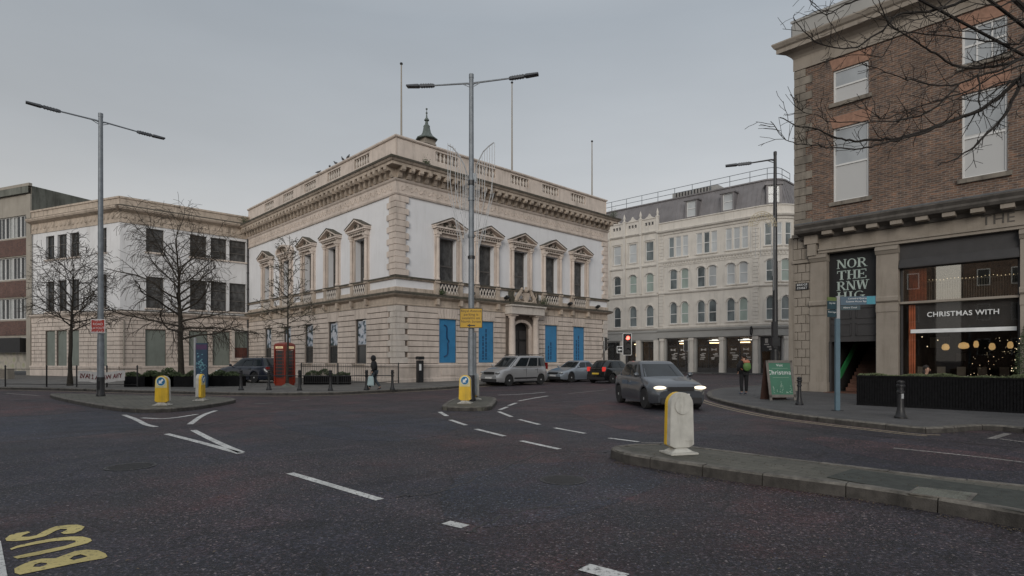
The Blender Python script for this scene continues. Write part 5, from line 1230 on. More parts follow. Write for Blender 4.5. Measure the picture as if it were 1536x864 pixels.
# big window bays
for bi, (a, b_) in enumerate(((-7.84, -4.10), (-12.4, -8.67), (-16.9, -13.22))):
    bay = None
    mb = MB(); mb.fbox(FW, a, b_, -.3, -.1, 5.35, 6.3); mb.mould(FW, a, b_, [(-.2, 5.66), (-.02, 5.66), (.1, 5.36), (.1, 5.3), (-.2, 5.3)]); mb.build('awning_box', 'charcoal', brk, smooth=0)
    mb = MB(); mb.fbox(FW, a, b_, -.2, -.02, 3.84, 3.93); mb.build('window_transom', 'sandstone', brk, smooth=0)
    mb = MB()
    for u in (a+.03, b_-.05): mb.fbox(FW, u-.04, u+.04, -.26, -.16, .12, 5.3)
    mb.fbox(FW, a, b_, -.3, -.1, .12, .5); mb.build('window_frame', 'charcoal', brk, smooth=0)
    mb = MB(); mb.fbox(FW, a, b_, -.22, -.205, .5, 3.84)
    if 'bay_glass' not in M:
        m, n, l, bb = nodes('bay_glass'); out = n['Material Output']; tr = n.new("ShaderNodeBsdfTransparent"); tr.inputs[0].default_value = (.85, .85, .84, 1)
        gl = n.new("ShaderNodeBsdfGlossy"); gl.inputs['Roughness'].default_value = .02; mm = n.new("ShaderNodeMixShader"); mm.inputs[0].default_value = .045
        l.new(tr.outputs[0], mm.inputs[1]); l.new(gl.outputs[0], mm.inputs[2]); l.new(mm.outputs[0], out.inputs[0]); M['bay_glass'] = m
        m, n, l, bb = nodes('upper_bay_glass'); out = n['Material Output']; tr = n.new('ShaderNodeBsdfTransparent'); tr.inputs[0].default_value = (.9, .9, .88, 1); gl = n.new('ShaderNodeBsdfGlossy'); gl.inputs['Roughness'].default_value = .012; gl.inputs[0].default_value = (.9, .86, .78, 1); mm = n.new('ShaderNodeMixShader'); mm.inputs[0].default_value = .38; l.new(tr.outputs[0], mm.inputs[1]); l.new(gl.outputs[0], mm.inputs[2]); l.new(mm.outputs[0], out.inputs[0]); M['upper_glass'] = m
    mb.build('window_glass', 'bay_glass', brk, smooth=0); mb = MB(); mb.fbox(FW, a, b_, -.22, -.205, 3.93, 5.3); mb.build('window_glass', 'upper_glass', brk, smooth=0)
    mb = MB(); mb.fbox(FW, a, b_, -5.0, -4.9, .1, 6.2); mb.fbox(FW, a, b_, -5, -.3, .08, .13); mb.fbox(FW, a, b_, -5, -.3, 6.1, 6.2); mb.fbox(FW, a-.02, a+.03, -5, -.3, .1, 6.2); mb.fbox(FW, b_-.03, b_+.02, -5, -.3, .1, 6.2)
    mb.build('dining_room', 'room_brown', brk, smooth=0)
    mb = MB(); mb.fbox(FW, a+.12, b_-.32, -.32, -.29, 2.80, 3.83); mb.build('lettering_panel', 'fascia_grey', brk, smooth=0)
    mb = MB(); rb = random.Random(bi+3)
    for i in range(9): u = a+.3+(b_-a-.6)*rb.random(); z = rb.choice((1.5, 2.1, 4.4)); mb.fbox(FW, u, min(b_-.1, u+rb.uniform(.25, .6)), -4.89, -4.85, z, z+rb.uniform(.3, .6))
    for i in range(5): u = a+.5+i*.7; mb.fbox(FW, u, u+.5, -2.6, -2.2, .8, .85); mb.fbox(FW, u+.1, u+.4, -2.9, -2.85, .5, 1.25)
    mb.build('dining_furniture', 'sandstone', brk, smooth=0)
    if bi: continue
    mb = MB(); mb.fbox(FW, a+.1, b_-.35, -.2045, -.199, 2.64, 2.79); mb.build('window_band', 'sign_white', brk, smooth=0)
    mb = MB(); mb.fbox(FW, a+.2, b_-.2, -1.1, -1.0, 3.86, 3.95); mb.fbox(FW, a+.2, b_-.2, -1.05, -.95, 4.75, 4.8)
    for i in range(34): u = a+.25+(b_-a-1.0)*i/34; mb.tube([FW.pos(u, -1.0, 3.95), FW.pos(u, -1.0, 4.75)], .018, 4)
    mb.build('gallery_rail', 'cream', brk)
    M['curtain'] = pbr('orange_curtain', (.62, .19, .09), .8, var=.3, scale=3, bmp=.1)
    mb = MB(); 
    for i in range(6): 
        u = b_-.32-i*.1; p = FW.pos(u, -.29, 0); mb.lathe([(.06, 3.95), (.065, 4.2), (.06, 5.25)], (p[0], p[1], 0), 8)
    for i in range(3): u = b_-.30-i*.08; p = FW.pos(u, -.30, 0); mb.lathe([(.035, .6), (.045, 2.6), (.04, 3.8)], (p[0], p[1], 0), 8)
    mb.build('curtain', 'curtain', brk, smooth=60)
    tm = textmesh('CHRISTMAS WITH', .27, 'sign_white', 'window_lettering', .004, 'LEFT', .004); o = put_text(tm, 'window_lettering', brk, Vector(FW.pos(-5.0, -.195, 3.36))-Vector(root_loc(brk)), FW.right())
    wd = max(v_.co.x for v_ in tm.vertices); o.scale = (2.24/wd, 1, 1)
# pendant lamps and string lights inside the window (they are lamps, they glow)
M['glow'] = pbr('glowing_shade', (.8, .55, .25), .5, bmp=0, emit=.55, ecol=(1, .62, .25)); M['bulb'] = pbr('small_bulb', (.9, .8, .6), .5, bmp=0, emit=2, ecol=(1, .8, .5))
for i, (u, r_) in enumerate(((-5.35, .14), (-5.95, .19), (-6.35, .09), (-6.85, .11), (-7.4, .10))):
    p = FW.pos(u, -1.7, 0); z = 2.05+.05*(i % 3)
    t = thing('pendant_lamp', (p[0], p[1], z+.6), ['glowing wide dish lamp nearest the orange curtain', 'largest glowing basket lamp in the dining window', 'small bright shade in the middle of the lamp row', 'rounded glowing shade second from the pale pilaster end', 'bright square shade closest to the far pilaster'][i], 'pendant lamp', 'pendant lamps in the dining window', world=True)
    mb = MB(); mb.lathe([(.04, .17), (r_*.8, .12), (r_, 0), (r_*.8, -.07), (.05, -.1)], (p[0], p[1], z), 12); mb.build('lamp_shade', 'glow', t)
    mb = MB(); mb.tube([(p[0], p[1], z+.15), (p[0], p[1], 6.1)], .012, 4); mb.build('cord', 'black', t)
r6 = random.Random(4); mb = MB()
for i in range(26): u = -7.7+3.0*i/25; mb.blob(FW.pos(u, -.93, 4.82+r6.uniform(-.03, .03)), (.016,)*3, 1)
for i in range(46): mb.blob(FW.pos(r6.uniform(-7.7, -6.2), r6.uniform(-1.9, -.8), r6.uniform(.9, 2.4)), (r6.choice((.005, .007, .012)),)*3, 1)
for u, z in ((-4.72, 2.5), (-4.9, 2.1), (-5.2, 2.85), (-6.85, 2.95), (-5.25, 2.35)): mb.blob(FW.pos(u, -.8, z), (.022,)*3, 1)
o = mb.build('string_lights', 'bulb', smooth=60); tag(o, 'string of small warm fairy lights inside the dining window', 'string lights', kind='stuff')
# houses across the junction, seen only as reflections in the upper glass
for (a, b_, hh, lab) in (((-31.0, -7.2), (-46, 14), 15, 'dark brick terrace across the junction, mirrored at one side of the restaurant glass'), ((-29.6, -9.9), (-14, -34), 17, 'tall dark brick block across the junction, mirrored at the other side of the restaurant glass')):
    t = thing('opposite_building', (*a, 0), lab, 'building', world=True); d_ = (Vector(b_)-Vector(a)); Ln = d_.length; d_.normalize(); nn2 = Vector((-d_.y, d_.x)); nn2 = nn2 if nn2.x > 0 else -nn2
    mb = MB(); c_ = Vector(a)+d_*Ln/2-nn2*5; mb.obox(c_, d_, nn2, Ln/2, 5, 0, hh); mb.build('wall', 'brick', t, smooth=0); w1, w2 = MB(), MB()
    for k in range(int(Ln/3)):
        for z in range(2, int(hh)-2, 4): q = Vector(a)+d_*(1.8+k*3)+nn2*.03; w1.obox(q, d_, nn2, .6, .05, z, z+1.9); w2.obox(q+nn2*.06, d_, nn2, .5, .02, z+.1, z+1.8)
    w1.build('window_frame', 'white_frame', t, smooth=0); w2.build('window_glass', 'dark_glass', t, smooth=0)
# street name plate
mb = MB(); mb.fbox(FW, -.6, -.04, .035, .06, 4.74, 5.06); t = thing('street_sign', FW.pos(-.3, .04, 4.74), 'black street name plate with white lettering on the stone corner pier', 'street sign', world=True); mb.build('plate', 'black', t, smooth=0)
for s, z in (('BRIDGE', 4.98), ('STREET', 4.83)):
    tm = textmesh(s, .13, 'sign_white', 'lettering', .003); put_text(tm, 'lettering', t, Vector(FW.pos(-.32, .063, z))-Vector(root_loc(t)), FW.right())
# ================================================================ STREET LAMPS
def lamp(base, h, arms, label, black_base=.75, r=(.125, .078), mat='steel', group='tall street lamps at the junction'):
    t = thing('street_lamp', base, label, 'street lamp', group)
    mb = MB(); mb.lathe([(r[0]*1.05, black_base), (r[0], black_base+.05), (r[0]*.98, 2.2), (r[0]*.86, 2.3), (r[1], h-.15), (r[1]*1.1, h-.14), (r[1]*1.1, h), (.01, h+.03)], n=14); mb.build('pole', mat, t)
    mb = MB(); mb.lathe([(r[0]*1.3, 0), (r[0]*1.3, .06), (r[0]*1.12, .1), (r[0]*1.1, black_base)], n=14); mb.box(-.05, .05, -r[0]*1.18, -r[0], .25, .6); mb.build('pole_base', 'iron', t)
    for (dx, dy, L, up) in arms:
        a = math.atan2(dy, dx); c, s = math.cos(a), math.sin(a)
        def P(x, y, z): return (c*x-s*y, s*x+c*y, z)
        mb = MB(); z0 = h-.35; z1 = z0+up*(L-.9); mb.tube([P(0, 0, z0), P(.15, 0, z0+.04), P(L-.85, 0, z1)], [.045, .032, .028], 6); mb.tube([P(0, 0, z0-.12), P(.35, 0, z0+.05)], .018, 4); o = mb.build('arm', mat, t)
        mb = MB(); f = lambda x: z1+up*(x-(L-.85))
        def slabb(x0, x1, w0, w1, h0, h1): mb.hexa([P(x0, -w0, f(x0)-h0), P(x1, -w1, f(x1)-h1), P(x1, w1, f(x1)-h1), P(x0, w0, f(x0)-h0), P(x0, -w0*.8, f(x0)+h0), P(x1, -w1*.8, f(x1)+h1), P(x1, w1*.8, f(x1)+h1), P(x0, w0*.8, f(x0)+h0)])
        slabb(L-.95, L-.88, .04, .07, .04, .05); slabb(L-.88, L-.42, .07, .07, .045, .045); slabb(L-.42, L-.36, .05, .10, .03, .035); slabb(L-.36, L+.08, .115, .11, .04, .028)
        for k in range(5): x = L-.84+k*.09; slabb(x, x+.02, .08, .08, .06, .06)
        mb.build('lamp_head', 'steel_dk', t, smooth=0)
    return t
g = G(151, 594, .12); L1 = lamp((g[0], g[1], .12), 11.2, [(-.75, -.66, 2.2, .06), (.66, .75, 2.2, .0)], 'tall twin armed grey street lamp with a red road sign on the triangular traffic island')
g = G(707, 601, .12); L2 = lamp((g[0], g[1], .12), 11.5, [(-.985, .17, 2.3, .05), (.985, -.17, 2.3, .07)], 'twin armed street lamp with a yellow sign and festive wings on the small middle island', .9)
g = (10.9, 24.0); L3 = lamp((g[0], g[1], .12), 10.05, [(-.93, .37, 1.85, .0)], 'black single armed street lamp behind the green sandwich board', 1.8, (.13, .06), 'iron')
def flat_sign(t, w, h, z, y, mat, border, lines, size, tcol, back='steel', x=0, lh=None, top=None):
    mb = MB(); mb.box(x-w/2, x+w/2, y-.012, y, z-h/2, z+h/2); s = mb.build('sign_plate', border, t, smooth=0)
    mb = MB(); mb.box(x-w/2+.025, x+w/2-.025, y-.016, y-.0125, z-h/2+.025, z+h/2-.025); mb.build('sign_face', mat, s, org=(0, 0, 0), smooth=0)
    lh = lh or size*1.15; zz = top if top is not None else z+lh*(len(lines)-1)/2
    for ln in lines:
        tm = textmesh(ln, size, tcol, 'lettering', .001); o = put_text(tm, 'lettering', s, (x, y-.019, zz), (1, 0, 0)); wd = (max(v.co.x for v in tm.vertices)-min(v.co.x for v in tm.vertices)) if len(tm.vertices) else 1
        if wd > w*.88: o.scale = (w*.88/wd, 1, 1)
        zz -= lh
    mb = MB()
    for dz in (-h*.3, h*.3): mb.box(x-.14, x+.14, y, y+.03, z+dz-.02, z+dz+.02)
    mb.build('sign_clamp', 'steel', s, org=(0, 0, 0), smooth=0); return s
flat_sign(L1, .56, .54, 2.76, -.14, 'sign_red', 'sign_white', ['NEW', 'ROAD', 'LAYOUT', 'AHEAD'], .135, 'sign_white')
s = flat_sign(L2, .80, .70, 2.9, -.14, 'sign_yellow', 'black', ['Royal Avenue', 'parking is', 'available on', 'North Street'], .125, 'black', top=3.15, lh=.125)
mb = MB(); mb.prism([(-.14, 2.64), (-.03, 2.70), (-.03, 2.66), (.14, 2.66), (.14, 2.62), (-.03, 2.62), (-.03, 2.58)], lambda p, t: (p[0], -.16+.003*t, p[1])); mb.build('arrow', 'black', s, org=(0, 0, 0), smooth=0)
mb = MB()      # conduit and bands
mb.tube([(.14, -.02, .2), (.13, -.02, 2.4)], .05, 6); 
for z in (5.8, 7.1, 7.75): mb.lathe([(.12, -.05), (.12, .05)], (0, 0, z), 10)
mb.box(-.05, .18, -.06, .06, 7.7, 8.0); mb.build('conduit', 'steel', L2)
# festive wings hanging on the middle lamp
M['fest'] = pbr('festive_rope_light', (.38, .39, .40), .5, bmp=0); M['fest_gold'] = pbr('gold_festive_tinsel', (.42, .36, .24), .5, bmp=0)
wing = thing('festive_wing', (L2.location.x, L2.location.y, .12), 'unlit pair of winged festive light frames clamped to the middle street lamp', 'festive light')
for s_ in (-1, 1):
    mb = MB(); k = .0231; arc = [(.12, 7.9), (.22, 8.35), (.42, 8.75), (.62, 8.95), (.80, 9.08)] if s_ > 0 else [(.12, 7.9), (.25, 8.3), (.45, 8.65), (.65, 8.9), (.80, 8.98)]
    pts = [(s_*x, -.05, z-.12+.12) for x, z in arc]; mb.tube(pts, .022, 5)
    r7 = random.Random(3 if s_ > 0 else 5)
    for i in range(9):
        f = i/8; x = .12+.70*f; z = 7.95+(1.1)*(1-(1-f)**1.9); L_ = (.5+r7.uniform(.3, 1.6))*(1 if f < .9 else .8)
        mb.tube([(s_*x, -.05, z), (s_*x, -.05, z-L_)], .013, 4)
    for (a, b_) in (((.8, 7.3), (.2, 5.1)), ((.68, 7.2), (.25, 5.4)), ((.55, 7.5), (.2, 5.8)), ((.78, 8.0), (.45, 5.6)), ((.17, 7.9), (.19, 4.4)), ((.26, 7.6), (.24, 4.6))): mb.tube([(s_*a[0], -.05, a[1]), (s_*b_[0], -.05, b_[1])], .013, 4)
    mb.build('wing_frame', 'fest', wing)
mb = MB(); mb.lathe([(.13, 5.0), (.13, 5.1)], n=10); mb.lathe([(.13, 7.6), (.13, 7.75)], n=10); mb.build('clamp', 'iron', wing)
w3 = thing('festive_arc', (L3.location.x, L3.location.y, .12), 'unlit golden half circle festive decoration hanging on the black street lamp', 'festive light')
mb = MB(); C_ = (-.55, 6.95)
for r_ in (.6, .52, .44): mb.tube([(C_[0]+r_*math.cos(a*math.pi/12)*.95-.02, -.1, C_[1]+r_*math.sin(a*math.pi/12)) for a in range(0, 13)], .014, 4)
r7 = random.Random(12)
for i in range(12): a = math.pi*i/11; mb.tube([(C_[0]+.6*math.cos(a), -.1, C_[1]+.6*math.sin(a)), (C_[0]+.2*math.cos(a), -.1, C_[1]+.2*math.sin(a))], .01, 4)
mb.build('arc_frame', 'fest_gold', w3); mb = MB()
for i in range(6): x = -1.05+i*.2; mb.tube([(x, -.1, 6.9), (x, -.1, 6.9-r7.uniform(.5, 1.6))], .009, 4)
mb.tube([(-.1, -.1, 7.4), (-.1, -.1, 4.3)], .012, 4); mb.tube([(-.22, -.1, 7.3), (-.16, -.1, 4.9)], .01, 4); mb.build('light_strand', 'fest', w3)
mb = MB(); mb.box(-.16, .02, -.2, .0, 1.9, 3.0); mb.box(-.2, .1, -.22, .02, 2.0, 2.35); mb.build('control_box', 'iron', L3, smooth=0)

# ================================================================ ILLUMINATED TRAFFIC BOLLARDS
def traffic_bollard():
    t = thing('traffic_bollard', (0, 0, 0), '', 'traffic bollard', 'yellow and white traffic bollards on the islands')
    W_, H_ = .215, .94
    out = [(-W_, .14), (-.13, .10), (.13, .10), (W_, .14), (W_*.92, .72)]+[(W_*.92*math.cos(a), .76+.18*math.sin(a)) for a in [math.pi*i/10 for i in range(11)]]+[(-W_*.92, .72)]
    mb = MB(); mb.prism(out, lambda p, q: (p[0], -.0+.1*q, p[1])); mb.build('rear_shell', 'bol_white', t, bev=.006)
    mb = MB(); mb.prism(out, lambda p, q: (p[0], -.085+.083*q, p[1])); mb.build('front_shell', 'yellow', t, bev=.006)
    mb = MB(); cz = .76
    up = [(-.185, .56), (.185, .56)]+[(.18*math.cos(a), .765+.155*math.sin(a)) for a in [math.pi*i/10 for i in range(11)]]
    mb.prism(up, lambda p, q: (p[0], -.09+.006*q, p[1])); f = mb.build('upper_panel', 'pale_yellow', t, smooth=0)
    mb = MB(); mb.lathe([(.142, -.097), (.142, -.091)], (0, 0, cz), 24, 'y'); d = mb.build('sign_disc', 'sign_white', t, smooth=0)
    mb = MB(); mb.lathe([(.130, -.100), (.130, -.0975)], (0, 0, cz), 24, 'y'); mb.build('disc_face', 'sign_blue', d, org=(0, 0, 0), smooth=0)
    mb = MB(); c, s = -math.sqrt(.5), -math.sqrt(.5)      # arrow pointing down and to the left
    def A(x, y): return (c*x-s*y*1, cz+s*x+c*y)
    mb.prism([A(.10, 0), A(.01, .075), A(.01, .03), A(-.09, .03), A(-.09, -.03), A(.01, -.03), A(.01, -.075)], lambda p, q: (p[0], -.104+.0035*q, p[1])); mb.build('arrow', 'sign_white', d, org=(0, 0, 0), smooth=0)
    mb = MB(); mb.lathe([(.13, .10), (.135, .11), (.135, .12)], (0, 0, .74), 24, 'y'); mb.lathe([(.035, .1), (.035, .125)], (0, 0, .74), 10, 'y'); mb.box(-.19, -.06, .0999, .108, .2, .22); mb.build('boss', 'bol_white', t, bev=.004)
    mb = MB(); mb.hexa([(-.24, -.19, 0), (.24, -.19, 0), (.24, .19, 0), (-.24, .19, 0), (-.24, -.19, .03), (.24, -.19, .03), (.24, .19, .03), (-.24, .19, .03)]); mb.hexa([(-.2, -.14, .03), (.2, -.14, .03), (.2, .14, .03), (-.2, .14, .03), (-.07, -.06, .11), (.07, -.06, .11), (.07, .06, .11), (-.07, .06, .11)]); mb.build('base', 'bol_white', t, bev=.006)
    return t
M['pale_yellow'] = pbr('pale_yellow_panel', (.68, .60, .30), .45, bmp=0, kind='obj')
tb = traffic_bollard(); BL = [((1018, 680), .15, math.pi+.26, 'nearest traffic bollard, its dirty white back turned to us, on the long island'), ((244, 608), .12, .05, 'yellow traffic bollard with a blue arrow disc standing on the triangular island'),
      ((301, 601), .12, R_(98), 'yellow and white traffic bollard seen edge on at the tip of the triangular island'), ((698, 605), .12, -.12, 'yellow traffic bollard with a blue arrow disc in front of the middle lamp'), ((713, 599), .12, R_(-75), 'half hidden pale traffic bollard directly behind the middle lamp pole')]
for i, (p, z, rz, lab) in enumerate(BL):
    g = G(*p, z); o = tb if i == 0 else dup(tb); o.location = (g[0], g[1], z); o.rotation_euler = (0, 0, rz); o['label'] = lab
    if i == 0: o.scale = (.96, 1, 1.0)

# ================================================================ IRON BOLLARDS, RAILS, FENCES
def iron_bollard():
    t = thing('bollard', (0, 0, 0), '', 'bollard')
    mb = MB(); mb.lathe([(.125, 0), (.125, .05), (.10, .09), (.075, .2), (.062, .3), (.055, .62), (.075, .64), (.075, .68), (.058, .7), (.06, .78)], n=14); mb.build('post', 'iron', t)
    mb = MB(); mb.lathe([(.058, .78), (.085, .80), (.085, .84), (.06, .86), (.075, .9), (.07, .93), (.02, .955)], n=14); mb.build('cap', 'iron', t); return t
ib = iron_bollard(); first = True
def put_bol(x, y, lab, grp, sc=1, z=.12):
    global first
    o = ib if first else dup(ib); first = False
    o.location = (x, y, z); o['label'] = lab; o['group'] = grp; o.scale = (sc, sc, sc); return o
xs = [361.5, 403.4, 449.4, 495.7, 549.7, 588.6]; bp_ = [G(x, y, .12) for x, y in zip(xs, (585.3, 585.3, 585.6, 586, 585.2, 584.8))]
labs = ['black iron bollard at the end of the row by the dark parked estate car', 'black iron bollard in front of the estate car tail', 'black iron bollard between the red telephone box and the hedge planter', 'black iron bollard in front of the hedge planter and railings', 'black iron bollard just behind the hooded walker', 'last black iron bollard of the railed row, past the hooded walker']
for p, l_ in zip(bp_, labs): put_bol(p[0], p[1], l_, 'iron bollards along the hall kerb')
for i, (a, b_) in enumerate(zip(bp_, bp_[1:])):
    t = thing('guard_rail', ((a[0]+b_[0])/2, (a[1]+b_[1])/2, .12), 'thin black rail joining two kerbside bollards', 'rail', 'rails between the kerbside bollards', world=True)
    mb = MB(); mb.tube([(a[0], a[1], .80), (b_[0], b_[1], .80)], .022, 6); mb.build('rail', 'iron', t)
    mb = MB(); [mb.lathe([(.085, -.02), (.085, .02)], (q[0], q[1], .8), 10) for q in (a, b_)]; mb.build('rail_collar', 'iron', t)
g = G(1199, 607.5, .12); put_bol(g[0], g[1], 'black bollard beside the green sandwich board', 'iron bollards on the right hand pavement', .95)
g = G(1351, 627.5, .12); b1 = put_bol(g[0], g[1], 'stout black bollard with a pale sticker in front of the long black planter', 'iron bollards on the right hand pavement', 1.0); b1.scale = (1.15, 1.15, .99)
mb = MB(); mb.box(-.028, .022, -.068, -.062, .50, .62); mb.build('sticker', 'fest', b1, org=(0, 0, 0), smooth=0)
def fence(pts, h, label, step=.13, spikes=True, solid=False, z0=.12):
    t = thing('iron_railing', (*pts[0], z0), label, 'railing', world=True); r, q, p_ = MB(), MB(), MB()
    for a, b_ in zip(pts, pts[1:]):
        a, b_ = Vector(a), Vector(b_); L = (b_-a).length; k = max(1, int(L/step))
        for z in (.14, h-.12): r.tube([(*a, z0+z), (*b_, z0+z)], .02, 4)
        if spikes:
            for i in range(1, k): c = a+(b_-a)*i/k; q.tube([(*c, z0+.1), (*c, z0+h-.03), (*c, z0+h+.06)], [.01, .01, .002], 4)
        m_ = max(1, round(L/1.9))
        for i in range(m_+1): c = a+(b_-a)*i/m_; p_.lathe([(.035, 0), (.035, h), (.05, h+.02), (.03, h+.07), (.01, h+.1)], (*c, z0), 8)
    r.build('rail', 'iron', t); p_.build('post', 'iron', t)
    if q.v: q.build('bars', 'iron', t)
    return t
fence([G(452, 577, .12), G(562, 577.5, .12), FR.pos(-.4, .9, 0)[:2]], 1.15, 'black spiked iron railing with close bars along the foot of the hall')
fence([G(8, 580, .12), G(70, 580.5, .12), G(206, 581, .12)], 1.05, 'plain two rail black iron fence carrying the lettered banner', spikes=False)
# banner tied to the fence, its lettering seen mirrored from behind
bn = thing('banner', G3(152, 581.5, .12), 'crumpled white cloth banner with dark red hand painted letters tied to the plain fence', 'banner', world=True)
a, b_ = Vector(G(118, 581.6, .12)), Vector(G(188, 581.6, .12)); mb = MB(); K = 28; zt = lambda f: .12+.86+.03*math.sin(f*9)-.06*math.sin(f*math.pi); zb_ = lambda f: .12+.27+.05*math.sin(f*7+1)+.05*f
def bpnt(f, g_): p = a.lerp(b_, f); dn = .035*math.sin(f*23)+.02*math.sin(f*51+g_*3); return (p.x, p.y-.05-dn, zt(f)*(g_)+zb_(f)*(1-g_))
vs = [bpnt(i/K, j/5) for j in range(6) for i in range(K+1)]; mb.add(vs, [(j*(K+1)+i, j*(K+1)+i+1, (j+1)*(K+1)+i+1, (j+1)*(K+1)+i) for j in range(5) for i in range(K)]); M['cloth'] = pbr('white_banner_cloth', (.50, .49, .48), .9, var=.1, scale=5, bmp=.2); mb.build('cloth', 'cloth', bn, smooth=60, fix=False)
M['bannerink'] = pbr('dark_red_paint', (.13, .025, .03), .8, bmp=0)
tm = textmesh('YNA WAHIA 2 SAVS', .5, 'bannerink', 'painted_letters', .002, bold=.012); xs_ = [v.co.x for v in tm.vertices]; x0, x1 = min(xs_), max(xs_)
for v in tm.vertices:
    f = (v.co.x-x0)/(x1-x0); f2 = .05+.9*(1-f); gg = .5+v.co.y/.5*.62; p = bpnt(f2, max(.05, min(.95, gg))); v.co = (p[0]-bn.location.x, p[1]-.012-bn.location.y+v.co.z, p[2]-bn.location.z)
o = bpy.data.objects.new('painted_letters', tm); COL.objects.link(o); o.parent = bn

# ================================================================ HEDGE PLANTERS
def leafmass(mb, n, f, s, rnd):
    for _ in range(n):
        c = Vector(f(rnd)); a = Vector((rnd.gauss(0, 1), rnd.gauss(0, 1), rnd.gauss(0, 1))).normalized(); b_ = a.orthogonal().normalized()*s*rnd.uniform(.5, 1.2); a = a*s*rnd.uniform(.6, 1.5)
        mb.add([c-a, c+b_*.5, c+a, c-b_*.5], [(0, 1, 2, 3)])
def planter(c, L, w, h, gh, label, ax=(1, 0), mat='blackwood', slats=0, n=1500, s=.05, grp=None, leafm='leaf', seed=1):
    t = thing('planter', (c[0], c[1], .12), label, 'planter', grp, rz=math.atan2(ax[1], ax[0])); mb = MB(); mb.box(-L/2, L/2, -w/2, w/2, 0, h)
    if slats:
        k = int(L/slats)
        for i in range(k): x = -L/2+L*(i+.5)/k; mb.box(x-slats*.36, x+slats*.36, -w/2-.018, -w/2-.001, .05, h-.03)
        mb.box(-L/2-.03, L/2+.03, -w/2-.035, w/2+.03, h-.03, h+.02); mb.box(-L/2-.01, L/2+.01, -w/2-.03, -w/2, 0, .05)
        k = int(w/slats)
        for i in range(k): y = -w/2+w*(i+.5)/k; mb.box(-L/2-.018, -L/2-.001, y-slats*.36, y+slats*.36, .05, h-.03)
    mb.build('trough', mat, t, smooth=0); rnd = random.Random(seed); mb = MB()
    ph = [rnd.uniform(0, 6) for _ in range(4)]
    def f(r): x = r.uniform(-L/2+.03, L/2-.03); hh = gh*.7*(.55+.3*math.sin(x*3.1+ph[0])+.25*math.sin(x*7.3+ph[1])); return (x, r.uniform(-w/2+.02, w/2-.02)*1.1, h+max(0.02, hh)*r.uniform(0, 1)**.7)
    leafmass(mb, n, f, s, rnd); mb.build('hedge', leafm, t, smooth=0, fix=False); return t
for i, (px, L_, lab, gh) in enumerate(((212, 1.5, 'low black hedge planter next to the lettered banner', .5), (243, 1.5, 'black hedge planter behind the yellow bollard', .6), (281, 2.0, 'long black hedge planter at the foot of the large bare tree', .5), (334, 2.3, 'black planter in front of the dark estate car', .45))):
    g = G(px, 580 if i < 3 else 579, .12); planter(g, L_, .5, .55, gh, lab, n=1100, s=.055, grp='hedge planters on the plaza', seed=i)
g = G(488, 577, .12); planter((g[0], g[1]+.4), 2.6, .5, .5, .6, 'black hedge planter behind the spiked railing', n=1600, s=.05, seed=9, grp='hedge planters on the plaza')
# the long black slatted planter in front of the restaurant windows
pa, pb = Vector(G(1285.4, 607.5, .12)), Vector(G(1640, 625.5, .12)); ax = (pb-pa).normalized(); nn_ = Vector((-ax.y, ax.x)); cc = (pa+pb)/2+nn_*.24
planter(cc, (pb-pa).length, .45, .93, .16, 'long black slatted timber planter with low mixed greenery outside the restaurant', (ax.x, ax.y), 'blackwood', .07, 3600, .035, seed=5, leafm='leaf_pale') if 'leaf_pale' in M else None
M['leaf_pale'] = pbr('pale_green_leaf', (.10, .12, .055), .7, var=.5, scale=9, bmp=0)
planter(cc, (pb-pa).length, .45, .93, .16, 'long black slatted timber planter with low mixed greenery outside the restaurant', (ax.x, ax.y), 'blackwood', .07, 3600, .035, seed=5, leafm='leaf_pale')

# ================================================================ TELEPHONE BOX, TOTEM, METER, FINGERPOST, SANDWICH BOARD
g = G(427, 578, .12); t = thing('telephone_box', (g[0], g[1], .12), 'red telephone box with a domed top standing on the plaza behind the slim tree', 'telephone box', rz=R_(-22)); t.scale = (.8, .8, .98)
mb = MB(); mb.box(-.46, .46, -.46, .46, 0, .12)
for x in (-1, 1):
    for y in (-1, 1): mb.box(x*.44-.06, x*.44+.06, y*.44-.06, y*.44+.06, .1, 2.05)
mb.box(-.5, .5, -.5, .5, 2.0, 2.28); mb.box(-.43, .43, -.43, .43, .12, .42)
mb.build('booth_frame', 'box_red', t, bev=.01)
mb = MB(); K = 6
for i in range(K): a0, a1 = i/K*math.pi/2, (i+1)/K*math.pi/2; r0, r1 = .47*math.cos(a0)*.9+.05, .47*math.cos(a1)*.9+.05; z0, z1 = 2.28+.16*math.sin(a0), 2.28+.16*math.sin(a1); mb.hexa([(-r0, -r0, z0), (r0, -r0, z0), (r0, r0, z0), (-r0, r0, z0), (-r1, -r1, z1), (r1, -r1, z1), (r1, r1, z1), (-r1, r1, z1)])
mb.build('dome', 'box_red', t, smooth=0)
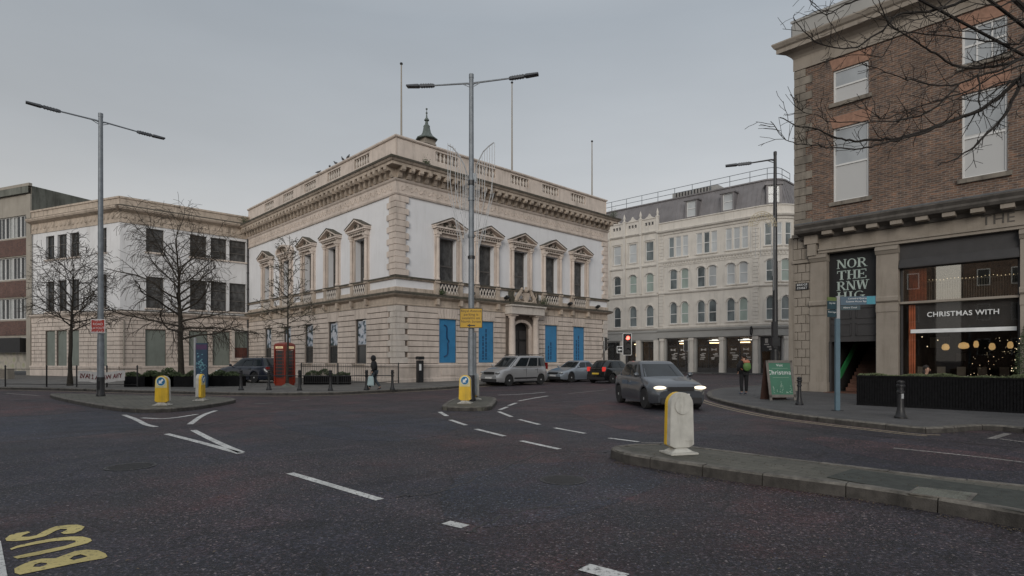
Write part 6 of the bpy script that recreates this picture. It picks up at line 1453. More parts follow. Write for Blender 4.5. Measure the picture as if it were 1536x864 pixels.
for k in range(4):
    o = bpy.data.objects.new('glazed_side', None) if False else None
    mb = MB(); mb.box(-.37, .37, -.445, -.43, .44, 1.96)
    for z in [.44+i*.19 for i in range(9)]: mb.box(-.38, .38, -.46, -.43, z-.012, z+.012)
    for x in (-.24, .24): mb.box(x-.012, x+.012, -.46, -.43, .44, 1.96)
    me = mb.mesh('glazing_bars', 'box_red', smooth=0); o = bpy.data.objects.new('glazing_bars', me); COL.objects.link(o); o.parent = t; o.rotation_euler = (0, 0, k*math.pi/2)
    mb = MB(); mb.box(-.365, .365, -.452, -.446, .45, 1.95); g_ = bpy.data.objects.new('glass', mb.mesh('glass', 'dark_glass' if k != 3 else 'mid_glass', smooth=0)); COL.objects.link(g_); g_.parent = o
    mb = MB(); mb.box(-.32, .32, -.512, -.501, 2.08, 2.2); s = bpy.data.objects.new('lit_sign', mb.mesh('lit_sign', 'boxsign', smooth=0) if 'boxsign' in M else None); 
    if 'boxsign' not in M: M['boxsign'] = pbr('lit_opal_sign', (.7, .6, .4), .5, bmp=0, emit=.35, ecol=(1, .75, .4)); s.data if s.data else None; bpy.data.objects.remove(s); s = bpy.data.objects.new('lit_sign', mb.mesh('lit_sign', 'boxsign', smooth=0))
    COL.objects.link(s); s.parent = t; s.rotation_euler = (0, 0, k*math.pi/2)
    tm = textmesh('TELEPHONE', .085, 'black', 'lettering', .001); put_text(tm, 'lettering', s, (0, -.514, 2.14), (1, 0, 0))
g = G(301, 581.5, .12); t = thing('information_totem', (g[0], g[1], .12), 'tall blue wayfinding totem with a pale edge and map panel beside the large bare tree', 'information totem', rz=R_(8))
mb = MB(); mb.box(-.20, .34, -.08, .08, 0, 2.28); mb.build('panel', 'totem_blue', t, bev=.01) if 'totem_blue' in M else None
M['totem_blue'] = pbr('dark_blue_totem', (.02, .055, .10), .4, var=.3, scale=2, bmp=0); mb.build('panel', 'totem_blue', t, bev=.01)
mb = MB(); mb.box(-.30, -.21, -.1, .1, 0, 2.55); mb.build('edge_fin', 'fest', t, bev=.01)
mb = MB(); mb.box(-.19, .33, -.086, -.081, 1.95, 2.2); M['purple'] = pbr('purple_band', (.07, .03, .09), .4, bmp=0); mb.build('header_band', 'purple', t, smooth=0)
mb = MB(); rnd = random.Random(2)
for i in range(46): x, z = rnd.gauss(.07, .11), rnd.gauss(1.25, .22); mb.box(max(-.18, x-.03), min(.32, x+.03), -.0865, -.081, z-.02, z+.02)
mb.build('map_graphic', 'mapcyan', t, smooth=0) if 'mapcyan' in M else None
M['mapcyan'] = pbr('pale_cyan_print', (.16, .36, .42), .4, bmp=0); mb.build('map_graphic', 'mapcyan', t, smooth=0)
g = FR.pos(1.25, .75, 0); t = thing('ticket_machine', (g[0], g[1], .12), 'slim black pay machine with a white notice standing against the hall corner', 'ticket machine', rz=FR.rot(0)+math.pi)
mb = MB(); mb.box(-.19, .19, -.15, .15, 0, 1.38); mb.build('cabinet', 'iron', t, bev=.02); mb = MB(); mb.box(-.22, .22, -.2, .18, 1.42, 1.62); mb.box(-.03, .03, -.03, .03, 1.36, 1.44); mb.build('hood', 'iron', t, bev=.03); mb = MB(); mb.box(-.16, .0, -.157, -.151, .75, 1.15); mb.build('notice', 'sign_white', t, smooth=0)
g = G(1256, 616, .12); t = thing('fingerpost', (g[0], g[1], .12), 'blue grey pedestrian fingerpost with map coloured direction blades', 'signpost')
M['post_blue'] = pbr('blue_grey_post', (.10, .16, .20), .5, var=.12, scale=3, bmp=.05, kind='obj'); M['finger_dk'] = pbr('dark_teal_sign', (.018, .05, .065), .5, bmp=0); M['finger_green'] = pbr('olive_green_sign', (.12, .17, .05), .5, bmp=0); M['finger_blue'] = pbr('slate_blue_sign', (.05, .10, .15), .5, bmp=0)
mb = MB(); mb.box(-.065, .065, -.04, .04, 0, 2.62); mb.build('post', 'post_blue', t, bev=.008); mb = MB(); mb.box(-.03, .06, -.03, .03, 2.62, 3.26); mb.build('post_top', 'fest', t, smooth=0); mb = MB(); mb.box(-.13, .13, -.1, .1, 0, .012); mb.build('base_plate', 'iron', t, smooth=0)
def blade(x0, x1, z0, z1, dy, mat, lines, tip=0):
    mb = MB(); s = 1 if x1 > x0 else -1; y0 = -.02; P = [(x0, y0), (x1, y0+dy)]
    mb.hexa([(x0, y0-.012, z0), (x1, y0+dy-.012, z0), (x1, y0+dy+.012, z0), (x0, y0+.012, z0), (x0, y0-.012, z1), (x1, y0+dy-.012, z1), (x1, y0+dy+.012, z1), (x0, y0+.012, z1)]); o = mb.build('sign_blade', mat, t, smooth=0)
    r = Vector((x1-x0, dy, 0)).normalized()*s
    for i, ln in enumerate(lines):
        tm = textmesh(ln, .062, 'sign_white', 'lettering', .001); zz = z1-.06-i*.085; q = Vector(((x0+x1)/2, y0+dy/2, zz))+Vector((r.y, -r.x, 0))*.0135; put_text(tm, 'lettering', o, q, r)
    return o
blade(.07, .92, 3.0, 3.24, -.25, 'finger_blue', ['Cathedral Quarter', 'Custom House Square']); b2 = blade(.74, .93, 3.0, 3.242, -.06, 'finger_dk', []); 
mb = MB(); mb.hexa([(.70, -.225, 3.01), (.90, -.285, 3.01), (.90, -.275, 3.01), (.70, -.215, 3.01), (.70, -.225, 3.23), (.90, -.285, 3.23), (.90, -.275, 3.23), (.70, -.215, 3.23)]); mb.build('pictogram', 'map_teal', t, smooth=0) if 'map_teal' in M else None
M['map_teal'] = pbr('teal_pictogram', (.03, .25, .33), .5, bmp=0); mb.build('pictogram', 'map_teal', t, smooth=0)
bpy.data.objects.remove(b2)
blade(-.04, -.36, 3.12, 3.22, -.12, 'finger_green', []); blade(-.04, -.36, 2.88, 3.11, -.12, 'finger_dk', ['City Hall']); blade(-.04, -.36, 2.66, 2.86, -.12, 'finger_dk', ['River Lagan'])
blade(.07, .55, 2.86, 2.985, -.14, 'finger_dk', ['Albert Clock'])
# sandwich board
g = G(1171, 600, .12); t = thing('sandwich_board', (g[0], g[1]+.2, .12), 'green festive sandwich board in a grey wooden frame on the right hand pavement', 'sandwich board', rz=R_(6))
M['greywood'] = pbr('grey_weathered_wood', (.17, .155, .14), .8, var=.2, scale=6, bmp=.3, kind='obj'); M['redwood'] = pbr('dark_red_wood', (.055, .025, .018), .7, var=.2, bmp=.2, kind='obj'); M['poster_green'] = pbr('green_poster', (.055, .17, .11), .5, var=.08, scale=3, bmp=0, kind='obj')
BW, BH = .5, 1.42
def tilt(p, s): return (p[0], s*(.30-.28*(p[1]/BH))+p[2], p[1])
def tbox(mb, x0, x1, z0, z1, d0, d1, s):
    mb.hexa([tilt((x0, z0, d0), s), tilt((x1, z0, d0), s), tilt((x1, z0, d1), s), tilt((x0, z0, d1), s), tilt((x0, z1, d0), s), tilt((x1, z1, d0), s), tilt((x1, z1, d1), s), tilt((x0, z1, d1), s)])
mb = MB()
for x0, x1, z0, z1 in ((-BW, -BW+.09, 0, BH), (BW-.09, BW, 0, BH), (-BW, BW, BH-.09, BH), (-BW, BW, .1, .2)): tbox(mb, x0, x1, z0, z1, -.03, .0, -1)
mb.build('front_frame', 'greywood', t, smooth=0)
mb = MB(); tbox(mb, -BW+.08, BW-.08, .19, BH-.08, -.02, -.008, -1); pf = mb.build('poster', 'poster_green', t, smooth=0)
mb = MB(); tbox(mb, -BW, BW, .0, BH, .0, .03, 1); mb.build('rear_leaf', 'redwood', t, smooth=0)
up = Vector((0, .28, BH)).normalized()
def onp(x, z): return Vector(tilt((x, z, -.0265), -1))
for tx, z, s_ in (('Visit', 1.24, .13), ('Christmas', .98, .23)):
    tm = textmesh(tx, s_, 'sign_white', 'lettering', .001); put_text(tm, 'lettering', pf, onp(0, z), (1, 0, 0), up)
mb = MB()
for z in (1.13, .80): tbox(mb, -.3, .3, z, z+.008, -.027, -.021, -1)
rnd = random.Random(7)
for cx, h in ((0, .42), (-.32, .24), (.33, .26), (-.18, .12), (.2, .13)):
    for i in range(int(h*60)): f = rnd.random(); z = .25+h*f; w = (1-f)*h*.3; x = cx+rnd.uniform(-w, w); tbox(mb, max(-.4, x-.012), min(.4, x+.012), z, z+.014, -.027, -.021, -1)
M['pale_print'] = pbr('pale_green_print', (.34, .46, .38), .6, bmp=0); mb.build('tree_print', 'pale_print', pf, org=(0, 0, 0), smooth=0)

# ================================================================ TRAFFIC SIGNALS
def signal(x, y, label, red=False, h=3.0, rz=0, box=False, z=.0):
    t = thing('traffic_signal', (x, y, z), label, 'traffic light', rz=rz); mb = MB(); mb.lathe([(.06, 0), (.057, h)], n=10); mb.build('pole', 'iron', t)
    mb = MB(); mb.box(-.15, .15, -.24, -.04, h-.75, h+.25); hd = mb.build('signal_head', 'black', t, bev=.02)
    mb = MB(); [mb.box(*q) for q in ((-.24, -.215, -.075, -.05, h-.84, h+.34), (.215, .24, -.075, -.05, h-.84, h+.34), (-.24, .24, -.075, -.05, h+.32, h+.345), (-.24, .24, -.075, -.05, h-.84, h-.815))]; mb.build('white_border', 'sign_white', hd, org=(0, 0, 0), smooth=0)
    mb = MB(); mb.box(-.215, .215, -.072, -.055, h-.815, h+.32); mb.build('backing_board', 'black', hd, org=(0, 0, 0), smooth=0)
    for i, c in enumerate(('red', 'amber', 'green')):
        zz = h+.08-i*.32; lit = red and i == 0; mb = MB(); mb.lathe([(.1, -.262), (.1, -.24)], (0, 0, zz), 16, 'y'); mb.build('lens', 'sig_red' if lit else 'black', hd, org=(0, 0, 0), smooth=0)
        mb = MB(); K = 10
        for k in range(K): a0, a1 = math.pi*k/K-.2*0, math.pi*(k+1)/K; mb.add([(.115*math.cos(a0), -.24, zz+.115*math.sin(a0)), (.115*math.cos(a1), -.24, zz+.115*math.sin(a1)), (.11*math.cos(a1), -.40, zz+.11*math.sin(a1)-.01), (.11*math.cos(a0), -.40, zz+.11*math.sin(a0)-.01)], [(0, 1, 2, 3)])
        mb.build('visor', 'black', hd, org=(0, 0, 0), fix=False)
    if box:
        mb = MB(); mb.box(-.56, -.24, -.12, -.09, h-.72, h-.36); b3 = mb.build('sign_box', 'sign_white', t, bev=.01); mb = MB(); mb.box(-.535, -.265, -.124, -.1205, h-.695, h-.385); mb.build('sign_face', 'black', b3, org=(0, 0, 0), smooth=0)
        mb = MB(); mb.prism([(-.50, h-.54), (-.43, h-.46), (-.43, h-.51), (-.30, h-.51), (-.30, h-.57), (-.43, h-.57), (-.43, h-.62)], lambda p, q: (p[0], -.127+.003*q, p[1])); mb.build('arrow', 'sign_white', b3, org=(0, 0, 0), smooth=0)
    return t
M['sig_red'] = pbr('lit_red_lens', (.8, .05, .03), .3, bmp=0, emit=7, ecol=(1, .10, .07))
signal(6.15, 31, 'traffic light showing red with a small arrow box beside it, behind the moving car', True, 2.62, 0, True)
signal(7.35, 46.3, 'black traffic light turned away at the far corner of the hall', False, 2.9, R_(70), z=.12)
signal(18.1, 60.3, 'black traffic light in front of the grey building shopfronts', False, 3.1, R_(160), z=.12)
# crates by the far shop
g = G(15, 568, .12); t = thing('crate', (g[0], g[1]-.5, .12), 'pale wooden box standing outside the far left office shopfront', 'crate'); mb = MB(); mb.box(-.5, .5, -.3, .3, 0, .1); mb.box(-.5, -.42, -.3, .3, .1, .75); mb.box(.42, .5, -.3, .3, .1, .75); mb.build('crate_sides', 'cream', t, smooth=0); mb = MB(); [mb.box(-.42, .42, -.29, -.25, .12+i*.16, .25+i*.16) for i in range(4)]; mb.box(-.42, .42, -.24, .28, .1, .68); mb.build('crate_slats', 'sandstone', t, smooth=0)
# floodlights on the belt course, weeds, pigeons
for (F, u, lab) in ((FR, 5.75, 'small black floodlight on the ledge between the first two blue boards'), (FR, 9.0, 'small black floodlight on the ledge just before the doorway'), (FR, 16.0, 'small black floodlight on the ledge between the last two blue boards'), (FR, 19.6, 'small black floodlight on the ledge near the far end of the hall'), (FR, 2.0, 'small black floodlight on the ledge closest to the hall corner')):
    if u == 2.0: continue
    p = F.pos(u, .45, 5.8); t = thing('floodlight', p, lab, 'floodlight', 'floodlights along the hall ledge', rz=F.rot(u)); mb = MB(); mb.hexa([(-.15, -.12, .06), (.15, -.12, .06), (.15, .16, .2), (-.15, .16, .2), (-.15, -.2, .2), (.15, -.2, .2), (.15, .1, .34), (-.15, .1, .34)]); mb.build('lamp_housing', 'black', t, smooth=0); mb = MB(); mb.tube([(0, -.2, -.05), (0, 0, .1)], .02, 5); mb.build('bracket', 'black', t)
def pigeon():
    t = thing('pigeon', (0, 0, 0), '', 'pigeon', 'pigeons on the hall parapet'); mb = MB(); o0 = 0
    mb.tube([(-.2, 0, .07), (-.12, 0, .09), (-.02, 0, .12), (.07, 0, .15), (.11, 0, .2), (.13, 0, .235), (.16, 0, .24), (.19, 0, .235)], [.012, .04, .07, .065, .035, .032, .022, .004], 10); mb.build('body', 'steel_dk', t, smooth=60)
    mb = MB(); [mb.tube([(.0, s*.025, .08), (.01, s*.025, 0)], .006, 4) for s in (-1, 1)]; mb.build('leg', 'curtain', t); return t
pg = pigeon()
for i, (px, py) in enumerate(((477.5, 254.8), (494.5, 245), (504, 242.6), (514.7, 235.7), (522, 233))):
    u, z = FL.uz(px, py, -.1); o = pg if i == 0 else dup(pg); o.location = FL.pos(u, -.1, 15.49); o.rotation_euler = (0, 0, i*1.3+.4); o.scale = (1.1,)*3; o['label'] = ['lone pigeon furthest along the hall parapet from its corner', 'pigeon second from the far end of the perched row', 'pigeon in the middle of the perched row', 'pigeon second nearest the hall corner flagpole', 'pigeon nearest the hall corner flagpole'][i]
for F, u, n_, z, r_, lab in ((FR, 12.9, .4, 5.75, .5, 'dark weed growing on the ledge beside the stone arms'), (FR, 3.3, .3, 5.8, .25, 'small weed sprouting under the first pedimented window'), (FR, 21.6, .6, 13.9, .55, 'bushy weed on the far end of the hall cornice'), (FL, 24.2, .5, 13.9, .6, 'grassy weed where hall cornice meets the annex roof'), (FR, 2.2, .1, 13.98, .35, 'patch of weeds on the cornice by the hall corner')):
    p = F.pos(u, n_, z); t = thing('weed', p, lab, 'weed', world=True); mb = MB(); rnd = random.Random(int(u*10)); leafmass(mb, 260, lambda r: (p[0]+r.gauss(0, r_*.4), p[1]+r.gauss(0, r_*.3), z+abs(r.gauss(0, r_*.55))), .05, rnd); mb.build('foliage', 'leaf', t, smooth=0, fix=False); mb = MB(); [mb.tube([p, (p[0]+rnd.uniform(-.2, .2), p[1], z+r_*rnd.uniform(.5, 1))], .008, 4) for _ in range(6)]; mb.build('stem', 'twig', t)
# ================================================================ VEHICLES  (local x forward, origin on the ground below the centre)
def interp(pts, x):
    if x <= pts[0][0]: return pts[0][1]
    for (a, b), (c, d) in zip(pts, pts[1:]):
        if x <= c: t = (x-a)/(c-a+1e-9); t2 = t; return b+(d-b)*t2
    return pts[-1][1]
def car(name, label, cat, paint, L, W_, prof, gh, wb, r=.33, lit=False, taillit=False, plate='', sidew=((.06, .46), (.50, .92)), rails=False, trim=False, zb=.2, grille=True, spokes=5, tail=(.72, .95), headz=.62, mirror=True, group=None):
    """prof: upper line of the body [(x, z)...] from tail to nose; gh: (xA, xB, xC, xD, zbelt, zroof, wbelt, wroof) cowl, roof front, roof rear, rear base"""
    t = thing(name, (0, 0, 0), label, cat, group); hl = L/2; xf, xr = wb; ra = r+.045
    xs = sorted({-hl, -hl+.03, -hl+.09, -hl+.18, -hl+.3, hl, hl-.03, hl-.09, hl-.18, hl-.3} | {c+ra*math.sin(a*math.pi/16) for c in (xf, xr) for a in range(-8, 9)} | {c+s*(ra+.004) for c in (xf, xr) for s in (-1, 1)} | {-hl+.3+(L-.6)*i/16 for i in range(17)})
    def halfw(x): e = max(0, abs(x)-(hl-.75))/.75; return W_/2*(1-.20*e**2.4)
    mb = MB(); rows = []
    for x in xs:
        w = halfw(x); zt = interp(prof, x); b_ = zb+.04*(max(0, abs(x)-(hl-.4))/.4)
        low = b_
        for c in (xf, xr):
            if abs(x-c) < ra: b_ = max(b_, r+math.sqrt(max(0, ra*ra-(x-c)**2))*1.0)
        zm = max(b_+.02, .42); zs = max(zt-.14, b_+.05)
        flare = .012 if any(abs(x-c) < ra+.08 for c in (xf, xr)) else 0
        e = max(0, abs(x)-(hl-.3))/.3; sg = 1 if x > 0 else -1
        def X(z): return x-sg*e*(.16*abs((z-.48)/.5)**1.7+.02)
        pts = [(w*.95+flare, b_), (w*.99+flare, max(b_+.01, b_*.6+zm*.4)), (w+flare, zm+.06), (w*.992, (zm+zs)/2+.05), (w*.965, zs), (w*.90, zs+(zt-zs)*.72), (w*.80, zt), (w*.45, zt+.022), (0, zt+.03)]
        rows.append([(X(z), y, z) for y, z in pts]+[(X(z), -y, z) for y, z in reversed(pts[:-1])])
    n = len(rows[0]); vs = [p for r_ in rows for p in r_]
    fs = [(i*n+j, (i+1)*n+j, (i+1)*n+j+1, i*n+j+1) for i in range(len(rows)-1) for j in range(n-1)]
    fs += [tuple(range(n)), tuple((len(rows)-1)*n+j for j in reversed(range(n)))]
    mb.add(vs, fs); mb.build('body', paint, t, smooth=38)
    mb = MB(); mb.box(-hl+.25, hl-.25, -W_/2*.82, W_/2*.82, zb-.03, .55); mb.build('underbody', 'plastic', t, smooth=0)
    xA, xB, xC, xD, z0, z1, w0, w1 = gh
    def dims(tt): return (xA+(xB-xA)*tt, xD+(xC-xD)*tt, w0+(w1-w0)*(max(0, tt)**1.15), z0+(z1-z0)*tt)
    def ring(tt, sx=1, dz=0, off=0, N=40):
        f, b_, w, z = dims(tt); a = (f-b_)/2*sx+off; c = (f+b_)/2; w = w*sx+off; o = []
        for i in range(N):
            q = 2*math.pi*i/N; cs, sn = math.cos(q), math.sin(q); p = 2/5.2
            o.append((c+a*math.copysign(abs(cs)**p, cs), w*math.copysign(abs(sn)**p, sn), z+dz))
        return o
    mb = MB(); R = [ring(tt) for tt in (-.12, 0, .25, .5, .75, .92)]+[ring(1, .985, .0), ring(1, .93, .028), ring(1, .7, .05), ring(1, .35, .06)]; N = 40
    vs = [p for q in R for p in q]; fs = [(i*N+j, i*N+(j+1) % N, (i+1)*N+(j+1) % N, (i+1)*N+j) for i in range(len(R)-1) for j in range(N)]; fs.append(tuple((len(R)-1)*N+j for j in range(N))); mb.add(vs, fs); mb.build('roof', paint, t, smooth=45)
    def side_pt(f_, tt, s, off):
        f, b_, w, z = dims(tt); a = (f-b_)/2; c = (f+b_)/2; x = f+(b_-f)*f_; k = min(.995, abs((x-c)/a)); return (x, s*(w*(1-k**5.2)**(1/5.2)+off), z)
    def end_pt(g_, tt, s, off):
        f, b_, w, z = dims(tt); a = (f-b_)/2; c = (f+b_)/2; y = w*g_; return (c+s*(a*(1-abs(g_)**5.2)**(1/5.2)+off), y, z)
    def patch(fn, u0, u1, t0, t1, nu, nv, nm, mat='car_glass', sk=0):
        mb = MB(); vs = [fn(u0+(u1-u0)*i/nu+sk*(j/nv), t0+(t1-t0)*j/nv) for j in range(nv+1) for i in range(nu+1)]; mb.add(vs, [(j*(nu+1)+i, j*(nu+1)+i+1, (j+1)*(nu+1)+i+1, (j+1)*(nu+1)+i) for j in range(nv) for i in range(nu)]); return mb.build(nm, mat, t, smooth=60, fix=False)
    patch(lambda u, v: end_pt(u, v, 1, .012), -.87, .87, .03, .9, 12, 4, 'windscreen'); patch(lambda u, v: end_pt(u, v, -1, .012), -.84, .84, .12, .86, 12, 4, 'rear_window')
    for s in (-1, 1):
        for a, b_ in sidew: patch(lambda u, v, s=s: side_pt(u, v, s, .012), a, b_, .08, .86, 8, 3, 'side_window')
        for a, b_ in sidew[:2]:      # door line and handle
            x = side_pt(b_, 0, s, 0)[0]; w = halfw(x); mb = MB(); mb.box(x-.006, x+.006, s*w*.99-(.004), s*w*.995+.004, zb+.12, z0-.08); mb.build('door_gap', 'black', t, smooth=0)
            mb = MB(); y = s*(halfw(x+.12)*.985); mb.box(x+.06, x+.24, y-.02, y+.02, z0-.17, z0-.14); mb.build('door_handle', paint, t, bev=.006)
        if mirror:
            mb = MB(); x = xA-.30; y = s*(w0+.08); mb.blob((x, y+s*.04, z0+.09), (.07, .10, .075), 2); mb.tube([(x, s*(w0-.04), z0), (x, y, z0+.06)], .025, 5); mb.build('wing_mirror', paint, t, smooth=60)
        if trim: mb = MB(); w = W_/2; mb.box(xr+ra+.02, xf-ra-.02, s*w*1.0-.015, s*w*1.0+.022, .40, .49); mb.build('rubbing_strip', 'plastic', t, bev=.008)
        mb = MB(); w = W_/2; mb.box(xr+ra+.01, xf-ra-.01, s*w*.95-.03, s*w*.95+.025, zb-.01, zb+.09); mb.build('sill', 'plastic' if trim else paint, t, bev=.01)
    # wheels
    for c in (xf, xr):
        for s in (-1, 1):
            y = s*(W_/2-.10); mb = MB(); mb.lathe([(r*.62, -.095), (r*.93, -.10), (r, -.07), (r, .07), (r*.93, .10), (r*.62, .095)], (c, y, r), 28, 'y'); w_ = mb.build('wheel', 'rubber', t, smooth=40)
            mb = MB(); mb.lathe([(r*.64, s*.075), (r*.64, s*.09), (r*.57, s*.085), (r*.55, s*.03), (.01, s*.03)], (c, y, r), 28, 'y'); mb.build('rim_well', 'steel_dk', w_, org=(0, 0, 0), smooth=40)
            mb = MB()
            for k in range(spokes):
                a = 2*math.pi*k/spokes+.3; ca, sa = math.cos(a), math.sin(a); q = lambda rr_, o_, yy: (c+ca*rr_-sa*o_, y+s*yy, r+sa*rr_+ca*o_)
                mb.hexa([q(.03, -.035, .06), q(r*.6, -.028, .06), q(r*.6, .028, .06), q(.03, .035, .06), q(.03, -.03, .092), q(r*.6, -.022, .088), q(r*.6, .022, .088), q(.03, .03, .092)])
            mb.lathe([(.055, s*.06), (.05, s*.098), (.01, s*.1)], (c, y, r), 12, 'y'); mb.lathe([(r*.66, s*.08), (r*.62, s*.094), (r*.57, s*.085)], (c, y, r), 28, 'y'); mb.build('rim', 'rim', w_, org=(0, 0, 0), smooth=30)
    # lamps, grille, plates, bumpers
    zf = headz; yh = W_/2*.70
    for s in (-1, 1):
        mb = MB(); x = hl-.10; mb.blob((x-.03, s*yh, zf), (.12, .20, .058), 3); mb.build('headlamp', 'head_on' if lit else 'head_off', t, smooth=60)
        mb = MB(); x = -hl+.06; yo = s*(W_/2*.82); mb.box(x-.055, x+.16, min(yo, yo-s*.17), max(yo, yo-s*.17), tail[0], tail[1]); mb.build('tail_lamp', 'red_lamp' if taillit else 'red_dull', t, bev=.02)
    if grille: mb = MB(); mb.box(hl-.10, hl-.012, -.42, .42, zf-.10, zf+.03); [mb.box(hl-.02, hl-.004, -.40, .40, zf-.085+i*.03, zf-.075+i*.03) for i in range(4)]; mb.build('grille', 'plastic', t, bev=.008)
    mb = MB(); mb.box(hl-.16, hl-.002, -.66, .66, zb+.02, zb+.20); [mb.blob((hl-.10, s*.58, zb+.16), (.09, .13, .07), 1) for s in (-1, 1)]; mb.build('lower_intake', 'plastic', t, bev=.015)
    mb = MB(); mb.box(hl-.05, hl+.006, -.26, .26, zb+.21, zb+.32); mb.build('number_plate', 'plate_w', t, smooth=0)
    mb = MB(); mb.box(-hl-.006, -hl+.05, -.26, .26, tail[0]-.2, tail[0]-.09); mb.build('number_plate', 'plate_y', t, smooth=0)
    mb = MB(); mb.box(-hl-.0, -hl+.1, -.7, .7, zb+.03, zb+.2); mb.build('rear_bumper', 'plastic', t, bev=.02)
    if rails:
        mb = MB()
        for s in (-1, 1): mb.tube([(xC+.1, s*w1*.86, z1+.03), (xC+.25, s*w1*.86, z1+.11), (xB-.25, s*w1*.86, z1+.11), (xB-.1, s*w1*.86, z1+.03)], .018, 6)
        mb.build('roof_rail', 'plastic', t)
    return t
def park(t, xy, heading, z=0): t.location = (xy[0], xy[1], z); t.rotation_euler = (0, 0, math.atan2(heading[1], heading[0]))
def paint(name, c, rough=.35, metal=.35): M[name] = pbr(name, c, rough, metal, var=.05, scale=1.5, bmp=0, coat=.6, kind='obj')
paint('silver_paint', (.33, .335, .345)); paint('bluegrey_paint', (.24, .275, .315)); paint('black_car_paint', (.012, .014, .015), .25); paint('navy_paint', (.010, .014, .028), .3, .1); paint('grey_paint', (.10, .11, .125), .28, .5)
dR, dL = Vector(FR.d), Vector(FL.d)
def by(px, py, z=0): return Vector(G(px, py, z))
# silver van-like people carrier, nose towards us
mpv = car('parked_car', 'silver boxy people carrier parked nose first, right behind the middle island lamp', 'car', 'silver_paint', 4.38, 1.80, [(-2.19, 1.10), (-1.9, 1.12), (.9, 1.12), (1.1, 1.10), (1.75, .97), (2.05, .80), (2.19, .62)], (1.28, .42, -2.02, -2.17, 1.10, 1.74, .84, .70), (1.32, -1.38), .32,
          sidew=((.13, .40), (.43, .68), (.71, .95)), rails=True, trim=True, headz=.80, zb=.22, tail=(.95, 1.35), spokes=5)
n_ = Vector(FR.n); fl = by(762.5, 579.0); park(mpv, fl+dR*1.32-n_*.80, -dR)
sal = car('parked_car', 'pale blue grey saloon parked between the silver people carrier and the black car', 'car', 'bluegrey_paint', 4.68, 1.82, [(-2.34, .92), (-2.2, 1.0), (-1.55, 1.02), (1.0, .98), (1.9, .80), (2.2, .70), (2.34, .55)], (1.0, .2, -1.0, -1.75, .96, 1.42, .80, .60), (1.42, -1.4), .33, sidew=((.12, .44), (.47, .80)), headz=.66, tail=(.72, .88), spokes=10)
fl = by(856, 573.6); park(sal, fl+dR*1.42-n_*.82, -dR)
hat = car('parked_car', 'black hatchback seen from behind with glowing red tail lamps', 'car', 'black_car_paint', 4.05, 1.72, [(-2.02, .98), (-1.9, 1.02), (1.0, .98), (1.7, .82), (1.95, .7), (2.02, .55)], (1.0, .25, -1.35, -1.9, .97, 1.45, .77, .60), (1.25, -1.28), .30, taillit=True, sidew=((.1, .42), (.45, .78)), tail=(.78, 1.06), spokes=7)
rr_ = by(917.5, 575.0); park(hat, rr_+dR*1.28-n_*.76, dR)
est = car('parked_car', 'dark navy estate car with roof rails parked on the plaza beside the annex', 'car', 'navy_paint', 4.7, 1.82, [(-2.35, 1.0), (-2.2, 1.04), (1.0, 1.02), (1.9, .86), (2.25, .72), (2.35, .58)], (1.0, .25, -1.8, -2.2, 1.0, 1.50, .80, .62), (1.4, -1.35), .33, sidew=((.1, .36), (.39, .64), (.67, .9)), rails=True, headz=.7, tail=(.82, .98), spokes=5)
w_ = by(383, 574.3, .12); nL = Vector(FL.n); hE = Vector((-.9, .43)).normalized(); nE = Vector((-hE.y, hE.x)); park(est, w_+hE*1.35-nE*.8, hE, .12)
mov = car('moving_car', 'grey hatchback driving towards us with both headlamps lit', 'car', 'grey_paint', 4.35, 1.84, [(-2.17, 1.0), (-2.0, 1.02), (.95, 1.0), (1.7, .86), (2.05, .76), (2.17, .6)], (1.0, .2, -1.45, -2.05, .98, 1.47, .81, .62), (1.35, -1.3), .33, lit=True, sidew=((.1, .42), (.45, .8)), headz=.70, spokes=5)
park(mov, (4.95, 19.95), (.12, -.99))
red = None
# ================================================================ PEOPLE
def skin(name, verts, edges, rad, mat, parent, sub=1, root=0):
    me = bpy.data.meshes.new(name); me.from_pydata(verts, edges, []); o = bpy.data.objects.new(name, me); COL.objects.link(o)
    m = o.modifiers.new('s', 'SKIN'); m.use_smooth_shade = True; m.branch_smoothing = .5
    for i, v in enumerate(me.skin_vertices[0].data): r = rad[i]; v.radius = (r, r) if not hasattr(r, '__len__') else r; v.use_root = (i == root)
    s = o.modifiers.new('d', 'SUBSURF'); s.levels = sub; s.render_levels = sub
    bpy.context.view_layer.update(); m2 = bpy.data.meshes.new_from_object(o.evaluated_get(bpy.context.evaluated_depsgraph_get())); m2.name = name
    bpy.data.objects.remove(o); m2.materials.clear(); m2.materials.append(M[mat]); m2.shade_smooth(); q = bpy.data.objects.new(name, m2); COL.objects.link(q); q.parent = parent; return q
def hand(mb_v, mb_e, rad, wrist, d, side):
    """palm and five curled fingers continuing the arm chain"""
    wi = wrist; w = Vector(mb_v[wi]); d = Vector(d).normalized(); s = Vector(side).normalized()
    pi_ = len(mb_v); mb_v.append(tuple(w+d*.06)); mb_e.append((wi, pi_)); rad.append((.03, .018))
    for k, L_ in enumerate((.055, .065, .07, .06)):
        b_ = Vector(mb_v[pi_])+s*(-.03+.02*k)+d*.025; a = len(mb_v); mb_v.append(tuple(b_)); mb_e.append((pi_, a)); rad.append(.010)
        mb_v.append(tuple(b_+d*L_*.6+s.cross(d)*.012)); mb_e.append((a, a+1)); rad.append(.009); mb_v.append(tuple(b_+d*L_+s.cross(d)*.035)); mb_e.append((a+1, a+2)); rad.append(.008)
    a = len(mb_v); mb_v.append(tuple(w+d*.03-s*.035)); mb_e.append((wi, a)); rad.append(.012); mb_v.append(tuple(w+d*.07-s*.055)); mb_e.append((a, a+1)); rad.append(.010)
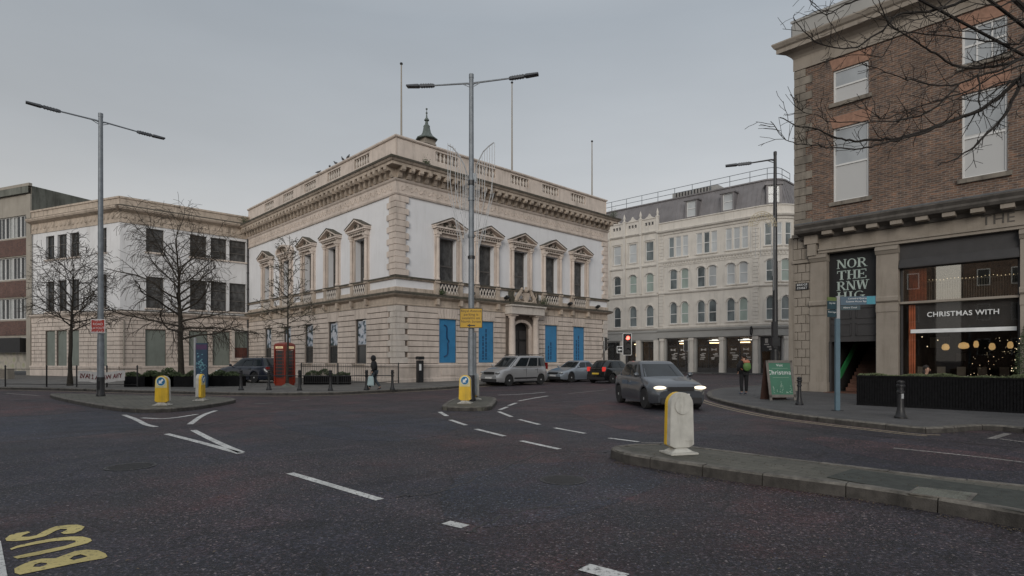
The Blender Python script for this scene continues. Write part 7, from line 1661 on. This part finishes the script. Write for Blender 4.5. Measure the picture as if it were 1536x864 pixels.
def head(t, c, r, yaw=0, hair='short', hood=None):
    """skull with brow, nose, mouth, eyes and ears; +y local is the way the face looks"""
    bb = bpy.data.objects
    return
def person(label, pos, rz, pose, top, trousers, shoe, hairm='hair', hood=None, hair_long=False, H=1.72):
    t = thing('person', (pos[0], pos[1], pos[2]), label, 'person', rz=rz); k = H/1.72; J = {n_: Vector(v)*k for n_, v in pose.items()}
    # body: one continuous surface from feet to crown
    V, E_, Rr = [], [], []
    def add(p, r, par=None): V.append(tuple(p)); Rr.append(r); (E_.append((par, len(V)-1)) if par is not None else None); return len(V)-1
    pel = add(J['pelvis'], (.13*k, .10*k)); wa = add(J['waist'], (.115*k, .09*k), pel); ch = add(J['chest'], (.15*k, .105*k), wa); nb = add(J['neck'], .055*k, ch); hb = add(J['chin'], .06*k, nb); hm = add(J['head'], (.080*k, .095*k), hb); add(J['crown'], (.060*k, .075*k), hm)
    nose = J['head']+Vector((0, .105, -.02))*k; hd = (J['crown']-J['chin'])
    for s in ('l', 'r'):
        h = add(J['hip_'+s], .092*k, pel); kn = add(J['knee_'+s], .058*k, h); an = add(J['ankle_'+s], .04*k, kn); add(J['toe_'+s], (.04*k, .03*k), an)
        sh = add(J['sho_'+s], .06*k, ch); el = add(J['elb_'+s], .043*k, sh); wr = add(J['wri_'+s], .028*k, el)
        dd = (J['wri_'+s]-J['elb_'+s]).normalized(); hand(V, E_, Rr, wr, dd, (0, 1, 0) if abs(dd.y) < .7 else (1, 0, 0))
    skin('body', V, E_, Rr, 'skin', t, 1)
    face = MB(); c = J['head']; fy = .085*k
    face.prism([(c.x-.012, c.z-.045), (c.x+.012, c.z-.045), (c.x+.006, c.z+.01), (c.x-.006, c.z+.01)], lambda p, q: (p[0], c.y+fy+.0+.02*q, p[1])); face.build('nose', 'skin', t, bev=.003, org=(0, 0, 0))
    for s in (-1, 1):
        e = MB(); e.blob((c.x+s*.032, c.y+fy*.98, c.z+.012), (.012, .008, .007), 1); e.build('eye', 'hair', t, org=(0, 0, 0)); e = MB(); e.blob((c.x+s*.083*k, c.y-.005, c.z-.01), (.012, .022, .034), 1); e.build('ear', 'skin', t, org=(0, 0, 0))
    e = MB(); e.blob((c.x, c.y+fy*.97, c.z-.062), (.024, .008, .006), 1); e.build('mouth', 'lips', t, org=(0, 0, 0))
    # clothes
    V, E_, Rr = [], [], []; o = .022*k; bulk = top[1]
    pel = add(J['pelvis']+Vector((0, 0, -.02)), (.165*k+o*bulk, .135*k+o*bulk)); wa = add(J['waist'], (.155*k+o*bulk, .125*k+o*bulk), pel); ch = add(J['chest'], (.17*k+o*bulk*1.6, .13*k+o*bulk*1.4), wa); add(J['neck']-Vector((0, 0, .03)), .07*k+.01, ch)
    for s in ('l', 'r'): sh = add(J['sho_'+s], .08*k+o*bulk*.9, ch); el = add(J['elb_'+s], .062*k+o*bulk*.7, sh); add(J['wri_'+s].lerp(J['elb_'+s], .06), .042*k+o*.3, el)
    skin('coat', V, E_, Rr, top[0], t, 1)
    V, E_, Rr = [], [], []
    pel = add(J['pelvis'], (.145*k, .115*k))
    for s in ('l', 'r'): h = add(J['hip_'+s], .112*k, pel); kn = add(J['knee_'+s], .082*k, h); add(J['ankle_'+s]+Vector((0, 0, .02)), .066*k, kn)
    skin('trousers', V, E_, Rr, trousers, t, 1)
    for s in ('l', 'r'):
        V, E_, Rr = [], [], []; a = add(J['ankle_'+s]+Vector((0, -.03, -.01)), (.045*k, .045*k)); b_ = add((J['ankle_'+s]+J['toe_'+s])/2+Vector((0, 0, -.005)), (.046*k, .04*k), a); add(J['toe_'+s]+Vector((0, .03, 0)), (.04*k, .028*k), b_); skin('shoe', V, E_, Rr, shoe, t, 1)
    hr = MB(); c = (J['head']+J['crown'])/2; hr.blob((c.x, c.y-.018, c.z+.01), (.092*k, .105*k, .105*k), 2, .02)
    hr.v = [(x, min(y, c.y+.075*k if z > c.z+.03 else c.y+.02), z) for x, y, z in hr.v]
    if hair_long: hr.blob((c.x, c.y-.06, c.z-.13), (.09*k, .06*k, .14*k), 2, .03)
    hr.build('hair', hairm, t, smooth=60, org=(0, 0, 0))
    if hood: hd = MB(); hd.blob((c.x, c.y-.035, c.z-.02), (.135*k, .15*k, .165*k), 2, .03); hd.v = [(x, min(y, c.y+.065), z) for x, y, z in hd.v]; hd.build('hood', hood, t, smooth=60, org=(0, 0, 0))
    return t
M['lips'] = pbr('lips', (.30, .10, .09), .5, bmp=0)
M['black_cloth'] = pbr('black_cloth', (.014, .014, .016), .9, var=.3, scale=8, bmp=.3, kind='obj'); M['jeans'] = pbr('grey_blue_trousers', (.045, .06, .075), .9, var=.2, scale=8, bmp=.2, kind='obj'); M['dark_shoe'] = pbr('dark_shoe', (.03, .03, .035), .6, bmp=.1, kind='obj'); M['trainer'] = pbr('blue_grey_trainer', (.10, .12, .17), .6, bmp=.1, kind='obj')
M['pack_green'] = pbr('green_rucksack', (.10, .20, .055), .6, var=.2, scale=6, bmp=.2, kind='obj'); M['pack_orange'] = pbr('orange_strap', (.42, .16, .09), .6, bmp=0, kind='obj'); M['bag_blue'] = pbr('pale_blue_carrier_bag', (.30, .40, .42), .5, var=.15, scale=6, bmp=.2, kind='obj'); M['plaid'] = pbr('muted_pink_jumper', (.22, .15, .14), .9, var=.2, scale=8, bmp=.2, kind='obj')
stand = dict(pelvis=(0, 0, .95), waist=(0, .01, 1.10), chest=(0, 0, 1.30), neck=(0, 0, 1.47), chin=(0, .02, 1.53), head=(0, .015, 1.61), crown=(0, 0, 1.68), hip_l=(-.10, 0, .90), hip_r=(.10, 0, .90), knee_l=(-.11, .03, .49), knee_r=(.11, .0, .49), ankle_l=(-.12, -.04, .08), ankle_r=(.12, .03, .08),
             toe_l=(-.13, .12, .035), toe_r=(.13, .19, .035), sho_l=(-.18, 0, 1.40), sho_r=(.18, 0, 1.40), elb_l=(-.27, -.03, 1.14), elb_r=(.27, -.03, 1.14), wri_l=(-.20, .12, .98), wri_r=(.20, .12, .98))
g = G(1116, 591.5, .12); bpk = person('pedestrian in black walking away, wearing a bright green and orange rucksack', (g[0], g[1], .12), R_(8), stand, ('black_cloth', 1.5), 'black_cloth', 'trainer', H=1.66)
rk = thing('rucksack', (g[0], g[1], .12), 'green rucksack with an orange flap worn by the pedestrian in black', 'rucksack', rz=R_(8)); mb = MB(); mb.blob((0, -.24, 1.16), (.17, .11, .20), 3, .02); mb.v = [(x, y, z) for x, y, z in mb.v]; mb.build('pack', 'pack_green', rk, smooth=60)
mb = MB(); mb.blob((-.01, -.22, 1.34), (.15, .10, .09), 2, .03); mb.build('flap', 'pack_orange', rk, smooth=60); mb = MB(); [mb.tube([(s*.1, -.18, 1.36), (s*.13, -.05, 1.44), (s*.12, .12, 1.36), (s*.14, .14, 1.15), (s*.14, -.12, 1.02)], .018, 5) for s in (-1, 1)]; mb.build('strap', 'pack_orange', rk)
walk = dict(stand); walk.update(knee_l=(-.10, .16, .50), ankle_l=(-.10, .22, .09), toe_l=(-.10, .37, .05), knee_r=(.10, .0, .49), ankle_r=(.10, -.26, .13), toe_r=(.10, -.14, .035), chest=(0, .05, 1.28), neck=(0, .08, 1.45), chin=(0, .11, 1.50), head=(0, .12, 1.58), crown=(0, .10, 1.65), sho_l=(-.17, .05, 1.38), sho_r=(.17, .05, 1.38), elb_l=(-.25, -.06, 1.12), elb_r=(.25, .06, 1.12), wri_l=(-.24, .06, .92), wri_r=(.24, .18, .95))
g = G(562, 585, .12); wk = person('hooded walker in a dark coat carrying a pale carrier bag past the kerbside bollards', (g[0], g[1], .12), R_(86), walk, ('black_cloth', 2.2), 'jeans', 'dark_shoe', hood='black_cloth', H=1.62)
bg = thing('carrier_bag', (g[0]-.12, g[1]-.24, .12), 'pale blue carrier bag held low by the hooded walker', 'bag'); mb = MB(); mb.hexa([(-.17, -.07, .22), (.15, -.07, .2), (.15, .07, .2), (-.17, .07, .22), (-.12, -.03, .66), (.12, -.03, .66), (.12, .03, .66), (-.12, .03, .66)]); mb.build('sack', 'bag_blue', bg, bev=.03); mb = MB(); mb.tube([(-.08, 0, .66), (0, 0, .84), (.08, 0, .66)], .009, 5); mb.build('handle', 'bag_blue', bg)
# seated diner behind the long planter, with chair
sit = dict(stand); sit.update(pelvis=(0, 0, .50), waist=(0, 0, .65), chest=(0, .03, .86), neck=(0, .05, 1.02), chin=(0, .08, 1.08), head=(0, .085, 1.16), crown=(0, .07, 1.23), hip_l=(-.10, .04, .48), hip_r=(.10, .04, .48), knee_l=(-.12, .44, .49), knee_r=(.12, .44, .49), ankle_l=(-.12, .46, .09), ankle_r=(.12, .46, .09), toe_l=(-.12, .6, .04), toe_r=(.12, .6, .04),
            sho_l=(-.17, .03, .95), sho_r=(.17, .03, .95), elb_l=(-.24, .1, .70), elb_r=(.24, .1, .70), wri_l=(-.12, .32, .74), wri_r=(.12, .32, .74))
g = Vector(G(1386, 606, .12)); sd_ = person('dark haired diner in a muted pink jumper seated outside behind the long planter', (g.x, g.y, .12), R_(215), sit, ('plaid', 1.0), 'black_cloth', 'dark_shoe', hair_long=True, H=1.68)
def chair(x, y, rz, label):
    t = thing('chair', (x, y, .12), label, 'chair', 'pavement chairs behind the long planter', rz=rz); mb = MB(); mb.box(-.22, .22, -.2, .22, .42, .45); mb.build('seat', 'greywood', t, bev=.01)
    mb = MB(); [mb.box(-.2, .2, -.24, -.215, .55+i*.1, .62+i*.1) for i in range(4)]; mb.box(-.22, -.19, -.245, -.205, .4, .95); mb.box(.19, .22, -.245, -.205, .4, .95); mb.build('backrest', 'greywood', t, bev=.005)
    for x_ in (-.2, .2):
        for y_ in (-.2, .2): mb = MB(); mb.tube([(x_, y_, 0), (x_, y_, .43)], .013, 5); mb.build('leg', 'iron', t)
    return t
chair(g.x, g.y, R_(215), 'pavement chair with the seated diner on it'); chair(g.x+.9, g.y-.55, R_(170), 'empty grey pavement chair next to the seated diner'); chair(g.x-.75, g.y+.2, R_(40), 'empty pavement chair nearest the open end of the long planter')
t = thing('cafe_table', (g.x-.35, g.y-.45, .12), 'small round pavement table in front of the seated diner', 'table'); mb = MB(); mb.lathe([(.3, .70), (.3, .73)], n=20); mb.build('tabletop', 'greywood', t); mb = MB(); mb.lathe([(.2, 0), (.2, .02), (.03, .05), (.03, .7)], n=12); mb.build('pedestal', 'iron', t)
# ================================================================ BARE TREES
def limb(mb, p, d, L, r, rnd, lvl, P, r1=None):
    """one branch as a bent tapering tube, then its side shoots"""
    k = max(3, int(L/P['seg'])); pts = [Vector(p)]; d = Vector(d).normalized(); rad = [r]; r1 = r1 if r1 is not None else max(P['rmin'], r*.35)
    for i in range(k):
        w = Vector((rnd.gauss(0, 1), rnd.gauss(0, 1), rnd.gauss(0, 1)))*P['wob']; d = (d+w+Vector((0, 0, P['up'][min(lvl, 3)]))*(1/k)).normalized(); pts.append(pts[-1]+d*L/k); rad.append(r+(r1-r)*(i+1)/k)
    mb.tube(pts, rad, 6 if lvl == 0 else (5 if lvl == 1 else (4 if lvl == 2 else 3)), cap=False)
    if lvl >= P['lv']: return
    n = int(P['n'][lvl]*rnd.uniform(.8, 1.2)*(L/P['len'][lvl] if lvl else 1)+.5)
    for i in range(n):
        f = P['from'][lvl]+(1-P['from'][lvl])*((i+rnd.random())/n); q = f*k; a = min(k-1, int(q)); c = pts[a].lerp(pts[a+1], q-a); t = (pts[a+1]-pts[a]).normalized(); rr_ = rad[a]+(rad[a+1]-rad[a])*(q-a)
        s = t.orthogonal().normalized(); s.rotate(Matrix.Rotation(rnd.uniform(0, 6.283)+i*2.4, 3, t)); an = R_(rnd.uniform(*P['ang'][lvl])); nd = t*math.cos(an)+s*math.sin(an)
        nl = P['len'][lvl+1]*rnd.uniform(.6, 1.25)*(1-P['taper']*f); limb(mb, c, nd, nl, max(P['rmin'], min(rr_*.62, P['rad'][lvl+1])), rnd, lvl+1, P)
def tree(x, y, label, P, H, r, seed, lean=(0, 0), grp='bare street trees on the plaza', trunk_h=2.2, leaves=0):
    t = thing('bare_tree', (x, y, .12), label, 'tree', grp); rnd = random.Random(seed); tr = MB(); cr_ = MB()
    k = 9; pts = [Vector((lean[0]*(i/k)**1.5+rnd.gauss(0, .02)*(i > 1), lean[1]*(i/k), H*i/k)) for i in range(k+1)]; rad = [r*1.35]+[r*(1-.86*(i/k)**.9) for i in range(1, k+1)]
    tr.tube(pts, rad, 10); tr.build('trunk', 'bark', t, smooth=60)
    n = P['n'][0]
    for i in range(n):
        f = trunk_h/H+(1-trunk_h/H)*((i+rnd.random()*.6)/n)**P.get('dist', 1); q = f*k; a = min(k-1, int(q)); c = pts[a].lerp(pts[a+1], q-a); az = i*2.399+rnd.uniform(-.4, .4); g_ = (f-trunk_h/H)/(1-trunk_h/H)
        el = R_(P['el'][0]+(P['el'][1]-P['el'][0])*g_); d = Vector((math.cos(az)*math.cos(el), math.sin(az)*math.cos(el), math.sin(el))); L = P['len'][1]*(1-P['taper0']*g_)*rnd.uniform(.8, 1.15)
        limb(cr_, c, d, L, min(P['rad'][1], rad[a]*.6), rnd, 1, P)
    cr_.build('crown', 'twig_brown', t, smooth=0, fix=False)
    if leaves:
        lm = MB(); vs = cr_.v; leafmass(lm, leaves, lambda r_: (lambda p: (p[0]+r_.gauss(0, .03), p[1]+r_.gauss(0, .03), p[2]+r_.gauss(0, .03)))(vs[r_.randrange(len(vs))]), .035, rnd); lm.build('leaves', 'dry_leaf', t, smooth=0, fix=False)
    return t
M['dry_leaf'] = pbr('sparse_brown_green_leaf', (.085, .085, .045), .8, var=.4, scale=5, bmp=0, kind='obj')
P2 = dict(seg=.45, wob=.15, up=(.1, .25, -.45, -.85), lv=3, n=[28, 12, 9, 0], ang=[(40, 70), (30, 62), (30, 65), (0, 0)], len=[8, 4.1, 1.75, .85], rad=[.2, .062, .026, .014], rmin=.0092, taper=.45, taper0=.28, el=(10, 52), dist=1.0, **{'from': [.3, .22, .15, 0]})
g = G(272, 577, .12); tree(g[0], g[1], 'large bare spreading tree with drooping twigs behind the yellow bollard', P2, 7.9, .19, 12, (-.25, 0), trunk_h=2.5)
P1 = dict(P2); P1.update(n=[24, 11, 7, 0], len=[6, 2.5, 1.2, .6], rad=[.1, .045, .018, .010], up=(.1, .35, -.25, -.4), el=(8, 50))
g = G(105, 578.5, .12); tree(g[0], g[1], 'smaller bare tree in front of the triple windows of the annex', P1, 6.6, .12, 31, (.2, 0), trunk_h=2.9)
P3 = dict(P2); P3.update(n=[34, 7, 4, 0], len=[6, 1.75, .7, .32], rad=[.06, .022, .011, .008], up=(.1, .2, -.1, -.1), el=(2, 55), taper0=.62, wob=.08)
g = G(431, 580.5, .12); t3 = tree(g[0], g[1], 'slim young tree with sparse leaves in front of the red telephone box', P3, 7.3, .07, 8, (.05, 0), trunk_h=2.6, leaves=1500)
mb = MB(); mb.lathe([(.45, 0), (.35, .05), (.12, .16), (.1, .2)], n=10); mb.build('root_mound', 'concrete', t3)
# the big tree whose boughs sweep in from the right
bt = thing('overhanging_tree', (12.7, 11.8, .12), 'big bare tree whose dark boughs sweep in across the brick building', 'tree', world=True)
hub = Vector((12.4, 11.4, 6.1)); mb = MB(); mb.tube([(12.7, 11.8, .1), (12.7, 11.8, .5), (12.65, 11.7, 2.5), (12.5, 11.5, 4.8), tuple(hub), (12.3, 11.3, 8.2), (12.6, 11.6, 10.5)], [.36, .26, .23, .21, .2, .15, .05], 12); mb.build('trunk', 'bark', bt, smooth=60)
A = lambda l_: [(1156+x/3.321, y/3.321) for x, y in l_]; Bq = lambda l_: [(1346+x/3.321, y/3.321) for x, y in l_]
LIMBS = [ (Bq([(700, 340), (631, 385), (600, 450), (540, 560), (475, 640), (380, 725), (300, 785), (205, 825)]), .052, 9.0, 8.1),
 (Bq([(700, 330), (631, 370), (520, 470), (415, 545), (300, 590), (190, 630), (80, 670), (0, 690)])+A([(520, 698), (420, 702), (330, 688), (240, 650), (150, 630), (45, 585)]), .055, 9.6, 8.2),
 (Bq([(415, 548), (300, 592), (190, 636), (80, 680), (0, 700)])+A([(560, 715), (480, 735), (350, 740), (210, 722), (130, 715), (60, 680), (0, 605)]), .03, 9.1, 7.9),
 (Bq([(700, 250), (631, 285), (560, 310), (450, 335), (310, 335), (190, 265), (120, 225), (0, 150)])+A([(590, 125), (555, 40), (530, -10)]), .045, 10.2, 9.0),
 (Bq([(700, 265), (631, 290), (500, 350), (390, 385), (300, 420), (180, 425), (90, 405), (0, 380)])+A([(520, 335), (440, 315)]), .032, 9.8, 8.4),
 (Bq([(700, 190), (631, 200), (590, 220), (480, 210), (300, 185), (120, 168), (0, 165)])+A([(560, 278), (490, 275), (320, 285), (260, 300)]), .028, 10.4, 9.4),
 (Bq([(700, 70), (631, 95), (540, 125), (440, 150), (320, 155), (200, 120), (120, 70)]), .026, 10.2, 9.2),
 (Bq([(700, 180), (631, 225), (500, 280), (420, 300), (330, 340), (240, 400)]), .028, 10.0, 9.0),
 (Bq([(520, -60), (340, 0), (240, 35), (120, 60), (0, 75)])+A([(560, 150), (480, 200), (400, 240), (240, 215), (160, 150), (115, 95)]), .040, 10.0, 8.6),
 (Bq([(400, -40), (270, 0), (200, 60), (90, 100), (0, 140)]), .026, 9.8, 9.0),
 (A([(640, -60), (430, 0), (330, 45), (275, 70), (215, 30), (185, -10)]), .022, 9.3, 8.6),
 (Bq([(310, 420), (150, 560), (0, 600)])+A([(631, 605), (500, 605), (300, 605), (230, 575), (140, 545), (97, 470)]), .020, 9.0, 8.0),
 (Bq([(600, 390), (500, 440), (420, 500), (350, 500)]), .022, 9.3, 8.9), (Bq([(400, 380), (410, 450), (405, 510), (430, 570), (475, 640)]), .024, 9.3, 8.9),
 (Bq([(700, 290), (631, 320), (500, 370), (380, 440), (240, 490), (130, 520), (0, 570)])+A([(560, 590), (500, 555), (420, 520)]), .025, 9.7, 8.3),
 (Bq([(560, 400), (470, 430), (370, 480), (230, 520), (120, 570), (0, 605)]), .02, 9.4, 8.5), (Bq([(650, 500), (631, 520), (600, 540), (590, 590)]), .014, 9.0, 8.8),
 (Bq([(640, -30), (520, 30), (400, 20), (240, 90), (180, 170)]), .022, 9.9, 9.2), (Bq([(0, 150), (-60, 90), (-100, 40), (-130, -10)]), .016, 9.0, 8.8), (Bq([(700, 60), (631, 55), (590, 10), (560, -30)]), .03, 10.3, 10.2), (A([(275, 70), (310, 130), (350, 190), (420, 215)]), .012, 8.8, 8.6)]
rnd = random.Random(77); mb = MB()
PT = dict(seg=.13, wob=.16, up=(0, .1, .05, 0), lv=3, n=[0, 0, 3, 0], ang=[(30, 60), (30, 65), (30, 65), (0, 0)], len=[1, 1, .55, .26], rad=[.02, .012, .007, .0045], rmin=.0035, taper=.3, **{'from': [.1, .1, .15, 0]})
roots = []
for pp, r, ya, yb in LIMBS:
    n = len(pp); P = [PX(x, y, ya+(yb-ya)*(i/(n-1))+rnd.uniform(-.06, .06)) for i, (x, y) in enumerate(pp)]
    # soften the polyline
    Q = []
    for i in range(n-1):
        p0, p1, p2, p3 = P[max(0, i-1)], P[i], P[i+1], P[min(n-1, i+2)]
        for k in range(4):
            t_ = k/4; Q.append(.5*((2*p1)+(p2-p0)*t_+(2*p0-5*p1+4*p2-p3)*t_*t_+(3*p1-p0-3*p2+p3)*t_**3)+Vector((rnd.gauss(0, .008), 0, rnd.gauss(0, .008))))
    Q.append(P[-1]); m_ = len(Q); R = [max(.005, r*.72*(1-.82*(i/(m_-1))**.8)) for i in range(m_)]; mb.tube(Q, R, 6, cap=False)
    if pp[0][0] > 1500 or pp[0][1] < -10: mb.tube([hub+Vector((0, 0, max(-1.2, min(2.8, (Q[0].z-hub.z)*.6)))), (hub+Q[0])/2+Vector((.3, .2, .15)), Q[0]], [r*1.7, r*1.25, r], 6, cap=False)
    L = sum((Q[i+1]-Q[i]).length for i in range(m_-1)); cnt = int(L*6)
    for i in range(cnt):
        q = rnd.uniform(.12, 1)*(m_-1); a = min(m_-2, int(q)); c = Q[a].lerp(Q[a+1], q-a); t_ = (Q[a+1]-Q[a]).normalized(); s = t_.orthogonal().normalized(); s.rotate(Matrix.Rotation(rnd.uniform(0, 6.283), 3, t_)); an = R_(rnd.uniform(28, 60))
        limb(mb, c, t_*math.cos(an)+s*math.sin(an)+Vector((0, 0, .12)), rnd.uniform(.12, .6)*(1-.45*q/(m_-1)), max(.0045, R[a]*.38), rnd, 2, PT)
mb.build('crown', 'twig', bt, smooth=0, fix=False)
# a lit shrub at the far end of the window
p = FW.pos(-8.15, .75, 0); t = thing('lit_shrub', (p[0], p[1], .12), 'tall conifer shrub wound with tiny warm lights beside the restaurant window', 'shrub', world=True); mb = MB(); rnd = random.Random(3)
leafmass(mb, 2600, lambda r_: (lambda z, a, q: (p[0]+math.cos(a)*q, p[1]+math.sin(a)*q, .7+z*2.3))(*(lambda z: (z, r_.uniform(0, 6.28), (1-z)**.7*.5*r_.random()**.5+.03))(r_.random())), .04, rnd); mb.build('foliage', 'leaf', t, smooth=0, fix=False)
mb = MB(); mb.tube([(p[0], p[1], .3), (p[0], p[1], 2.9)], .03, 6); mb.lathe([(.22, .12), (.27, .6), (.24, .6)], (p[0], p[1], 0), 12); mb.build('pot', 'charcoal', t)
mb = MB()
for i in range(40): z = rnd.random(); a = rnd.uniform(0, 6.28); q = (1-z)**.7*.5+.03; mb.blob((p[0]+math.cos(a)*q, p[1]+math.sin(a)*q, .75+z*2.2), (.014,)*3, 1)
mb.build('fairy_lights', 'bulb', t)
